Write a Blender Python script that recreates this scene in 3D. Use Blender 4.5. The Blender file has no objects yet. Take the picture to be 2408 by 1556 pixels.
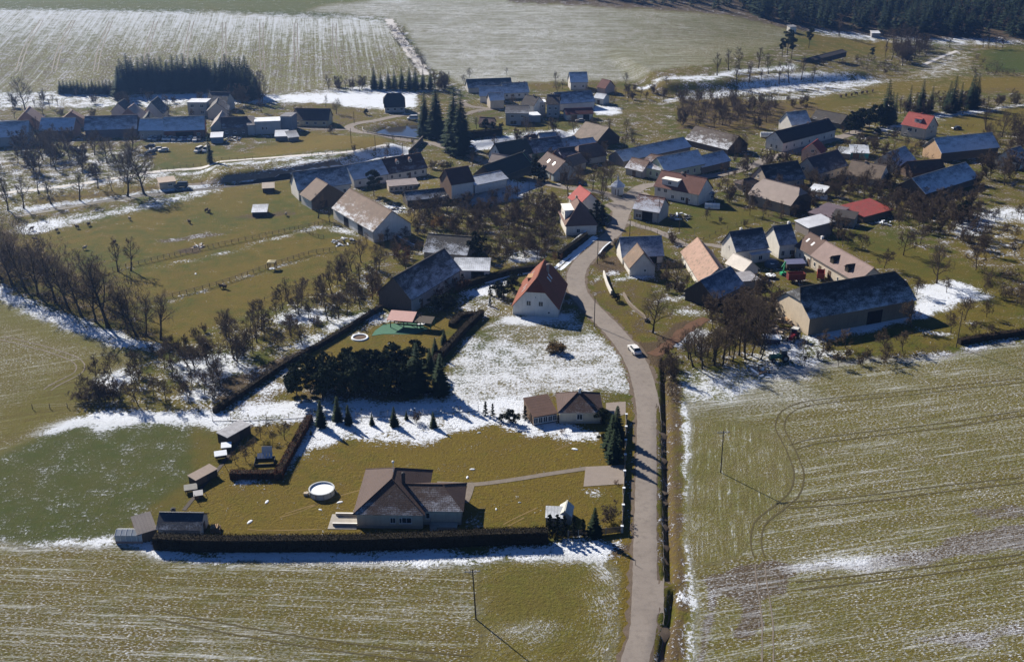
import bpy, math, random
import numpy as np
from mathutils import Vector
R = math.radians
# ---------------------------------------------------------------- camera, sky, sun, exposure
scn = bpy.context.scene
CAMH, TILT, FPX, W0, H0 = 111.7, R(23.8), 2500.0, 2408.0, 1556.0
cam_d = bpy.data.cameras.new('camera'); cam = bpy.data.objects.new('camera', cam_d)
scn.collection.objects.link(cam); scn.camera = cam
cam.location = (0, 0, CAMH); cam.rotation_euler = (R(90) - TILT, 0, 0)
cam_d.sensor_fit = 'HORIZONTAL'; cam_d.sensor_width = 36; cam_d.lens = 36 * FPX / W0
cam_d.clip_start = 1; cam_d.clip_end = 9000
SUN_EL = R(31.5); SUN_DIR = Vector((-.66 * math.cos(SUN_EL), .75 * math.cos(SUN_EL), math.sin(SUN_EL))).normalized()
world = bpy.data.worlds.new('World'); scn.world = world; world.use_nodes = True
wn = world.node_tree.nodes; wl = world.node_tree.links
sky = wn.new('ShaderNodeTexSky'); sky.sky_type = 'NISHITA'; sky.sun_disc = False
sky.sun_elevation = SUN_EL; sky.sun_rotation = math.atan2(SUN_DIR.x, SUN_DIR.y)
sky.air_density = .75; sky.dust_density = 0; sky.ozone_density = 10.0
bg = wn['Background']; bg.inputs[1].default_value = .05; wl.new(sky.outputs[0], bg.inputs[0])
sun_d = bpy.data.lights.new('sun', 'SUN'); sun_d.energy = 5.0; sun_d.angle = R(.6); sun_d.color = (1, .91, .78)
sun = bpy.data.objects.new('sun', sun_d); scn.collection.objects.link(sun)
sun.rotation_euler = SUN_DIR.to_track_quat('Z', 'Y').to_euler()
scn.view_settings.view_transform = 'Standard'; scn.view_settings.look = 'None'
scn.view_settings.gamma = 1; scn.view_settings.exposure = 0.78; scn.view_settings.use_curve_mapping = False
scn.render.film_transparent = False
try:
    scn.cycles.max_bounces = 6; scn.cycles.diffuse_bounces = 2; scn.cycles.glossy_bounces = 2
    scn.cycles.transparent_max_bounces = 8; scn.cycles.volume_bounces = 0
    scn.cycles.use_denoising = True; scn.cycles.texture_limit_render = 'OFF'
except Exception: pass

# ---------------------------------------------------------------- terrain height and measuring helpers
def sst(a, b, t):
    t = np.clip((t - a) / (b - a), 0, 1); return t * t * (3 - 2 * t)
DITCH = []; BANKS = []
def seg_dist(x, y, pts):
    d = np.full(np.shape(x), 1e9)
    for (ax, ay), (bx, by) in zip(pts[:-1], pts[1:]):
        vx, vy = bx - ax, by - ay; L = vx * vx + vy * vy + 1e-9
        t = np.clip(((x - ax) * vx + (y - ay) * vy) / L, 0, 1)
        d = np.minimum(d, np.hypot(x - ax - t * vx, y - ay - t * vy))
    return d
POND = None
def terrain(x, y):
    x = np.asarray(x, float); y = np.asarray(y, float)
    y0 = 585 + 95 * sst(90, 260, x)
    u = (y - y0) / 26.0
    h = .105 * 26.0 * np.logaddexp(0, np.clip(u, -40, 80))
    h = np.where(u > 80, .105 * (y - y0), h)
    h = 70 * np.tanh(h / 70)
    h = h + 16 * sst(700, 1100, y) * sst(200, 420, x)
    h = h + 1.4 * np.sin(x / 71.0 + .6) * np.sin(y / 93.0) * sst(300, 500, y)
    for pts, H, w0, d0, d1 in BANKS:
        if np.ndim(x) == 0 and not (pts[0][0] - 130 < x < pts[-1][0] + 130 and min(p[1] for p in pts) - 10 < y < max(p[1] for p in pts) + d1 + 10): continue
        pts = np.array(pts); best = np.full(np.shape(x), 1e9); sg = np.zeros(np.shape(x)); tt = np.zeros(np.shape(x)); n = len(pts) - 1
        for i in range(n):
            (ax, ay), (bx, by) = pts[i], pts[i + 1]; vx, vy = bx - ax, by - ay; L = math.hypot(vx, vy); t = ((x - ax) * vx + (y - ay) * vy) / (L * L); tc_ = np.clip(t, 0, 1); d = np.hypot(x - ax - tc_ * vx, y - ay - tc_ * vy); c = (-(x - ax) * vy + (y - ay) * vx) / L
            m = d < best; best = np.where(m, d, best); sg = np.where(m, c, sg); tt = np.where(m, i + t, tt)
        h = h + H * sst(0, w0, sg) * (1 - sst(d0, d1, sg)) * sst(-.3, .4, tt) * sst(-.3, .4, n - tt)
    for pts, wd, dp in DITCH:
        d = seg_dist(x, y, pts); h = h - dp * np.exp(-(d / wd) ** 2)
    return h
def tz(x, y): return float(terrain(x, y))
CT, ST = math.cos(TILT), math.sin(TILT)
def ray(px, py):
    u = (px - W0 / 2) / FPX; v = (H0 / 2 - py) / FPX
    return np.array([u, CT + v * ST, -ST + v * CT])
def G(px, py, h=0.0):
    """the point h above the ground that a native photo pixel shows"""
    d = ray(px, py); hi = 3500.0
    f = lambda t: CAMH + t * d[2] - float(terrain(t * d[0], t * d[1])) - h
    t = max(60.0, (CAMH - h - 9) / max(-d[2], .03) * .985) if py > 240 else 380.0
    stp = 12.0 if py > 240 else 20.0
    while t < hi:
        if f(t + stp) < 0: lo, hi = t, t + stp; break
        t += stp
    else: return (d[0] * 2000, d[1] * 2000)
    for _ in range(13):
        m = (lo + hi) / 2
        if f(m) > 0: lo = m
        else: hi = m
    return (d[0] * lo, d[1] * lo)
# measuring views: crops of the photograph that the coordinates below were read from
VW = {0: (0, 0, .9897), 1: (0, 0, 2.961), 2: (800, 0, 2.961), 3: (1600, 0, 2.95), 4: (0, 400, 2.961), 5: (600, 380, 2.961),
      6: (1300, 380, 3.948), 7: (1800, 380, 3.921), 8: (500, 600, 2.369), 9: (1300, 500, 3.85), 10: (1800, 500, 3.85),
      11: (200, 950, 3.406), 12: (800, 850, 3.08), 13: (1400, 850, 2.1815), 14: (0, 1200, 1.5893), 15: (1100, 280, 5.9225)}
def nat(v, x, y): ox, oy, s = VW[v]; return ox + x / s, oy + y / s
def P(v, x, y, h=0.0): return G(*nat(v, x, y), h)
def poly(v, *xy): return [P(v, xy[i], xy[i + 1]) for i in range(0, len(xy), 2)]
def ditch(v, xy, wd, dp):
    pts = [P(v, xy[i], xy[i + 1]) for i in range(0, len(xy), 2)]; DITCH.append((pts, wd, dp))
_b1 = poly(3, -120, 668, 100, 655, 350, 642, 700, 612, 1060, 586, 1420, 560); _b2 = poly(1, 1480, 1292, 1750, 1270, 2030, 1240, 2380, 1175) + poly(2, 250, 1100, 480, 1075)
_b3 = poly(15, -350, 1230, 0, 1175, 500, 1110, 960, 950); _b4 = poly(2, 880, 1052, 1100, 1015, 1500, 965, 1620, 950)
BANKS += [(_b1, 4.6, 10, 26, 120), (_b2, 3.2, 5.5, 12, 50), (_b3, 3.2, 8, 14, 40), (_b4, 1.8, 5, 9, 40)]
_d1 = poly(13, 352, -10, 358, 200, 362, 400, 366, 600, 370, 800, 378, 1010, 380, 1110)
_d2 = poly(13, 398, 1185, 385, 1300, 362, 1420, 340, 1560)
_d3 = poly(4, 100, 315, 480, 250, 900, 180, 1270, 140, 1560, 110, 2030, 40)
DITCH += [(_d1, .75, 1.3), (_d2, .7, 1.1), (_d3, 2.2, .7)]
POND = poly(2, 235, 905, 300, 880, 420, 862, 560, 855, 620, 880, 620, 950, 500, 948, 380, 935, 270, 920)

# ---------------------------------------------------------------- object helpers
col = scn.collection
def link(o, parent=None):
    col.objects.link(o)
    if parent is not None: o.parent = parent
    return o
def tag(o, label=None, cat=None, group=None, kind=None):
    if label: o['label'] = label
    if cat: o['category'] = cat
    if group: o['group'] = group
    if kind: o['kind'] = kind
    return o
def empty(name, loc=(0, 0, 0), rz=0.0, scale=None):
    o = bpy.data.objects.new(name, None); o.location = loc; o.rotation_euler = (0, 0, rz); o.empty_display_size = .3
    if scale: o.scale = scale
    return link(o)
class MB:
    def __init__(s): s.v = []; s.f = []; s.m = []
    def add(s, vs, fs, mi=0):
        n = len(s.v); s.v += [tuple(map(float, p)) for p in vs]; s.f += [tuple(n + i for i in f) for f in fs]; s.m += [mi] * len(fs); return s
    def box(s, x0, x1, y0, y1, z0, z1, mi=0):
        return s.add([(x0, y0, z0), (x1, y0, z0), (x1, y1, z0), (x0, y1, z0), (x0, y0, z1), (x1, y0, z1), (x1, y1, z1), (x0, y1, z1)],
                     [(0, 3, 2, 1), (4, 5, 6, 7), (0, 1, 5, 4), (1, 2, 6, 5), (2, 3, 7, 6), (3, 0, 4, 7)], mi)
    def tube(s, p, q, r0, r1, n=6, cap=True, mi=0):
        p = Vector(p); q = Vector(q); d = (q - p).normalized() if (q - p).length > 1e-6 else Vector((0, 0, 1))
        a = d.orthogonal().normalized(); b = d.cross(a)
        vs = [c + (a * math.cos(2 * math.pi * i / n) + b * math.sin(2 * math.pi * i / n)) * r for c, r in ((p, r0), (q, r1)) for i in range(n)]
        fs = [(i, (i + 1) % n, n + (i + 1) % n, n + i) for i in range(n)]
        if cap: fs += [tuple(range(n))[::-1], tuple(range(n, 2 * n))]
        return s.add(vs, fs, mi)
    def slab(s, quad, t, mi=0):
        """a thick sheet: polygon QUAD (3 or 4 points, seen from outside) extruded t inwards along its normal"""
        q = [Vector(p) for p in quad]; n = (q[1] - q[0]).cross(q[2] - q[0]).normalized(); k = len(q)
        vs = q + [p - n * t for p in q]
        fs = [tuple(range(k)), tuple(range(k, 2 * k))[::-1]] + [(i, k + i, k + (i + 1) % k, (i + 1) % k) for i in range(k)]
        return s.add(vs, fs, mi)
    def lathe(s, prof, n=12, mi=0, c=(0, 0)):
        vs = [(c[0] + r * math.cos(2 * math.pi * i / n), c[1] + r * math.sin(2 * math.pi * i / n), z) for r, z in prof for i in range(n)]
        fs = [(j * n + i, j * n + (i + 1) % n, (j + 1) * n + (i + 1) % n, (j + 1) * n + i) for j in range(len(prof) - 1) for i in range(n)]
        return s.add(vs, fs, mi)
    def mesh(s, name, mats):
        me = bpy.data.meshes.new(name); me.from_pydata(s.v, [], s.f)
        for m in (mats if isinstance(mats, (list, tuple)) else [mats]): me.materials.append(m)
        if any(s.m): me.polygons.foreach_set('material_index', s.m)
        me.update(); return me
    def build(s, name, mats, parent=None, loc=None, rz=0.0):
        o = bpy.data.objects.new(name, s.mesh(name, mats))
        if loc is not None: o.location = loc
        o.rotation_euler = (0, 0, rz)
        return link(o, parent)
def obj(name, me, parent=None, loc=(0, 0, 0), rz=0.0, sc=None):
    o = bpy.data.objects.new(name, me); o.location = loc; o.rotation_euler = (0, 0, rz)
    if sc: o.scale = sc
    return link(o, parent)
def np_mesh(name, V, F, mats, smooth=False):
    """V (n,3); F (m,3|4) int arrays"""
    me = bpy.data.meshes.new(name); V = np.asarray(V, np.float32); F = np.asarray(F, np.int32); k = F.shape[1]
    me.vertices.add(len(V)); me.vertices.foreach_set('co', V.ravel())
    me.loops.add(F.size); me.loops.foreach_set('vertex_index', F.ravel())
    me.polygons.add(len(F)); me.polygons.foreach_set('loop_start', np.arange(len(F), dtype=np.int32) * k)
    me.polygons.foreach_set('loop_total', np.full(len(F), k, np.int32))
    if smooth: me.polygons.foreach_set('use_smooth', np.ones(len(F), bool))
    for m in (mats if isinstance(mats, (list, tuple)) else [mats]): me.materials.append(m)
    me.update(calc_edges=True); return me

# ---------------------------------------------------------------- materials
def new_mat(name):
    m = bpy.data.materials.new(name); m.use_nodes = True; return m, m.node_tree.nodes, m.node_tree.links, m.node_tree.nodes['Principled BSDF']
def N(nt, t, **kw):
    n = nt.new(t)
    for k, v in kw.items():
        if k.startswith('i_'): n.inputs[int(k[2:])].default_value = v
        else: setattr(n, k, v)
    return n
def rgb(c): return (c[0], c[1], c[2], 1)
def noise(nt, ln, vec, scale, detail=3, rough=.6, lo=.3, hi=.7):
    n = nt.new('ShaderNodeTexNoise'); n.inputs['Scale'].default_value = scale; n.inputs['Detail'].default_value = detail; n.inputs['Roughness'].default_value = rough
    if vec is not None: ln.new(vec, n.inputs['Vector'])
    mr = nt.new('ShaderNodeMapRange'); mr.inputs[1].default_value = lo; mr.inputs[2].default_value = hi; ln.new(n.outputs[0], mr.inputs[0]); return mr.outputs[0]
def math_n(nt, ln, op, a, b=None, c=None):
    n = nt.new('ShaderNodeMath'); n.operation = op
    for i, x in enumerate((a, b, c)):
        if x is None: continue
        if isinstance(x, (int, float)): n.inputs[i].default_value = x
        else: ln.new(x, n.inputs[i])
    return n.outputs[0]
def mixc(nt, ln, f, a, b, blend='MIX'):
    n = nt.new('ShaderNodeMix'); n.data_type = 'RGBA'; n.blend_type = blend
    if isinstance(f, (int, float)): n.inputs[0].default_value = f
    else: ln.new(f, n.inputs[0])
    for i, x in ((6, a), (7, b)):
        if isinstance(x, (tuple, list)): n.inputs[i].default_value = rgb(x)
        else: ln.new(x, n.inputs[i])
    return n.outputs[2]
def step(nt, ln, x, lo, hi):
    mr = nt.new('ShaderNodeMapRange'); mr.interpolation_type = 'SMOOTHSTEP'; mr.inputs[1].default_value = lo; mr.inputs[2].default_value = hi; ln.new(x, mr.inputs[0]); return mr.outputs[0]
MC = {}
def plain(name, c, rough=.8, var=.25, scale=1.2, metal=0.0, spec=.3):
    key = ('p', name)
    if key in MC: return MC[key]
    m, nt, ln, b = new_mat(name); tc = N(nt, 'ShaderNodeTexCoord')
    n1 = noise(nt, ln, tc.outputs['Object'], scale, 4)
    n2 = noise(nt, ln, tc.outputs['Object'], scale * 7, 3)
    f = math_n(nt, ln, 'MULTIPLY', math_n(nt, ln, 'ADD', n1, n2), .5)
    dk = tuple(x * (1 - var) for x in c); lt = tuple(min(.9, x * (1 + var * .6)) for x in c)
    ln.new(mixc(nt, ln, f, dk, lt), b.inputs['Base Color'])
    b.inputs['Roughness'].default_value = rough; b.inputs['Metallic'].default_value = metal; b.inputs['Specular IOR Level'].default_value = spec
    MC[key] = m; return m
def plaster(c):
    key = ('w', tuple(c))
    if key in MC: return MC[key]
    m, nt, ln, b = new_mat('plaster'); tc = N(nt, 'ShaderNodeTexCoord'); o = tc.outputs['Object']
    n1 = noise(nt, ln, o, .5, 4, .65); n2 = noise(nt, ln, o, 5, 4)
    mp = N(nt, 'ShaderNodeMapping'); mp.inputs['Scale'].default_value = (2.2, 2.2, .22); ln.new(o, mp.inputs[0])
    st = noise(nt, ln, mp.outputs[0], 1.0, 3, .6, .45, .75)
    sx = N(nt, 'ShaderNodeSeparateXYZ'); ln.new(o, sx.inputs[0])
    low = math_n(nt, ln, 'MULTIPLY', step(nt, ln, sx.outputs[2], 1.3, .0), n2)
    c1 = mixc(nt, ln, n1, tuple(x * .84 for x in c), c)
    c2 = mixc(nt, ln, math_n(nt, ln, 'MULTIPLY', st, .35), c1, tuple(x * .55 for x in (c[0], c[1] * .96, c[2] * .9)))
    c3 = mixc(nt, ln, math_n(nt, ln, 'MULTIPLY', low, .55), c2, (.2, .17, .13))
    ln.new(c3, b.inputs['Base Color']); b.inputs['Roughness'].default_value = .92; b.inputs['Specular IOR Level'].default_value = .15
    bp = N(nt, 'ShaderNodeBump'); bp.inputs['Strength'].default_value = .25; bp.inputs['Distance'].default_value = .03; ln.new(n2, bp.inputs['Height']); ln.new(bp.outputs[0], b.inputs['Normal'])
    MC[key] = m; return m
SNOW = (.75, .81, .90)
def roofing(c, snow=0.0, kind='tile', patch=0.0, h=3.0, rh=4.0):
    """roof covering in the house's own metres: courses across the slope, weathering, thin snow (0..1)"""
    key = ('r', tuple(c), snow, kind, patch, (h, rh) if snow > 0 else 0)
    if key in MC: return MC[key]
    m, nt, ln, b = new_mat({'tile': 'roof_tiles', 'metal': 'roof_metal', 'old': 'old_roof_tiles', 'board': 'roof_boards'}[kind]); tc = N(nt, 'ShaderNodeTexCoord'); o = tc.outputs['Object']
    sx = N(nt, 'ShaderNodeSeparateXYZ'); ln.new(o, sx.inputs[0]); X, Y, Z = sx.outputs
    n1 = noise(nt, ln, o, .35, 4, .65); n2 = noise(nt, ln, o, 4.0, 4, .7)
    var = .3 if kind != 'old' else .5
    c1 = mixc(nt, ln, math_n(nt, ln, 'ADD', math_n(nt, ln, 'MULTIPLY', n1, .5), math_n(nt, ln, 'MULTIPLY', n2, .5)), tuple(x * (1 - var) for x in c), tuple(x * (1 + var * .7) for x in c))
    # courses: saw along z (height runs with the slope), joints along x
    per = .34 if kind != 'metal' else 3.0
    saw = math_n(nt, ln, 'FRACT', math_n(nt, ln, 'DIVIDE', Z, per * .62))
    sx2 = math_n(nt, ln, 'FRACT', math_n(nt, ln, 'DIVIDE', X, .33 if kind != 'metal' else .6))
    line = math_n(nt, ln, 'GREATER_THAN', saw, .8); line2 = math_n(nt, ln, 'GREATER_THAN', sx2, .86)
    lines = math_n(nt, ln, 'MAXIMUM', line if kind != 'metal' else 0.0, line2)
    c2 = mixc(nt, ln, math_n(nt, ln, 'MULTIPLY', lines, .28), c1, tuple(x * .35 for x in c))
    if kind == 'old' or patch:
        pt = noise(nt, ln, o, .9, 5, .75, .5, .62)
        c2 = mixc(nt, ln, math_n(nt, ln, 'MULTIPLY', pt, .5 + patch * .5), c2, (.12, .105, .07))
    out = c2
    if snow > 0:
        mp = N(nt, 'ShaderNodeMapping'); mp.inputs['Scale'].default_value = (.55, .55, 1.5); ln.new(o, mp.inputs[0])
        a1 = noise(nt, ln, mp.outputs[0], .55, 5, .7, .28, .72); a2 = noise(nt, ln, o, 3.2, 4, .7, .28, .72)
        f = math_n(nt, ln, 'ADD', math_n(nt, ln, 'MULTIPLY', a1, .6), math_n(nt, ln, 'MULTIPLY', a2, .4))
        gr = N(nt, 'ShaderNodeMapRange'); gr.inputs[1].default_value = h; gr.inputs[2].default_value = h + rh; gr.inputs[3].default_value = .22; gr.inputs[4].default_value = -.22; ln.new(Z, gr.inputs[0])
        f = math_n(nt, ln, 'SUBTRACT', math_n(nt, ln, 'ADD', f, gr.outputs[0]), math_n(nt, ln, 'MULTIPLY', lines, .18))
        wd_ = .13 if kind == 'old' else .42
        sn = step(nt, ln, f, (1 - snow) - wd_, (1 - snow) + wd_)
        out = mixc(nt, ln, math_n(nt, ln, 'MULTIPLY', sn, .88), c2, SNOW)
    ln.new(out, b.inputs['Base Color']); b.inputs['Roughness'].default_value = .75 if kind != 'metal' else .5
    b.inputs['Specular IOR Level'].default_value = .25
    bp = N(nt, 'ShaderNodeBump'); bp.inputs['Strength'].default_value = .6; bp.inputs['Distance'].default_value = .05
    ln.new(math_n(nt, ln, 'SUBTRACT', n2, lines), bp.inputs['Height']); ln.new(bp.outputs[0], b.inputs['Normal'])
    MC[key] = m; return m
def glass(c=(.03, .04, .05)):
    if ('g', c) in MC: return MC[('g', c)]
    m, nt, ln, b = new_mat('window_glass'); b.inputs['Base Color'].default_value = rgb(c); b.inputs['Roughness'].default_value = .12; b.inputs['Specular IOR Level'].default_value = .6
    MC[('g', c)] = m; return m
def wood(c=(.14, .09, .055), name='weathered_wood'):
    key = ('wd', c)
    if key in MC: return MC[key]
    m, nt, ln, b = new_mat(name); tc = N(nt, 'ShaderNodeTexCoord'); mp = N(nt, 'ShaderNodeMapping'); mp.inputs['Scale'].default_value = (5, 5, .4); ln.new(tc.outputs['Object'], mp.inputs[0])
    n1 = noise(nt, ln, mp.outputs[0], 1.3, 4, .7); ln.new(mixc(nt, ln, n1, tuple(x * .55 for x in c), tuple(x * 1.35 for x in c)), b.inputs['Base Color']); b.inputs['Roughness'].default_value = .85
    MC[key] = m; return m
WHITE = plain('white_paint', (.75, .74, .71), .6, .1); DARKW = wood((.05, .038, .028), 'dark_wood'); BROWNW = wood(); METAL = plain('grey_metal', (.3, .31, .33), .45, .2, metal=.6)
SNOWM = plain('snow', SNOW, .7, .06, 3); STONE = plain('rough_stone', (.3, .27, .23), .95, .45, 1.6); CONC = plain('concrete', (.36, .34, .31), .9, .25)
DARKIN = plain('dark_interior', (.012, .011, .012), .9, .2)
# ---------------------------------------------------------------- ground: one terrain, cut into its fields
def spaced(a, b, rules):
    out = [a]
    while out[-1] < b:
        out.append(out[-1] + next(s for lim, s in rules if out[-1] < lim))
    return out
xn = spaced(0, 3400, [(16, 1.0), (46, .4), (115, 1.0), (175, 1.6), (300, 3), (500, 7), (900, 30), (9e9, 160)])
xm = spaced(0, 3400, [(100, 1.0), (170, 1.6), (300, 3), (500, 7), (900, 30), (9e9, 160)])
gx = np.array([-x for x in xm[::-1]][:-1] + xn)
gy = np.array(spaced(20, 4200, [(120, 6), (330, .9), (460, 1.5), (640, 2.2), (850, 5), (1200, 14), (9e9, 110)]))
GX, GY = np.meshgrid(gx, gy); SH = GX.shape; X = GX.ravel(); Y = GY.ravel()
Z = terrain(X, Y)
def wob(x, y, s, a, k=0):
    return a * (np.sin(x * 6.1 / s + 1.3 * k) * .5 + np.sin(y * 5.3 / s + x * 2.7 / s + 2.1 * k) * .35 + np.sin((x - y) * 9.7 / s + k) * .25)
JX = X + wob(X, Y, 40, 1.2, 1) + wob(X, Y, 11, .7, 2); JY = Y + wob(X, Y, 40, 1.6, 3) + wob(X, Y, 11, .9, 4)
def inside(pg, x, y):
    pg = np.array(pg); x0, y0 = pg.min(0); x1, y1 = pg.max(0)
    idx = np.nonzero((x >= x0) & (x <= x1) & (y >= y0) & (y <= y1))[0]; res = np.zeros(len(x), bool)
    if len(idx) == 0: return res
    px, py = x[idx], y[idx]; c = np.zeros(len(idx), bool); n = len(pg)
    for i in range(n):
        (ax, ay), (bx, by) = pg[i], pg[(i + 1) % n]
        if ay == by: continue
        hit = ((ay > py) != (by > py)) & (px < (bx - ax) * (py - ay) / (by - ay) + ax); c ^= hit
    res[idx] = c; return res
snow = np.full(len(X), .24); dry = np.full(len(X), .62); soil = np.full(len(X), .58); lush = np.zeros(len(X)); amp = np.zeros(len(X)); pale = np.zeros(len(X))
U = X.copy(); Vv = Y.copy(); region = np.zeros(len(X), int); REG = ['ground']
def area(pg, name=None, jit=True, rows=None, aniso=.12, us=1.0, **kw):
    m = inside(pg, JX if jit else X, JY if jit else Y)
    for k, v in kw.items(): globals()[k][m] = v
    if rows is not None:
        (ax, ay), (bx, by) = rows; d = np.array([bx - ax, by - ay]); d = d / np.hypot(*d)
        Vv[m] = (X[m] * d[0] + Y[m] * d[1]) * aniso * us; U[m] = (-X[m] * d[1] + Y[m] * d[0]) * us
    if name:
        if name not in REG: REG.append(name)
        region[m] = REG.index(name)
    return m
def band(v, xy, w, **kw):
    pts = poly(v, *xy); d = seg_dist(JX, JY, pts); m = d < w
    for k, val in kw.items(): globals()[k][m] = val
# far hillside fields
area([(-3400, 560), (-150, 560), (40, 560), (80, 2500), (-3400, 2500)], snow=.35, dry=.5)
area(poly(0, -900, 215, -300, 214, 0, 215, 140, 212, 650, 218, 960, 172, 950, 130, 905, 60, 880, 46, 500, 30, 0, 26, -900, 26), 'snowy_field', rows=poly(0, 450, 60, 400, 180), aniso=.05, us=.3, snow=.50, dry=.35, soil=.45, amp=.6, pale=.8)
area(poly(0, -900, 214, 0, 215, 140, 212, 650, 218, 960, 172, 950, 140, 600, 150, 300, 160, -900, 165), snow=.40, soil=.4)
area(poly(0, 0, 195, 140, 200, 640, 205, 940, 165, 960, 172, 650, 218, 140, 212, 0, 215, -600, 216), snow=.12, soil=.25, dry=.5)
area(poly(0, -900, 18, 0, 21, 500, 26, 700, 30, 760, 10, 860, 2, 860, -60, -900, -60), 'green_field', snow=.1, lush=.8, dry=.3, pale=.4, soil=.1, rows=poly(0, 0, 22, 700, 30))
area(poly(0, -900, 20, 0, 22, 500, 28, 880, 44, 880, 50, 500, 34, 0, 28, -900, 27), snow=.85)
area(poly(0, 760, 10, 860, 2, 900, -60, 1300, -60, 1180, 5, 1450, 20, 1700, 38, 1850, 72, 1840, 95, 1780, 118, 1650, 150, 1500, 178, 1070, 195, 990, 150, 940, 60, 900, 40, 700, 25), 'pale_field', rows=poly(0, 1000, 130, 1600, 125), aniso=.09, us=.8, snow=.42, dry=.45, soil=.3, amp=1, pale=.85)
area(poly(0, 990, 150, 1070, 195, 1040, 195, 960, 90, 945, 60, 960, 60), snow=.15, lush=.4, pale=.2)
# wooded slopes and meadows beyond, right
area(poly(0, 1180, 5, 1450, 20, 1700, 38, 1850, 72, 1900, 75, 2383, 95, 2900, 95, 2900, -60, 1200, -60), 'woodland_floor', snow=.2, soil=.95, dry=.7)
area(poly(0, 1715, 14, 1800, 44, 1900, 62, 2100, 80, 2250, 84, 2383, 84, 2700, 84, 2900, -60, 1700, -60), snow=.02, soil=1.3, lush=.5)
area(poly(0, 1895, 72, 2120, 95, 2050, 130, 1900, 125, 1840, 95), dry=.75, snow=.05, soil=.05)
area(poly(0, 1895, 70, 2000, 80, 2080, 92, 2120, 95, 2120, 100, 1900, 78), snow=.9)
area(poly(0, 2100, 88, 2383, 92, 2383, 100, 2100, 97), snow=.85)
area(poly(0, 2290, 118, 2400, 110, 2600, 110, 2600, 175, 2400, 172, 2300, 165), 'green_meadow', lush=.7, dry=.35, snow=.02, soil=.1)
area(poly(0, 2190, 120, 2260, 115, 2240, 165, 2150, 195, 2120, 175), snow=.42, dry=.7, soil=.3)
area(poly(0, 1540, 232, 1700, 200, 1830, 168, 1960, 172, 2110, 185, 2000, 202, 1750, 222, 1540, 242), snow=.66, dry=.8)
area(poly(0, 1480, 205, 1640, 175, 1850, 150, 1850, 158, 1640, 185, 1490, 212), snow=.8)
area(poly(0, 1540, 240, 1750, 222, 2000, 202, 2200, 180, 2383, 180, 2383, 200, 2040, 225, 1900, 240, 1700, 250), dry=.8, snow=.15, soil=.3)
area(poly(0, 1720, 232, 1990, 205, 2010, 212, 1760, 240), snow=.6)
area(poly(0, 1900, 240, 2040, 218, 2040, 235, 1960, 252, 1900, 254), lush=.3, dry=.7, snow=.02, soil=0)
area(poly(0, 2180, 275, 2383, 250, 2700, 240, 2700, 310, 2200, 305), 'meadow', lush=.2, dry=.75, snow=.02, soil=.0)
area(poly(0, 2250, 185, 2383, 180, 2700, 178, 2700, 215, 2280, 218), dry=.9, snow=.05)
area(poly(0, 2180, 268, 2383, 244, 2600, 235, 2600, 240, 2383, 250, 2200, 275), snow=.9)
# upper left village and lane strip
area(poly(0, -500, 215, 140, 215, 620, 222, 870, 200, 970, 215, 970, 250, 620, 240, 300, 250, -500, 260), snow=.6, dry=.6)
area(poly(0, 350, 216, 630, 222, 630, 235, 360, 232), snow=1.0)
area(poly(0, 600, 228, 700, 222, 850, 218, 970, 218, 970, 238, 850, 240, 700, 238), snow=.95)
area(poly(0, 700, 238, 850, 242, 850, 290, 800, 300, 700, 300, 680, 260), dry=.75, snow=.12, lush=.1)
area(poly(0, 700, 310, 900, 325, 880, 350, 600, 362, 590, 345), 'dry_meadow', dry=.95, snow=.0, soil=.05)
area(poly(0, 370, 335, 480, 340, 590, 360, 590, 378, 400, 398, 360, 390), dry=.6, lush=.1, snow=.0, soil=.0)
area(poly(0, 350, 325, 480, 322, 480, 332, 360, 335), snow=.5)
area(poly(0, -600, 340, 0, 345, 120, 360, 330, 345, 360, 390, 330, 425, 0, 440, -600, 450), snow=.42, dry=.6)
area(poly(0, -600, 440, 0, 436, 330, 410, 600, 372, 900, 350, 960, 360, 870, 385, 600, 410, 520, 425, 0, 490, -600, 530), dry=.7, snow=.33, soil=.35)
band(0, (0, 448, 200, 428, 380, 405, 590, 378, 880, 355), 1.6, snow=.82)
band(0, (100, 470, 330, 440, 420, 432, 480, 425), 3.2, dry=.95, soil=.6, snow=.0)
area(poly(0, 520, 425, 560, 408, 800, 372, 940, 340, 980, 345, 940, 372, 800, 400, 560, 430), snow=.78)
band(0, (30, 492, 200, 468, 330, 450, 480, 432), 2.2, snow=.9)
# paddocks
area(poly(0, 40, 525, 300, 480, 680, 418, 700, 470, 770, 520, 890, 600, 700, 740, 400, 800, 150, 640, 60, 570), 'paddock', dry=.62, lush=.05, snow=.035, soil=.04)
area(poly(0, 350, 640, 900, 545, 890, 600, 700, 740, 400, 800, 250, 700), dry=.78, snow=.01, soil=.06)
area(poly(0, 40, 525, 300, 478, 500, 440, 520, 445, 440, 470, 280, 500, 110, 540, 50, 550), snow=.55)
area(poly(0, 35, 530, 100, 515, 170, 515, 90, 545, 45, 552), snow=.8)
area(poly(0, 360, 562, 530, 535, 555, 530, 540, 542, 365, 572), soil=.9, snow=.45)
area(poly(0, 390, 585, 460, 570, 480, 575, 450, 590), soil=1.1, snow=0)
area(poly(0, 520, 500, 620, 495, 690, 490, 690, 505, 560, 512), soil=.75, snow=0)
band(0, (290, 632, 560, 583, 700, 538, 745, 525), .7, snow=.75)
band(0, (300, 722, 420, 692, 640, 625, 780, 580), .7, snow=.75)
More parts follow.
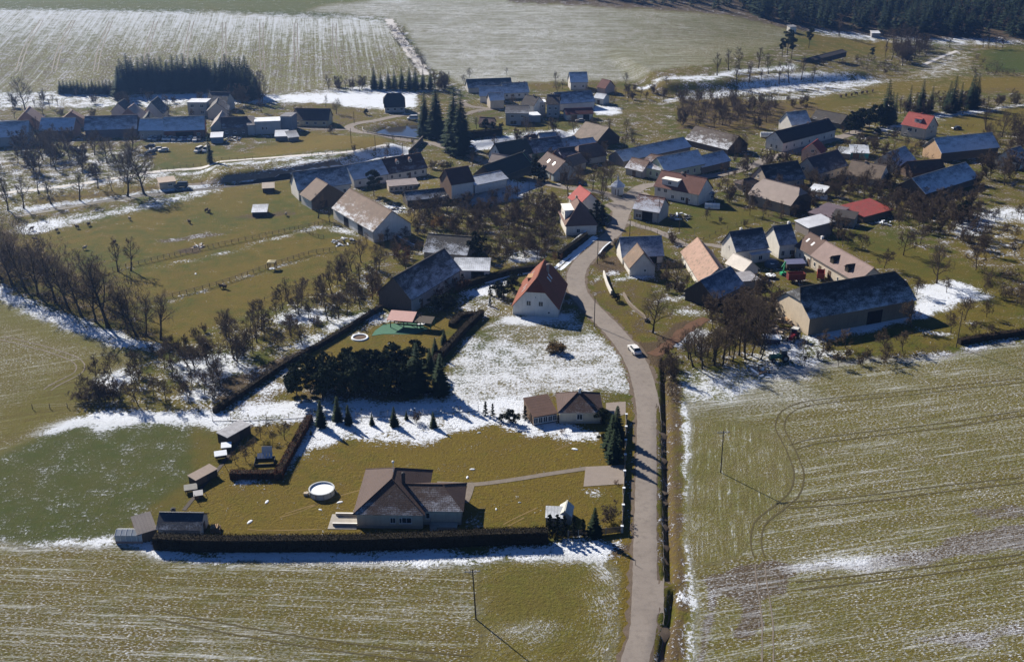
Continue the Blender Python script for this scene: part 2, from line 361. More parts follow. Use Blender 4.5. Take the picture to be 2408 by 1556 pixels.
# wood strip floor, river bank
area(poly(0, -300, 520, 30, 530, 90, 570, 200, 640, 300, 700, 400, 800, 350, 800, 200, 735, 0, 670, -300, 640), 'wood_floor', dry=.8, soil=.6, snow=.12)
area(poly(0, -300, 560, 0, 662, 90, 702, 180, 742, 300, 778, 380, 800, 360, 815, 250, 795, 130, 758, 0, 694, -300, 620), snow=.78)
# field at the left edge
area(poly(0, -500, 600, 0, 694, 130, 758, 250, 800, 340, 815, 330, 838, 195, 882, 172, 945, 150, 972, 0, 1058, -500, 1300), 'winter_crop_field', rows=poly(0, 0, 860, 160, 835), aniso=.1, lush=.3, dry=.75, snow=.25, soil=.05, amp=1, pale=.5)
area(poly(0, -100, 660, 0, 694, 130, 758, 250, 800, 340, 815, 300, 822, 120, 800, 0, 740), lush=.75, snow=.2, amp=.6)
area(poly(0, 0, 960, 170, 860, 190, 835, 300, 830, 200, 875, 172, 945, 60, 1005, 0, 1030), lush=.45, snow=.06)
# orchard
area(poly(0, 390, 815, 560, 740, 720, 680, 880, 600, 900, 690, 870, 725, 500, 955, 175, 950, 195, 882, 330, 838), 'orchard_grass', dry=.62, snow=.3, soil=.3, lush=.05)
for q in ((640, 735, 700, 715, 770, 715, 760, 740, 690, 760, 640, 755), (400, 850, 480, 820, 560, 830, 600, 870, 520, 900, 420, 890), (760, 762, 860, 722, 870, 730, 790, 775),
          (430, 905, 540, 900, 560, 920, 480, 945, 420, 930), (200, 880, 300, 850, 330, 880, 260, 915), (690, 785, 760, 770, 740, 800, 680, 810)):
    area(poly(0, *q), snow=.72)
area(poly(0, 520, 880, 700, 805, 720, 812, 560, 905, 500, 945), soil=1.1, snow=.2)
# playground lawn and strip behind the trees
area(poly(0, 510, 958, 870, 730, 1060, 735, 1130, 735, 1040, 840, 1000, 930, 520, 965), 'garden_lawn', dry=.85, snow=.03, soil=.1)
area(poly(0, 870, 728, 960, 722, 940, 745, 870, 765, 830, 790, 800, 800), snow=.6)
area(poly(0, 510, 955, 700, 830, 700, 870, 670, 935, 560, 950), snow=.5, soil=.7)
area(poly(0, 540, 950, 680, 930, 1000, 935, 1240, 925, 1240, 945, 720, 962, 520, 965), snow=.85)
area(poly(0, 720, 890, 1000, 900, 1050, 910, 1000, 935, 700, 935), snow=.3, soil=.8)
# the empty snowy plot
area(poly(0, 1125, 742, 1330, 728, 1365, 760, 1420, 810, 1455, 870, 1465, 912, 1050, 932, 960, 935, 1040, 855, 1090, 790), 'snowy_plot', rows=poly(0, 1050, 880, 1450, 865), aniso=.35, snow=.59, dry=.7, soil=.3, amp=.3)
area(poly(0, 1125, 742, 1330, 728, 1375, 765, 1280, 800, 1110, 790), snow=.42)
area(poly(0, 1150, 742, 1320, 732, 1325, 745, 1270, 755, 1180, 752), snow=.95)
area(poly(0, 1060, 870, 1440, 845, 1450, 875, 1060, 900), snow=.66)
# green field and front lawns
area(poly(0, -300, 1180, -100, 1090, 0, 1058, 165, 972, 530, 985, 545, 1005, 500, 1090, 440, 1170, 330, 1240, 290, 1262, 0, 1258, -300, 1262), 'grass_field', lush=.9, dry=.4, snow=.25, soil=.0, rows=poly(0, 0, 1100, 400, 1100), aniso=.45, amp=.25)
area(poly(0, 440, 985, 530, 985, 500, 1090, 430, 1170, 320, 1245, 300, 1235, 440, 1100), lush=.35, dry=.7, snow=.1)
area(poly(0, 150, 965, 260, 955, 520, 965, 540, 985, 500, 998, 400, 990, 250, 995, 165, 985, 90, 1010, 60, 1020), snow=.86)
area(poly(0, 520, 985, 740, 970, 1250, 948, 1460, 945, 1460, 1255, 1290, 1262, 480, 1245, 420, 1190, 500, 1090), 'front_lawn', dry=.93, lush=.0, snow=.05, soil=.1, amp=0)
area(poly(0, 730, 985, 1130, 962, 1240, 970, 1390, 1000, 1390, 1026, 1310, 1024, 1210, 1012, 1150, 985, 1050, 1000, 1035, 1020, 960, 1030, 850, 1030, 720, 1050, 690, 1070, 650, 1092, 690, 1050), snow=.8)
area(poly(0, 530, 975, 1240, 945, 1240, 965, 720, 985, 530, 992), snow=.75)
area(poly(0, 540, 1112, 645, 1110, 720, 990, 735, 1000, 700, 1060, 640, 1122, 545, 1130), snow=.95, jit=False)
area(poly(0, 1080, 1205, 1130, 1200, 1125, 1215, 1090, 1232), snow=.8)
area(poly(0, 1355, 1135, 1420, 1135, 1400, 1145, 1360, 1148), snow=.9)
area(poly(0, 1360, 1140, 1455, 1140, 1455, 1230, 1400, 1230), dry=.7, lush=.1)
# front left field
area(poly(0, -500, 1275, 0, 1262, 290, 1280, 420, 1310, 700, 1318, 1300, 1300, 1390, 1290, 1440, 1330, 1430, 1560, 1400, 1900, -700, 1900), 'stubble_field', rows=poly(0, 0, 1400, 1000, 1440), aniso=.09, dry=.76, lush=.15, snow=.27, soil=.12, amp=1, pale=.3)
area(poly(0, -200, 1400, 300, 1400, 700, 1470, 800, 1600, -200, 1700), snow=.33, pale=.2)
area(poly(0, 1200, 1330, 1340, 1330, 1360, 1420, 1340, 1560, 1230, 1500, 1150, 1400), snow=.12, lush=.4)
area(poly(0, 1200, 1460, 1280, 1430, 1350, 1465, 1300, 1520, 1230, 1500, 1130, 1500, 1120, 1490), snow=.48)
area(poly(0, 1060, 1412, 1110, 1408, 1140, 1430, 1110, 1445), snow=.6)
cq = P(0, 1150, 1425); m = inside(poly(0, 1120, 1300, 1395, 1290, 1440, 1400, 1400, 1580, 1120, 1580), JX, JY) & (region == REG.index('stubble_field')); dx_, dy_ = X - cq[0], Y - cq[1]; amp[m] *= .6; snow[m] -= .06; U[m] = np.hypot(dx_, dy_)[m]; Vv[m] = (np.arctan2(dy_, dx_) * 12 * .12)[m]
band(0, (1370, 1310, 1395, 1350, 1400, 1420), .5, snow=.8)
area(poly(0, 280, 1262, 340, 1265, 460, 1288, 1285, 1278, 1380, 1255, 1465, 1255, 1450, 1275, 1400, 1300, 1330, 1310, 1200, 1300, 700, 1320, 480, 1310, 380, 1300, 300, 1280, 0, 1266, 0, 1258), 'snowy_verge', snow=.93)
area(poly(0, 1385, 1295, 1470, 1262, 1470, 1560, 1440, 1700, 1380, 1560, 1400, 1400), 'verge', dry=.85, snow=.38, soil=.4)
area(poly(0, 1430, 1255, 1475, 1255, 1470, 1560, 1430, 1700, 1440, 1400), snow=.08, dry=1.0, soil=.3)
area(poly(0, 1400, 1265, 1465, 1258, 1460, 1280, 1410, 1295), soil=.9, snow=.2)
# right big field
area(poly(0, 1590, 905, 1640, 880, 1700, 862, 2000, 840, 2383, 800, 2700, 770, 2900, 1900, 1560, 1900, 1590, 1400, 1600, 1200, 1585, 1000), 'striped_field', rows=poly(13, 1010, 420, 2199, 262), aniso=.085, dry=.68, lush=.2, snow=.285, soil=.08, amp=1, pale=.62)
area(poly(13, 490, 300, 760, 330, 1000, 420, 1000, 700, 780, 1000, 490, 1060), snow=.27, rows=poly(13, 640, 300, 660, 900), aniso=.3, amp=.85)
area(poly(13, 430, 130, 560, 60, 900, 30, 1220, 190, 1000, 240, 800, 270, 600, 290, 470, 300), snow=.42, lush=.4)
area(poly(13, 440, 140, 560, 60, 850, 30, 830, 110, 700, 210, 520, 220), snow=.64, amp=.25)
area(poly(13, 415, 250, 450, 150, 490, 240, 480, 500, 490, 900, 500, 1540, 430, 1540, 425, 1150, 410, 700), snow=.72, rows=poly(13, 450, 250, 460, 1500), aniso=.6, amp=.15)
area(poly(13, 520, 1100, 740, 1050, 1010, 1050, 1040, 1150, 1000, 1230, 880, 1240, 870, 1350, 730, 1440, 735, 1230, 620, 1180), soil=1.0, snow=.30)
area(poly(13, 560, 1160, 620, 1160, 610, 1400, 560, 1540, 500, 1540, 540, 1350), soil=.9, snow=.42)
area(poly(13, 1000, 1060, 1300, 1020, 1700, 930, 1950, 880, 1950, 960, 1500, 1040, 1200, 1090, 1040, 1120), soil=1.0, snow=.62)
area(poly(13, 1500, 1000, 1900, 880, 2300, 840, 2300, 980, 1900, 990, 1500, 1055), soil=1.2, snow=.40)
area(poly(13, 1900, 760, 2300, 720, 2300, 830, 1950, 830), soil=.8, snow=.3)
area(poly(13, 1000, 1060, 1180, 1035, 1400, 985, 1380, 1030, 1150, 1085), snow=.8, amp=.3)
area(poly(13, 1550, 1410, 1800, 1380, 2300, 1370, 2300, 1420, 1900, 1440, 1600, 1440), soil=1.0, snow=.5)
area(poly(0, 1545, 860, 1600, 900, 1585, 1000, 1600, 1200, 1590, 1400, 1580, 1900, 1530, 1900, 1548, 1400), 'roadside_bank', dry=.85, snow=.2, soil=.75)
area(poly(13, 345, 1150, 480, 1130, 480, 1180, 400, 1200), snow=.75)
# village, centre and right
area(poly(15, -60, 270, 300, 300, 560, 230, 900, 200, 1500, 130, 1700, 100, 1500, 200, 1000, 270, 700, 330, 400, 400, 100, 440, -60, 420), snow=.82)
area(poly(15, 0, 1070, 400, 1000, 980, 860, 980, 950, 600, 1150, 0, 1200, -200, 1160), snow=.86, rows=poly(15, 0, 1100, 900, 900), aniso=.3, amp=.6)
area(poly(2, 870, 980, 1500, 930, 1620, 905, 1600, 940, 1200, 1000, 900, 1045), snow=.88)
area(poly(2, 1760, 740, 1960, 750, 1940, 800, 1780, 800), snow=.9)
area(poly(2, 1170, 870, 1330, 865, 1330, 900, 1200, 890), snow=.9)
area(poly(2, 870, 870, 1560, 845, 1700, 850, 1600, 900, 900, 930), dry=.6, lush=.25, snow=.03, soil=.0)
area(poly(2, 900, 780, 1110, 790, 1110, 850, 940, 830), dry=.65, snow=.0)
area(poly(2, 1600, 570, 1860, 640, 1860, 660, 1600, 640), snow=.85)
area(poly(2, 0, 700, 300, 690, 540, 680, 540, 740, 300, 760, 0, 740), snow=.9)
area(poly(2, 1350, 530, 2369, 560, 2369, 640, 1900, 660, 1300, 620), dry=.7, snow=.1)
area(poly(2, 2050, 610, 2369, 545, 2369, 560, 2060, 625), snow=.9)
area(poly(6, 1170, 390, 1700, 440, 1990, 480, 1900, 560, 1400, 720, 1250, 640, 1000, 580, 1100, 480), 'garden_lawn', lush=.45, dry=.6, snow=.02, soil=.1)
area(poly(6, 640, 640, 800, 630, 1050, 700, 1000, 720, 620, 740, 560, 800), dry=.75, snow=.05)
area(poly(9, 330, 600, 460, 560, 540, 740, 650, 830, 850, 1000, 900, 1100, 700, 1150, 560, 960, 400, 780), dry=.8, lush=.15, snow=.05)
area(poly(9, 330, 480, 480, 400, 650, 400, 700, 520, 480, 560), soil=.9, dry=1, snow=.1)
area(poly(9, 320, 570, 500, 520, 700, 540, 500, 560, 330, 600), snow=.6)
area(poly(9, 540, 580, 1000, 560, 900, 610, 560, 620), snow=.75)
area(poly(9, 560, 620, 900, 600, 860, 900, 640, 740), dry=.7, lush=.1, snow=.12)
area(poly(9, 750, 1180, 950, 1180, 1100, 1120, 1000, 1250, 950, 1400, 880, 1350), soil=1.2, dry=1.0, snow=.0)
area(poly(9, 950, 1130, 1300, 980, 1330, 1010, 1120, 1180, 1000, 1200), soil=1.1, dry=1, snow=0)
area(poly(9, 1120, 1220, 1290, 1090, 1450, 1060, 1400, 1150, 1250, 1230), snow=.85)
area(poly(9, 1000, 800, 1240, 750, 1230, 780, 1010, 810), snow=.85)
area(poly(9, 1120, 900, 1400, 880, 1350, 930, 1130, 930), snow=.6)
area(poly(9, 1140, 1440, 1700, 1400, 1900, 1180, 2310, 1180, 2310, 1500, 1160, 1540), snow=.5, soil=.5)
area(poly(10, 0, 1180, 450, 1080, 640, 1140, 760, 1240, 600, 1300, 300, 1400, 0, 1420), snow=.6, soil=.4)
area(poly(10, 520, 150, 900, 170, 1300, 300, 2000, 560, 2100, 700, 1700, 640, 1300, 560, 900, 380), 'orchard_meadow', dry=.62, lush=.3, snow=.03, soil=.1)
area(poly(10, 1300, 560, 2000, 640, 2341, 880, 2341, 1100, 1700, 1200, 700, 1300, 500, 1200, 900, 1050, 1400, 900), dry=.7, lush=.2, snow=.08, soil=.15)
area(poly(10, 1330, 650, 1500, 640, 1700, 600, 1920, 690, 2080, 780, 1900, 800, 1690, 880, 1600, 900, 1350, 760), snow=.86)
area(poly(10, 480, 1090, 700, 1000, 1000, 940, 1200, 900, 1300, 900, 1320, 950, 1100, 1020, 650, 1140), snow=.95)
area(poly(10, 1330, 880, 1400, 790, 1610, 880, 1550, 930, 1380, 980), snow=.95)
area(poly(10, 1690, 100, 1850, 0, 2341, -60, 2500, 60, 2341, 160, 2000, 130, 1960, 200, 1740, 230), snow=.72)
area(poly(10, 1960, 130, 2341, 60, 2500, 300, 2341, 400, 1900, 380, 2100, 250), dry=.95, snow=.35, soil=.4)
area(poly(10, 1640, 150, 1960, 260, 2000, 500, 1800, 400, 1600, 250), dry=1, snow=.35, soil=.6)
area(poly(10, 1600, 900, 2341, 800, 2341, 1090, 1750, 1180, 1300, 1200), dry=.75, lush=.15, snow=.1)
area(poly(10, 1850, 1000, 2020, 990, 2000, 1050, 1880, 1050), snow=.7)
area(poly(10, 1300, 1030, 1700, 1100, 1680, 1140, 1350, 1060), snow=.6)
area(poly(10, 650, 1250, 800, 1210, 780, 1280, 660, 1290), snow=.8)
area(poly(10, 0, 1330, 600, 1350, 1100, 1330, 1650, 1220, 2341, 1130, 2341, 1200, 1750, 1290, 1100, 1370, 500, 1440, 0, 1480), snow=.55, soil=.7)
area(poly(3, 0, 690, 600, 700, 900, 720, 1140, 800, 600, 900, 0, 900), dry=.9, soil=.7, snow=.08)
area(poly(3, 1380, 900, 1600, 850, 2100, 750, 2100, 765, 1600, 880, 1400, 920), snow=.9)
area(poly(3, 1530, 975, 1680, 1000, 1700, 1040, 1560, 1020), dry=.6, snow=0)
area(poly(3, 0, 1420, 430, 1400, 470, 1450, 850, 1480, 700, 1534, 0, 1534), dry=.55, lush=.4, snow=.03)
area(poly(8, 1380, 210, 1690, 170, 1660, 330, 1300, 350, 1370, 270), snow=.45, dry=.6)
area(poly(8, 1420, 200, 1660, 140, 1670, 160, 1450, 230), snow=.9)
area(poly(5, 1740, 640, 2020, 610, 2020, 690, 1760, 720), snow=.6)
area(poly(5, 480, 430, 700, 480, 690, 520, 480, 470), snow=.65)
area(poly(5, 1110, 620, 1360, 640, 1350, 670, 1180, 650), snow=.75)
area(poly(5, 860, 290, 1060, 320, 1050, 380, 900, 330), snow=.7)
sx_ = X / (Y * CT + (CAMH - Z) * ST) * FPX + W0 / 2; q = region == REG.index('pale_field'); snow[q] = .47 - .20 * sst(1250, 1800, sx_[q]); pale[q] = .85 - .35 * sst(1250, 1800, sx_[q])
q = region == REG.index('snowy_field'); yb = sst(620, 760, Y); snow[q] = .34 + .30 * yb[q]; soil[q] = .6 - .3 * yb[q]
# pond hollow
pm = inside(POND, X, Y); Z[pm] -= 1.6; dpn = seg_dist(X, Y, POND + POND[:1]); Z -= np.where(~pm & (dpn < 4), .8 * (1 - dpn / 4), 0)
soil[(~pm) & (dpn < 5)] = .7
def blur(a, n=1):
    a = a.reshape(SH)
    for _ in range(n):
        p = np.pad(a, 1, mode='edge'); a = (p[1:-1, 1:-1] * 2 + p[:-2, 1:-1] + p[2:, 1:-1] + p[1:-1, :-2] + p[1:-1, 2:]) / 6
    return a.ravel()
snow = blur(snow, 5)
dry, soil, lush, pale = [blur(a, 2) for a in (dry, soil, lush, pale)]
amp = blur(amp, 1)
# ground material
gm, nt, ln, b = new_mat('ground_cover')
def attr(name):
    n = nt.new('ShaderNodeAttribute'); n.attribute_name = name; return n
c1a, c2a, rc = attr('cover'), attr('cover_more'), attr('rows')
s1 = N(nt, 'ShaderNodeSeparateXYZ'); ln.new(c1a.outputs['Vector'], s1.inputs[0]); s2 = N(nt, 'ShaderNodeSeparateXYZ'); ln.new(c2a.outputs['Vector'], s2.inputs[0])
A_snow, A_dry, A_soil = s1.outputs; A_lush, A_amp, A_pale = s2.outputs
geo = N(nt, 'ShaderNodeNewGeometry'); pos = geo.outputs['Position']
M = lambda op, a, b_=None: math_n(nt, ln, op, a, b_)
big = noise(nt, ln, pos, .035, 4, .6); mid = noise(nt, ln, pos, .22, 4, .62); fine = noise(nt, ln, pos, 1.5, 5, .72, .28, .72); tiny = noise(nt, ln, pos, 6.0, 3, .7)
row = rc.outputs['Vector']
st1 = noise(nt, ln, row, .55, 3, .6, .32, .68); st2 = noise(nt, ln, row, 3.4, 4, .72, .3, .7)
mp3 = N(nt, 'ShaderNodeMapping'); mp3.inputs['Scale'].default_value = (1.0, .16, 1); ln.new(row, mp3.inputs[0]); st3 = noise(nt, ln, mp3.outputs[0], 1.7, 3, .75, .36, .64)
mp4 = N(nt, 'ShaderNodeMapping'); mp4.inputs['Scale'].default_value = (1.0, 4.0, 1); ln.new(row, mp4.inputs[0]); spk = noise(nt, ln, mp4.outputs[0], 4.6, 2, .6, .3, .7)
grass = mixc(nt, ln, step(nt, ln, M('ADD', A_dry, M('MULTIPLY', M('SUBTRACT', M('ADD', M('MULTIPLY', big, .5), M('MULTIPLY', mid, .5)), .5), 1.25)), 0.1, 1.0), (.062, .092, .010), (.172, .130, .019))
grass = mixc(nt, ln, M('MULTIPLY', A_lush, M('ADD', .5, M('MULTIPLY', mid, .6))), grass, (.034, .066, .012))
grass = mixc(nt, ln, M('MULTIPLY', A_pale, .65), grass, (.285, .278, .062))
mott = M('MAXIMUM', noise(nt, ln, pos, .55, 5, .7, .42, .66), M('MULTIPLY', noise(nt, ln, pos, .11, 5, .75, .45, .65), .9))
grass = mixc(nt, ln, M('MULTIPLY', mott, M('MULTIPLY', A_dry, .5)), grass, (.115, .07, .024))
grass = mixc(nt, ln, M('MULTIPLY', fine, .5), grass, (.045, .042, .015))
grass = mixc(nt, ln, M('MULTIPLY', M('MULTIPLY', A_amp, st1), .42), grass, (.18, .165, .035))
grass = mixc(nt, ln, M('MULTIPLY', M('MULTIPLY', A_amp, st2), .35), grass, (.06, .06, .02))
grass = mixc(nt, ln, M('MULTIPLY', M('MULTIPLY', A_amp, M('SUBTRACT', 1.0, st3)), .5), grass, (.085, .06, .025))
sf = step(nt, ln, M('ADD', A_soil, M('ADD', M('MULTIPLY', M('SUBTRACT', mid, .5), .5), M('ADD', M('MULTIPLY', M('SUBTRACT', fine, .5), .4), M('MULTIPLY', M('MULTIPLY', M('SUBTRACT', st2, .5), A_amp), .5)))), .45, .85)
grd = mixc(nt, ln, M('MULTIPLY', sf, .85), grass, mixc(nt, ln, tiny, (.045, .032, .022), (.125, .09, .065)))
iso = M('ADD', M('MULTIPLY', fine, .55), M('ADD', M('MULTIPLY', mid, .3), M('MULTIPLY', tiny, .15)))
ani = M('ADD', M('ADD', M('MULTIPLY', st2, .34), M('MULTIPLY', st3, .28)), M('ADD', M('MULTIPLY', st1, .18), M('MULTIPLY', fine, .2)))
iso = M('ADD', M('MULTIPLY', M('SUBTRACT', iso, .5), 1.7), .5); ani = M('ADD', M('MULTIPLY', M('SUBTRACT', ani, .5), 1.45), .5)
mx = N(nt, 'ShaderNodeMix'); ln.new(A_amp, mx.inputs[0]); ln.new(iso, mx.inputs[2]); ln.new(ani, mx.inputs[3])
thr = M('SUBTRACT', 1.0, A_snow)
dlt = M('SUBTRACT', mx.outputs[0], thr); sh_ = step(nt, ln, dlt, -.055, .085); so_ = M('MULTIPLY', step(nt, ln, dlt, -.22, .34), .60)
mz = N(nt, 'ShaderNodeMix'); ln.new(A_amp, mz.inputs[0]); ln.new(sh_, mz.inputs[2]); ln.new(so_, mz.inputs[3]); sp_ = M('MULTIPLY', M('MULTIPLY', step(nt, ln, M('ADD', spk, M('MULTIPLY', M('SUBTRACT', A_snow, .28), 1.2)), .60, .88), A_amp), M('ADD', .18, M('MULTIPLY', M('MULTIPLY', mid, big), 1.1))); sn = M('MAXIMUM', mz.outputs[0], sp_)
out = mixc(nt, ln, M('MULTIPLY', sn, .93), grd, SNOW)
ln.new(out, b.inputs['Base Color']); b.inputs['Roughness'].default_value = .95; b.inputs['Specular IOR Level'].default_value = .1
bp = N(nt, 'ShaderNodeBump'); bp.inputs['Strength'].default_value = .9; bp.inputs['Distance'].default_value = .22
ln.new(M('ADD', fine, M('MULTIPLY', sn, .3)), bp.inputs['Height']); ln.new(bp.outputs[0], b.inputs['Normal'])
# faces per region
ny, nx = SH; ii = (np.arange(ny - 1)[:, None] * nx + np.arange(nx - 1)[None, :]).ravel()
Fq = np.stack([ii, ii + 1, ii + nx + 1, ii + nx], 1); fr = region[ii]
allV = np.stack([X, Y, Z], 1)
for r, nm in enumerate(REG):
    F = Fq[fr == r]
    if len(F) == 0: continue
    used, inv = np.unique(F, return_inverse=True); F2 = inv.reshape(F.shape)
    me = np_mesh(nm, allV[used], F2, gm, smooth=True)
    for an, arrs in (('cover', (snow, dry, soil)), ('cover_more', (lush, amp, pale)), ('rows', (U, Vv, np.zeros_like(U)))):
        a = me.attributes.new(an, 'FLOAT_VECTOR', 'POINT'); a.data.foreach_set('vector', np.stack([q[used] for q in arrs], 1).astype(np.float32).ravel())
    tag(obj(nm, me), kind='structure')
# pond
wm, nt, ln, b = new_mat('pond_water'); b.inputs['Base Color'].default_value = (.05, .045, .035, 1); b.inputs['Roughness'].default_value = .08; b.inputs['Specular IOR Level'].default_value = .6
tc = N(nt, 'ShaderNodeTexCoord'); nn = noise(nt, ln, tc.outputs['Object'], 2, 3); bp = N(nt, 'ShaderNodeBump'); bp.inputs['Strength'].default_value = .06; ln.new(nn, bp.inputs['Height']); ln.new(bp.outputs[0], b.inputs['Normal'])
pc = np.mean(POND, 0); zp = tz(*pc)
mb = MB(); mb.add([(pc[0] + (p[0] - pc[0]) * 1.12, pc[1] + (p[1] - pc[1]) * 1.12, zp - 1.0) for p in POND], [tuple(range(len(POND)))[::-1]])
tag(mb.build('pond_water', wm), kind='structure')
# ---------------------------------------------------------------- roads and paths
def smooth_path(pts, stepm=2.0):
    pts = [np.array(p, float) for p in pts]; out = []
    P_ = [2 * pts[0] - pts[1]] + pts + [2 * pts[-1] - pts[-2]]
    for i in range(1, len(P_) - 2):
        a, b_, c, d = P_[i - 1], P_[i], P_[i + 1], P_[i + 2]; n = max(2, int(np.linalg.norm(c - b_) / stepm))
        for k in range(n):
            t = k / n; out.append(.5 * ((2 * b_) + (-a + c) * t + (2 * a - 5 * b_ + 4 * c - d) * t * t + (-a + 3 * b_ - 3 * c + d) * t ** 3))
    out.append(P_[-2]); return out
def ribbon(name, pts, w, mat, dz, kind='structure', stepm=2.0, nacross=4, jag=0.0, seed=1, wfun=None):
    path = smooth_path(pts, stepm); rng = random.Random(seed); V = []; n = len(path)
    for i, p in enumerate(path):
        t = path[min(i + 1, n - 1)] - path[max(i - 1, 0)]; t = t / (np.linalg.norm(t) + 1e-9); nr = np.array([-t[1], t[0]])
        ww = (wfun(i / (n - 1)) if wfun else w) / 2; l, r = ww + rng.uniform(-jag, jag), ww + rng.uniform(-jag, jag)
        for k in range(nacross + 1):
            s = -l + (l + r) * k / nacross; q = p + nr * s; V.append((q[0], q[1], terrain_r(q[0], q[1]) + dz))
    m_ = nacross + 1; F = [(i * m_ + k, (i + 1) * m_ + k, (i + 1) * m_ + k + 1, i * m_ + k + 1) for i in range(n - 1) for k in range(nacross)]
    F = [f[::-1] for f in F]
    o = obj(name, np_mesh(name, V, F, mat)); o['kind'] = kind; return o, path
def terrain_r(x, y):
    """height of the built ground mesh (its cells are straight between grid points)"""
    i = int(np.clip(np.searchsorted(gx, x) - 1, 0, len(gx) - 2)); j = int(np.clip(np.searchsorted(gy, y) - 1, 0, len(gy) - 2))
    Zg = Z.reshape(SH); fx = (x - gx[i]) / (gx[i + 1] - gx[i]); fy = (y - gy[j]) / (gy[j + 1] - gy[j])
    return float((Zg[j, i] * (1 - fx) + Zg[j, i + 1] * fx) * (1 - fy) + (Zg[j + 1, i] * (1 - fx) + Zg[j + 1, i + 1] * fx) * fy)
am, nt, ln, b = new_mat('asphalt'); tc = N(nt, 'ShaderNodeTexCoord'); o_ = tc.outputs['Object']
n1 = noise(nt, ln, o_, .12, 4); n2 = noise(nt, ln, o_, 9, 3, .7); n3 = noise(nt, ln, o_, .7, 5, .7, .48, .7)
ca = mixc(nt, ln, n1, (.225, .198, .178), (.275, .245, .22)); ca = mixc(nt, ln, math_n(nt, ln, 'MULTIPLY', n2, .3), ca, (.1, .09, .08)); ca = mixc(nt, ln, math_n(nt, ln, 'MULTIPLY', n3, .45), ca, (.11, .097, .088))
ln.new(ca, b.inputs['Base Color']); b.inputs['Roughness'].default_value = .9; b.inputs['Specular IOR Level'].default_value = .2
DUST = plain('dusty_gravel', (.19, .165, .14), .95, .35, .8)
SNOWTR = plain('packed_snow_track', (.55, .54, .53), .8, .35, 1.5)
MUD = plain('wheel_mud', (.08, .068, .03), .95, .3, 2)
main_pts = poly(13, 205, 1620, 232, 1500, 262, 1400, 268, 1262, 272, 1050, 273, 900, 275, 700, 277, 500, 276, 300, 262, 180, 235, 70) + poly(9, 745, 1340, 650, 1190, 520, 1040, 395, 915, 285, 800, 225, 710, 208, 620, 218, 540, 262, 455, 330, 385, 405, 320, 480, 245, 545, 185, 590, 110, 615, 40) + poly(6, 625, 480, 650, 420)
ribbon('road_shoulder', main_pts, 6.7, plain('crumbled_verge', (.13, .10, .075), .95, .5, .9), .03, stepm=1.2, jag=.55, seed=4)
ribbon('road', main_pts, 5.35, am, .055, stepm=1.2, jag=.09)
def flat_area(name, pts, mat, dz):
    """a paved patch: fan over terrain points"""
    c = np.mean(pts, 0); V = [(c[0], c[1], terrain_r(*c) + dz)] + [(p[0], p[1], terrain_r(*p) + dz) for p in pts]; n = len(pts)
    F = [(0, 1 + i, 1 + (i + 1) % n) for i in range(n)]; o = obj(name, np_mesh(name, V, F, mat)); o['kind'] = 'structure'; return o
flat_area('village_square', poly(6, 545, 530, 560, 470, 480, 400, 640, 350, 760, 290, 870, 290, 930, 330, 780, 400, 740, 440, 690, 530), am, .054)
ribbon('side_street', poly(6, 700, 330, 820, 240, 945, 215, 1100, 200) + poly(3, 60, 1240, 250, 1215, 450, 1170, 620, 1100, 760, 1060, 950, 1000, 1120, 950, 1250, 905), 5.0, am, .058)
ribbon('side_street', poly(6, 640, 380, 500, 300, 300, 265, 100, 240) + poly(2, 1200, 1225, 1050, 1150, 900, 1085, 740, 1030, 640, 1000, 520, 985, 330, 955, 200, 930, 110, 915, 60, 885, 130, 858, 250, 840, 330, 822, 450, 800, 560, 790), 4.2, am, .062)
ribbon('lane', poly(2, 60, 900, -80, 905, -260, 890, -420, 880), 3.4, DUST, .06)
ribbon('lane', poly(6, 700, 560, 800, 600, 950, 640, 1080, 700, 1200, 760, 1300, 790, 1420, 770, 1600, 800), 2.9, am, .066)
ribbon('lane', poly(2, 860, 800, 960, 770, 1060, 760, 900, 740, 830, 700), 4, DUST, .06)
ribbon('field_track', poly(1, -200, 1360, 0, 1345, 350, 1310, 700, 1260, 1100, 1195, 1500, 1135, 1800, 1105, 2369, 1065, 2700, 1010), 3.0, SNOWTR, .05, jag=.4)
ribbon('lane', poly(1, 1090, 1290, 1500, 1260, 1900, 1200, 2369, 1130), 2.6, DUST, .05, jag=.3)
ribbon('field_track', poly(0, 905, 45, 925, 80, 950, 115, 975, 150, 990, 175), 5.5, SNOWTR, .1, jag=1.2)
ribbon('field_track', poly(3, 1690, 450, 1800, 400, 1920, 355), 3, SNOWTR, .1)
ribbon('dirt_track', poly(9, 900, 1290, 1000, 1230, 1120, 1130, 1280, 1010, 1400, 960), 3.2, plain('red_brown_mud', (.12, .062, .035), .95, .4, .7), .06, jag=.5)
ribbon('garden_path', poly(12, 1790, 772, 1500, 815, 1250, 855, 985, 888, 830, 885, 700, 880), 1.35, DUST, .05)
ribbon('garden_path', poly(12, 950, 890, 930, 960, 905, 1020), 1.4, DUST, .056)
flat_area('driveway', poly(12, 1778, 762, 2062, 748, 2058, 885, 1762, 905), plain('paving', (.25, .215, .19), .9, .15, 1), .06)
flat_area('driveway', poly(12, 1925, 300, 2068, 290, 2068, 380, 2010, 400, 1925, 350), plain('paving', (.25, .215, .19)), .06)
ribbon('snowy_kerb_strip', poly(5, 1600, 845, 1800, 790, 2060, 750, 2150, 690, 2369, 520), 1.6, SNOWM, .03, jag=.3)
ribbon('snowy_kerb_strip', poly(9, 60, 520, 120, 470, 250, 350, 400, 225), 1.3, SNOWM, .035, jag=.2)
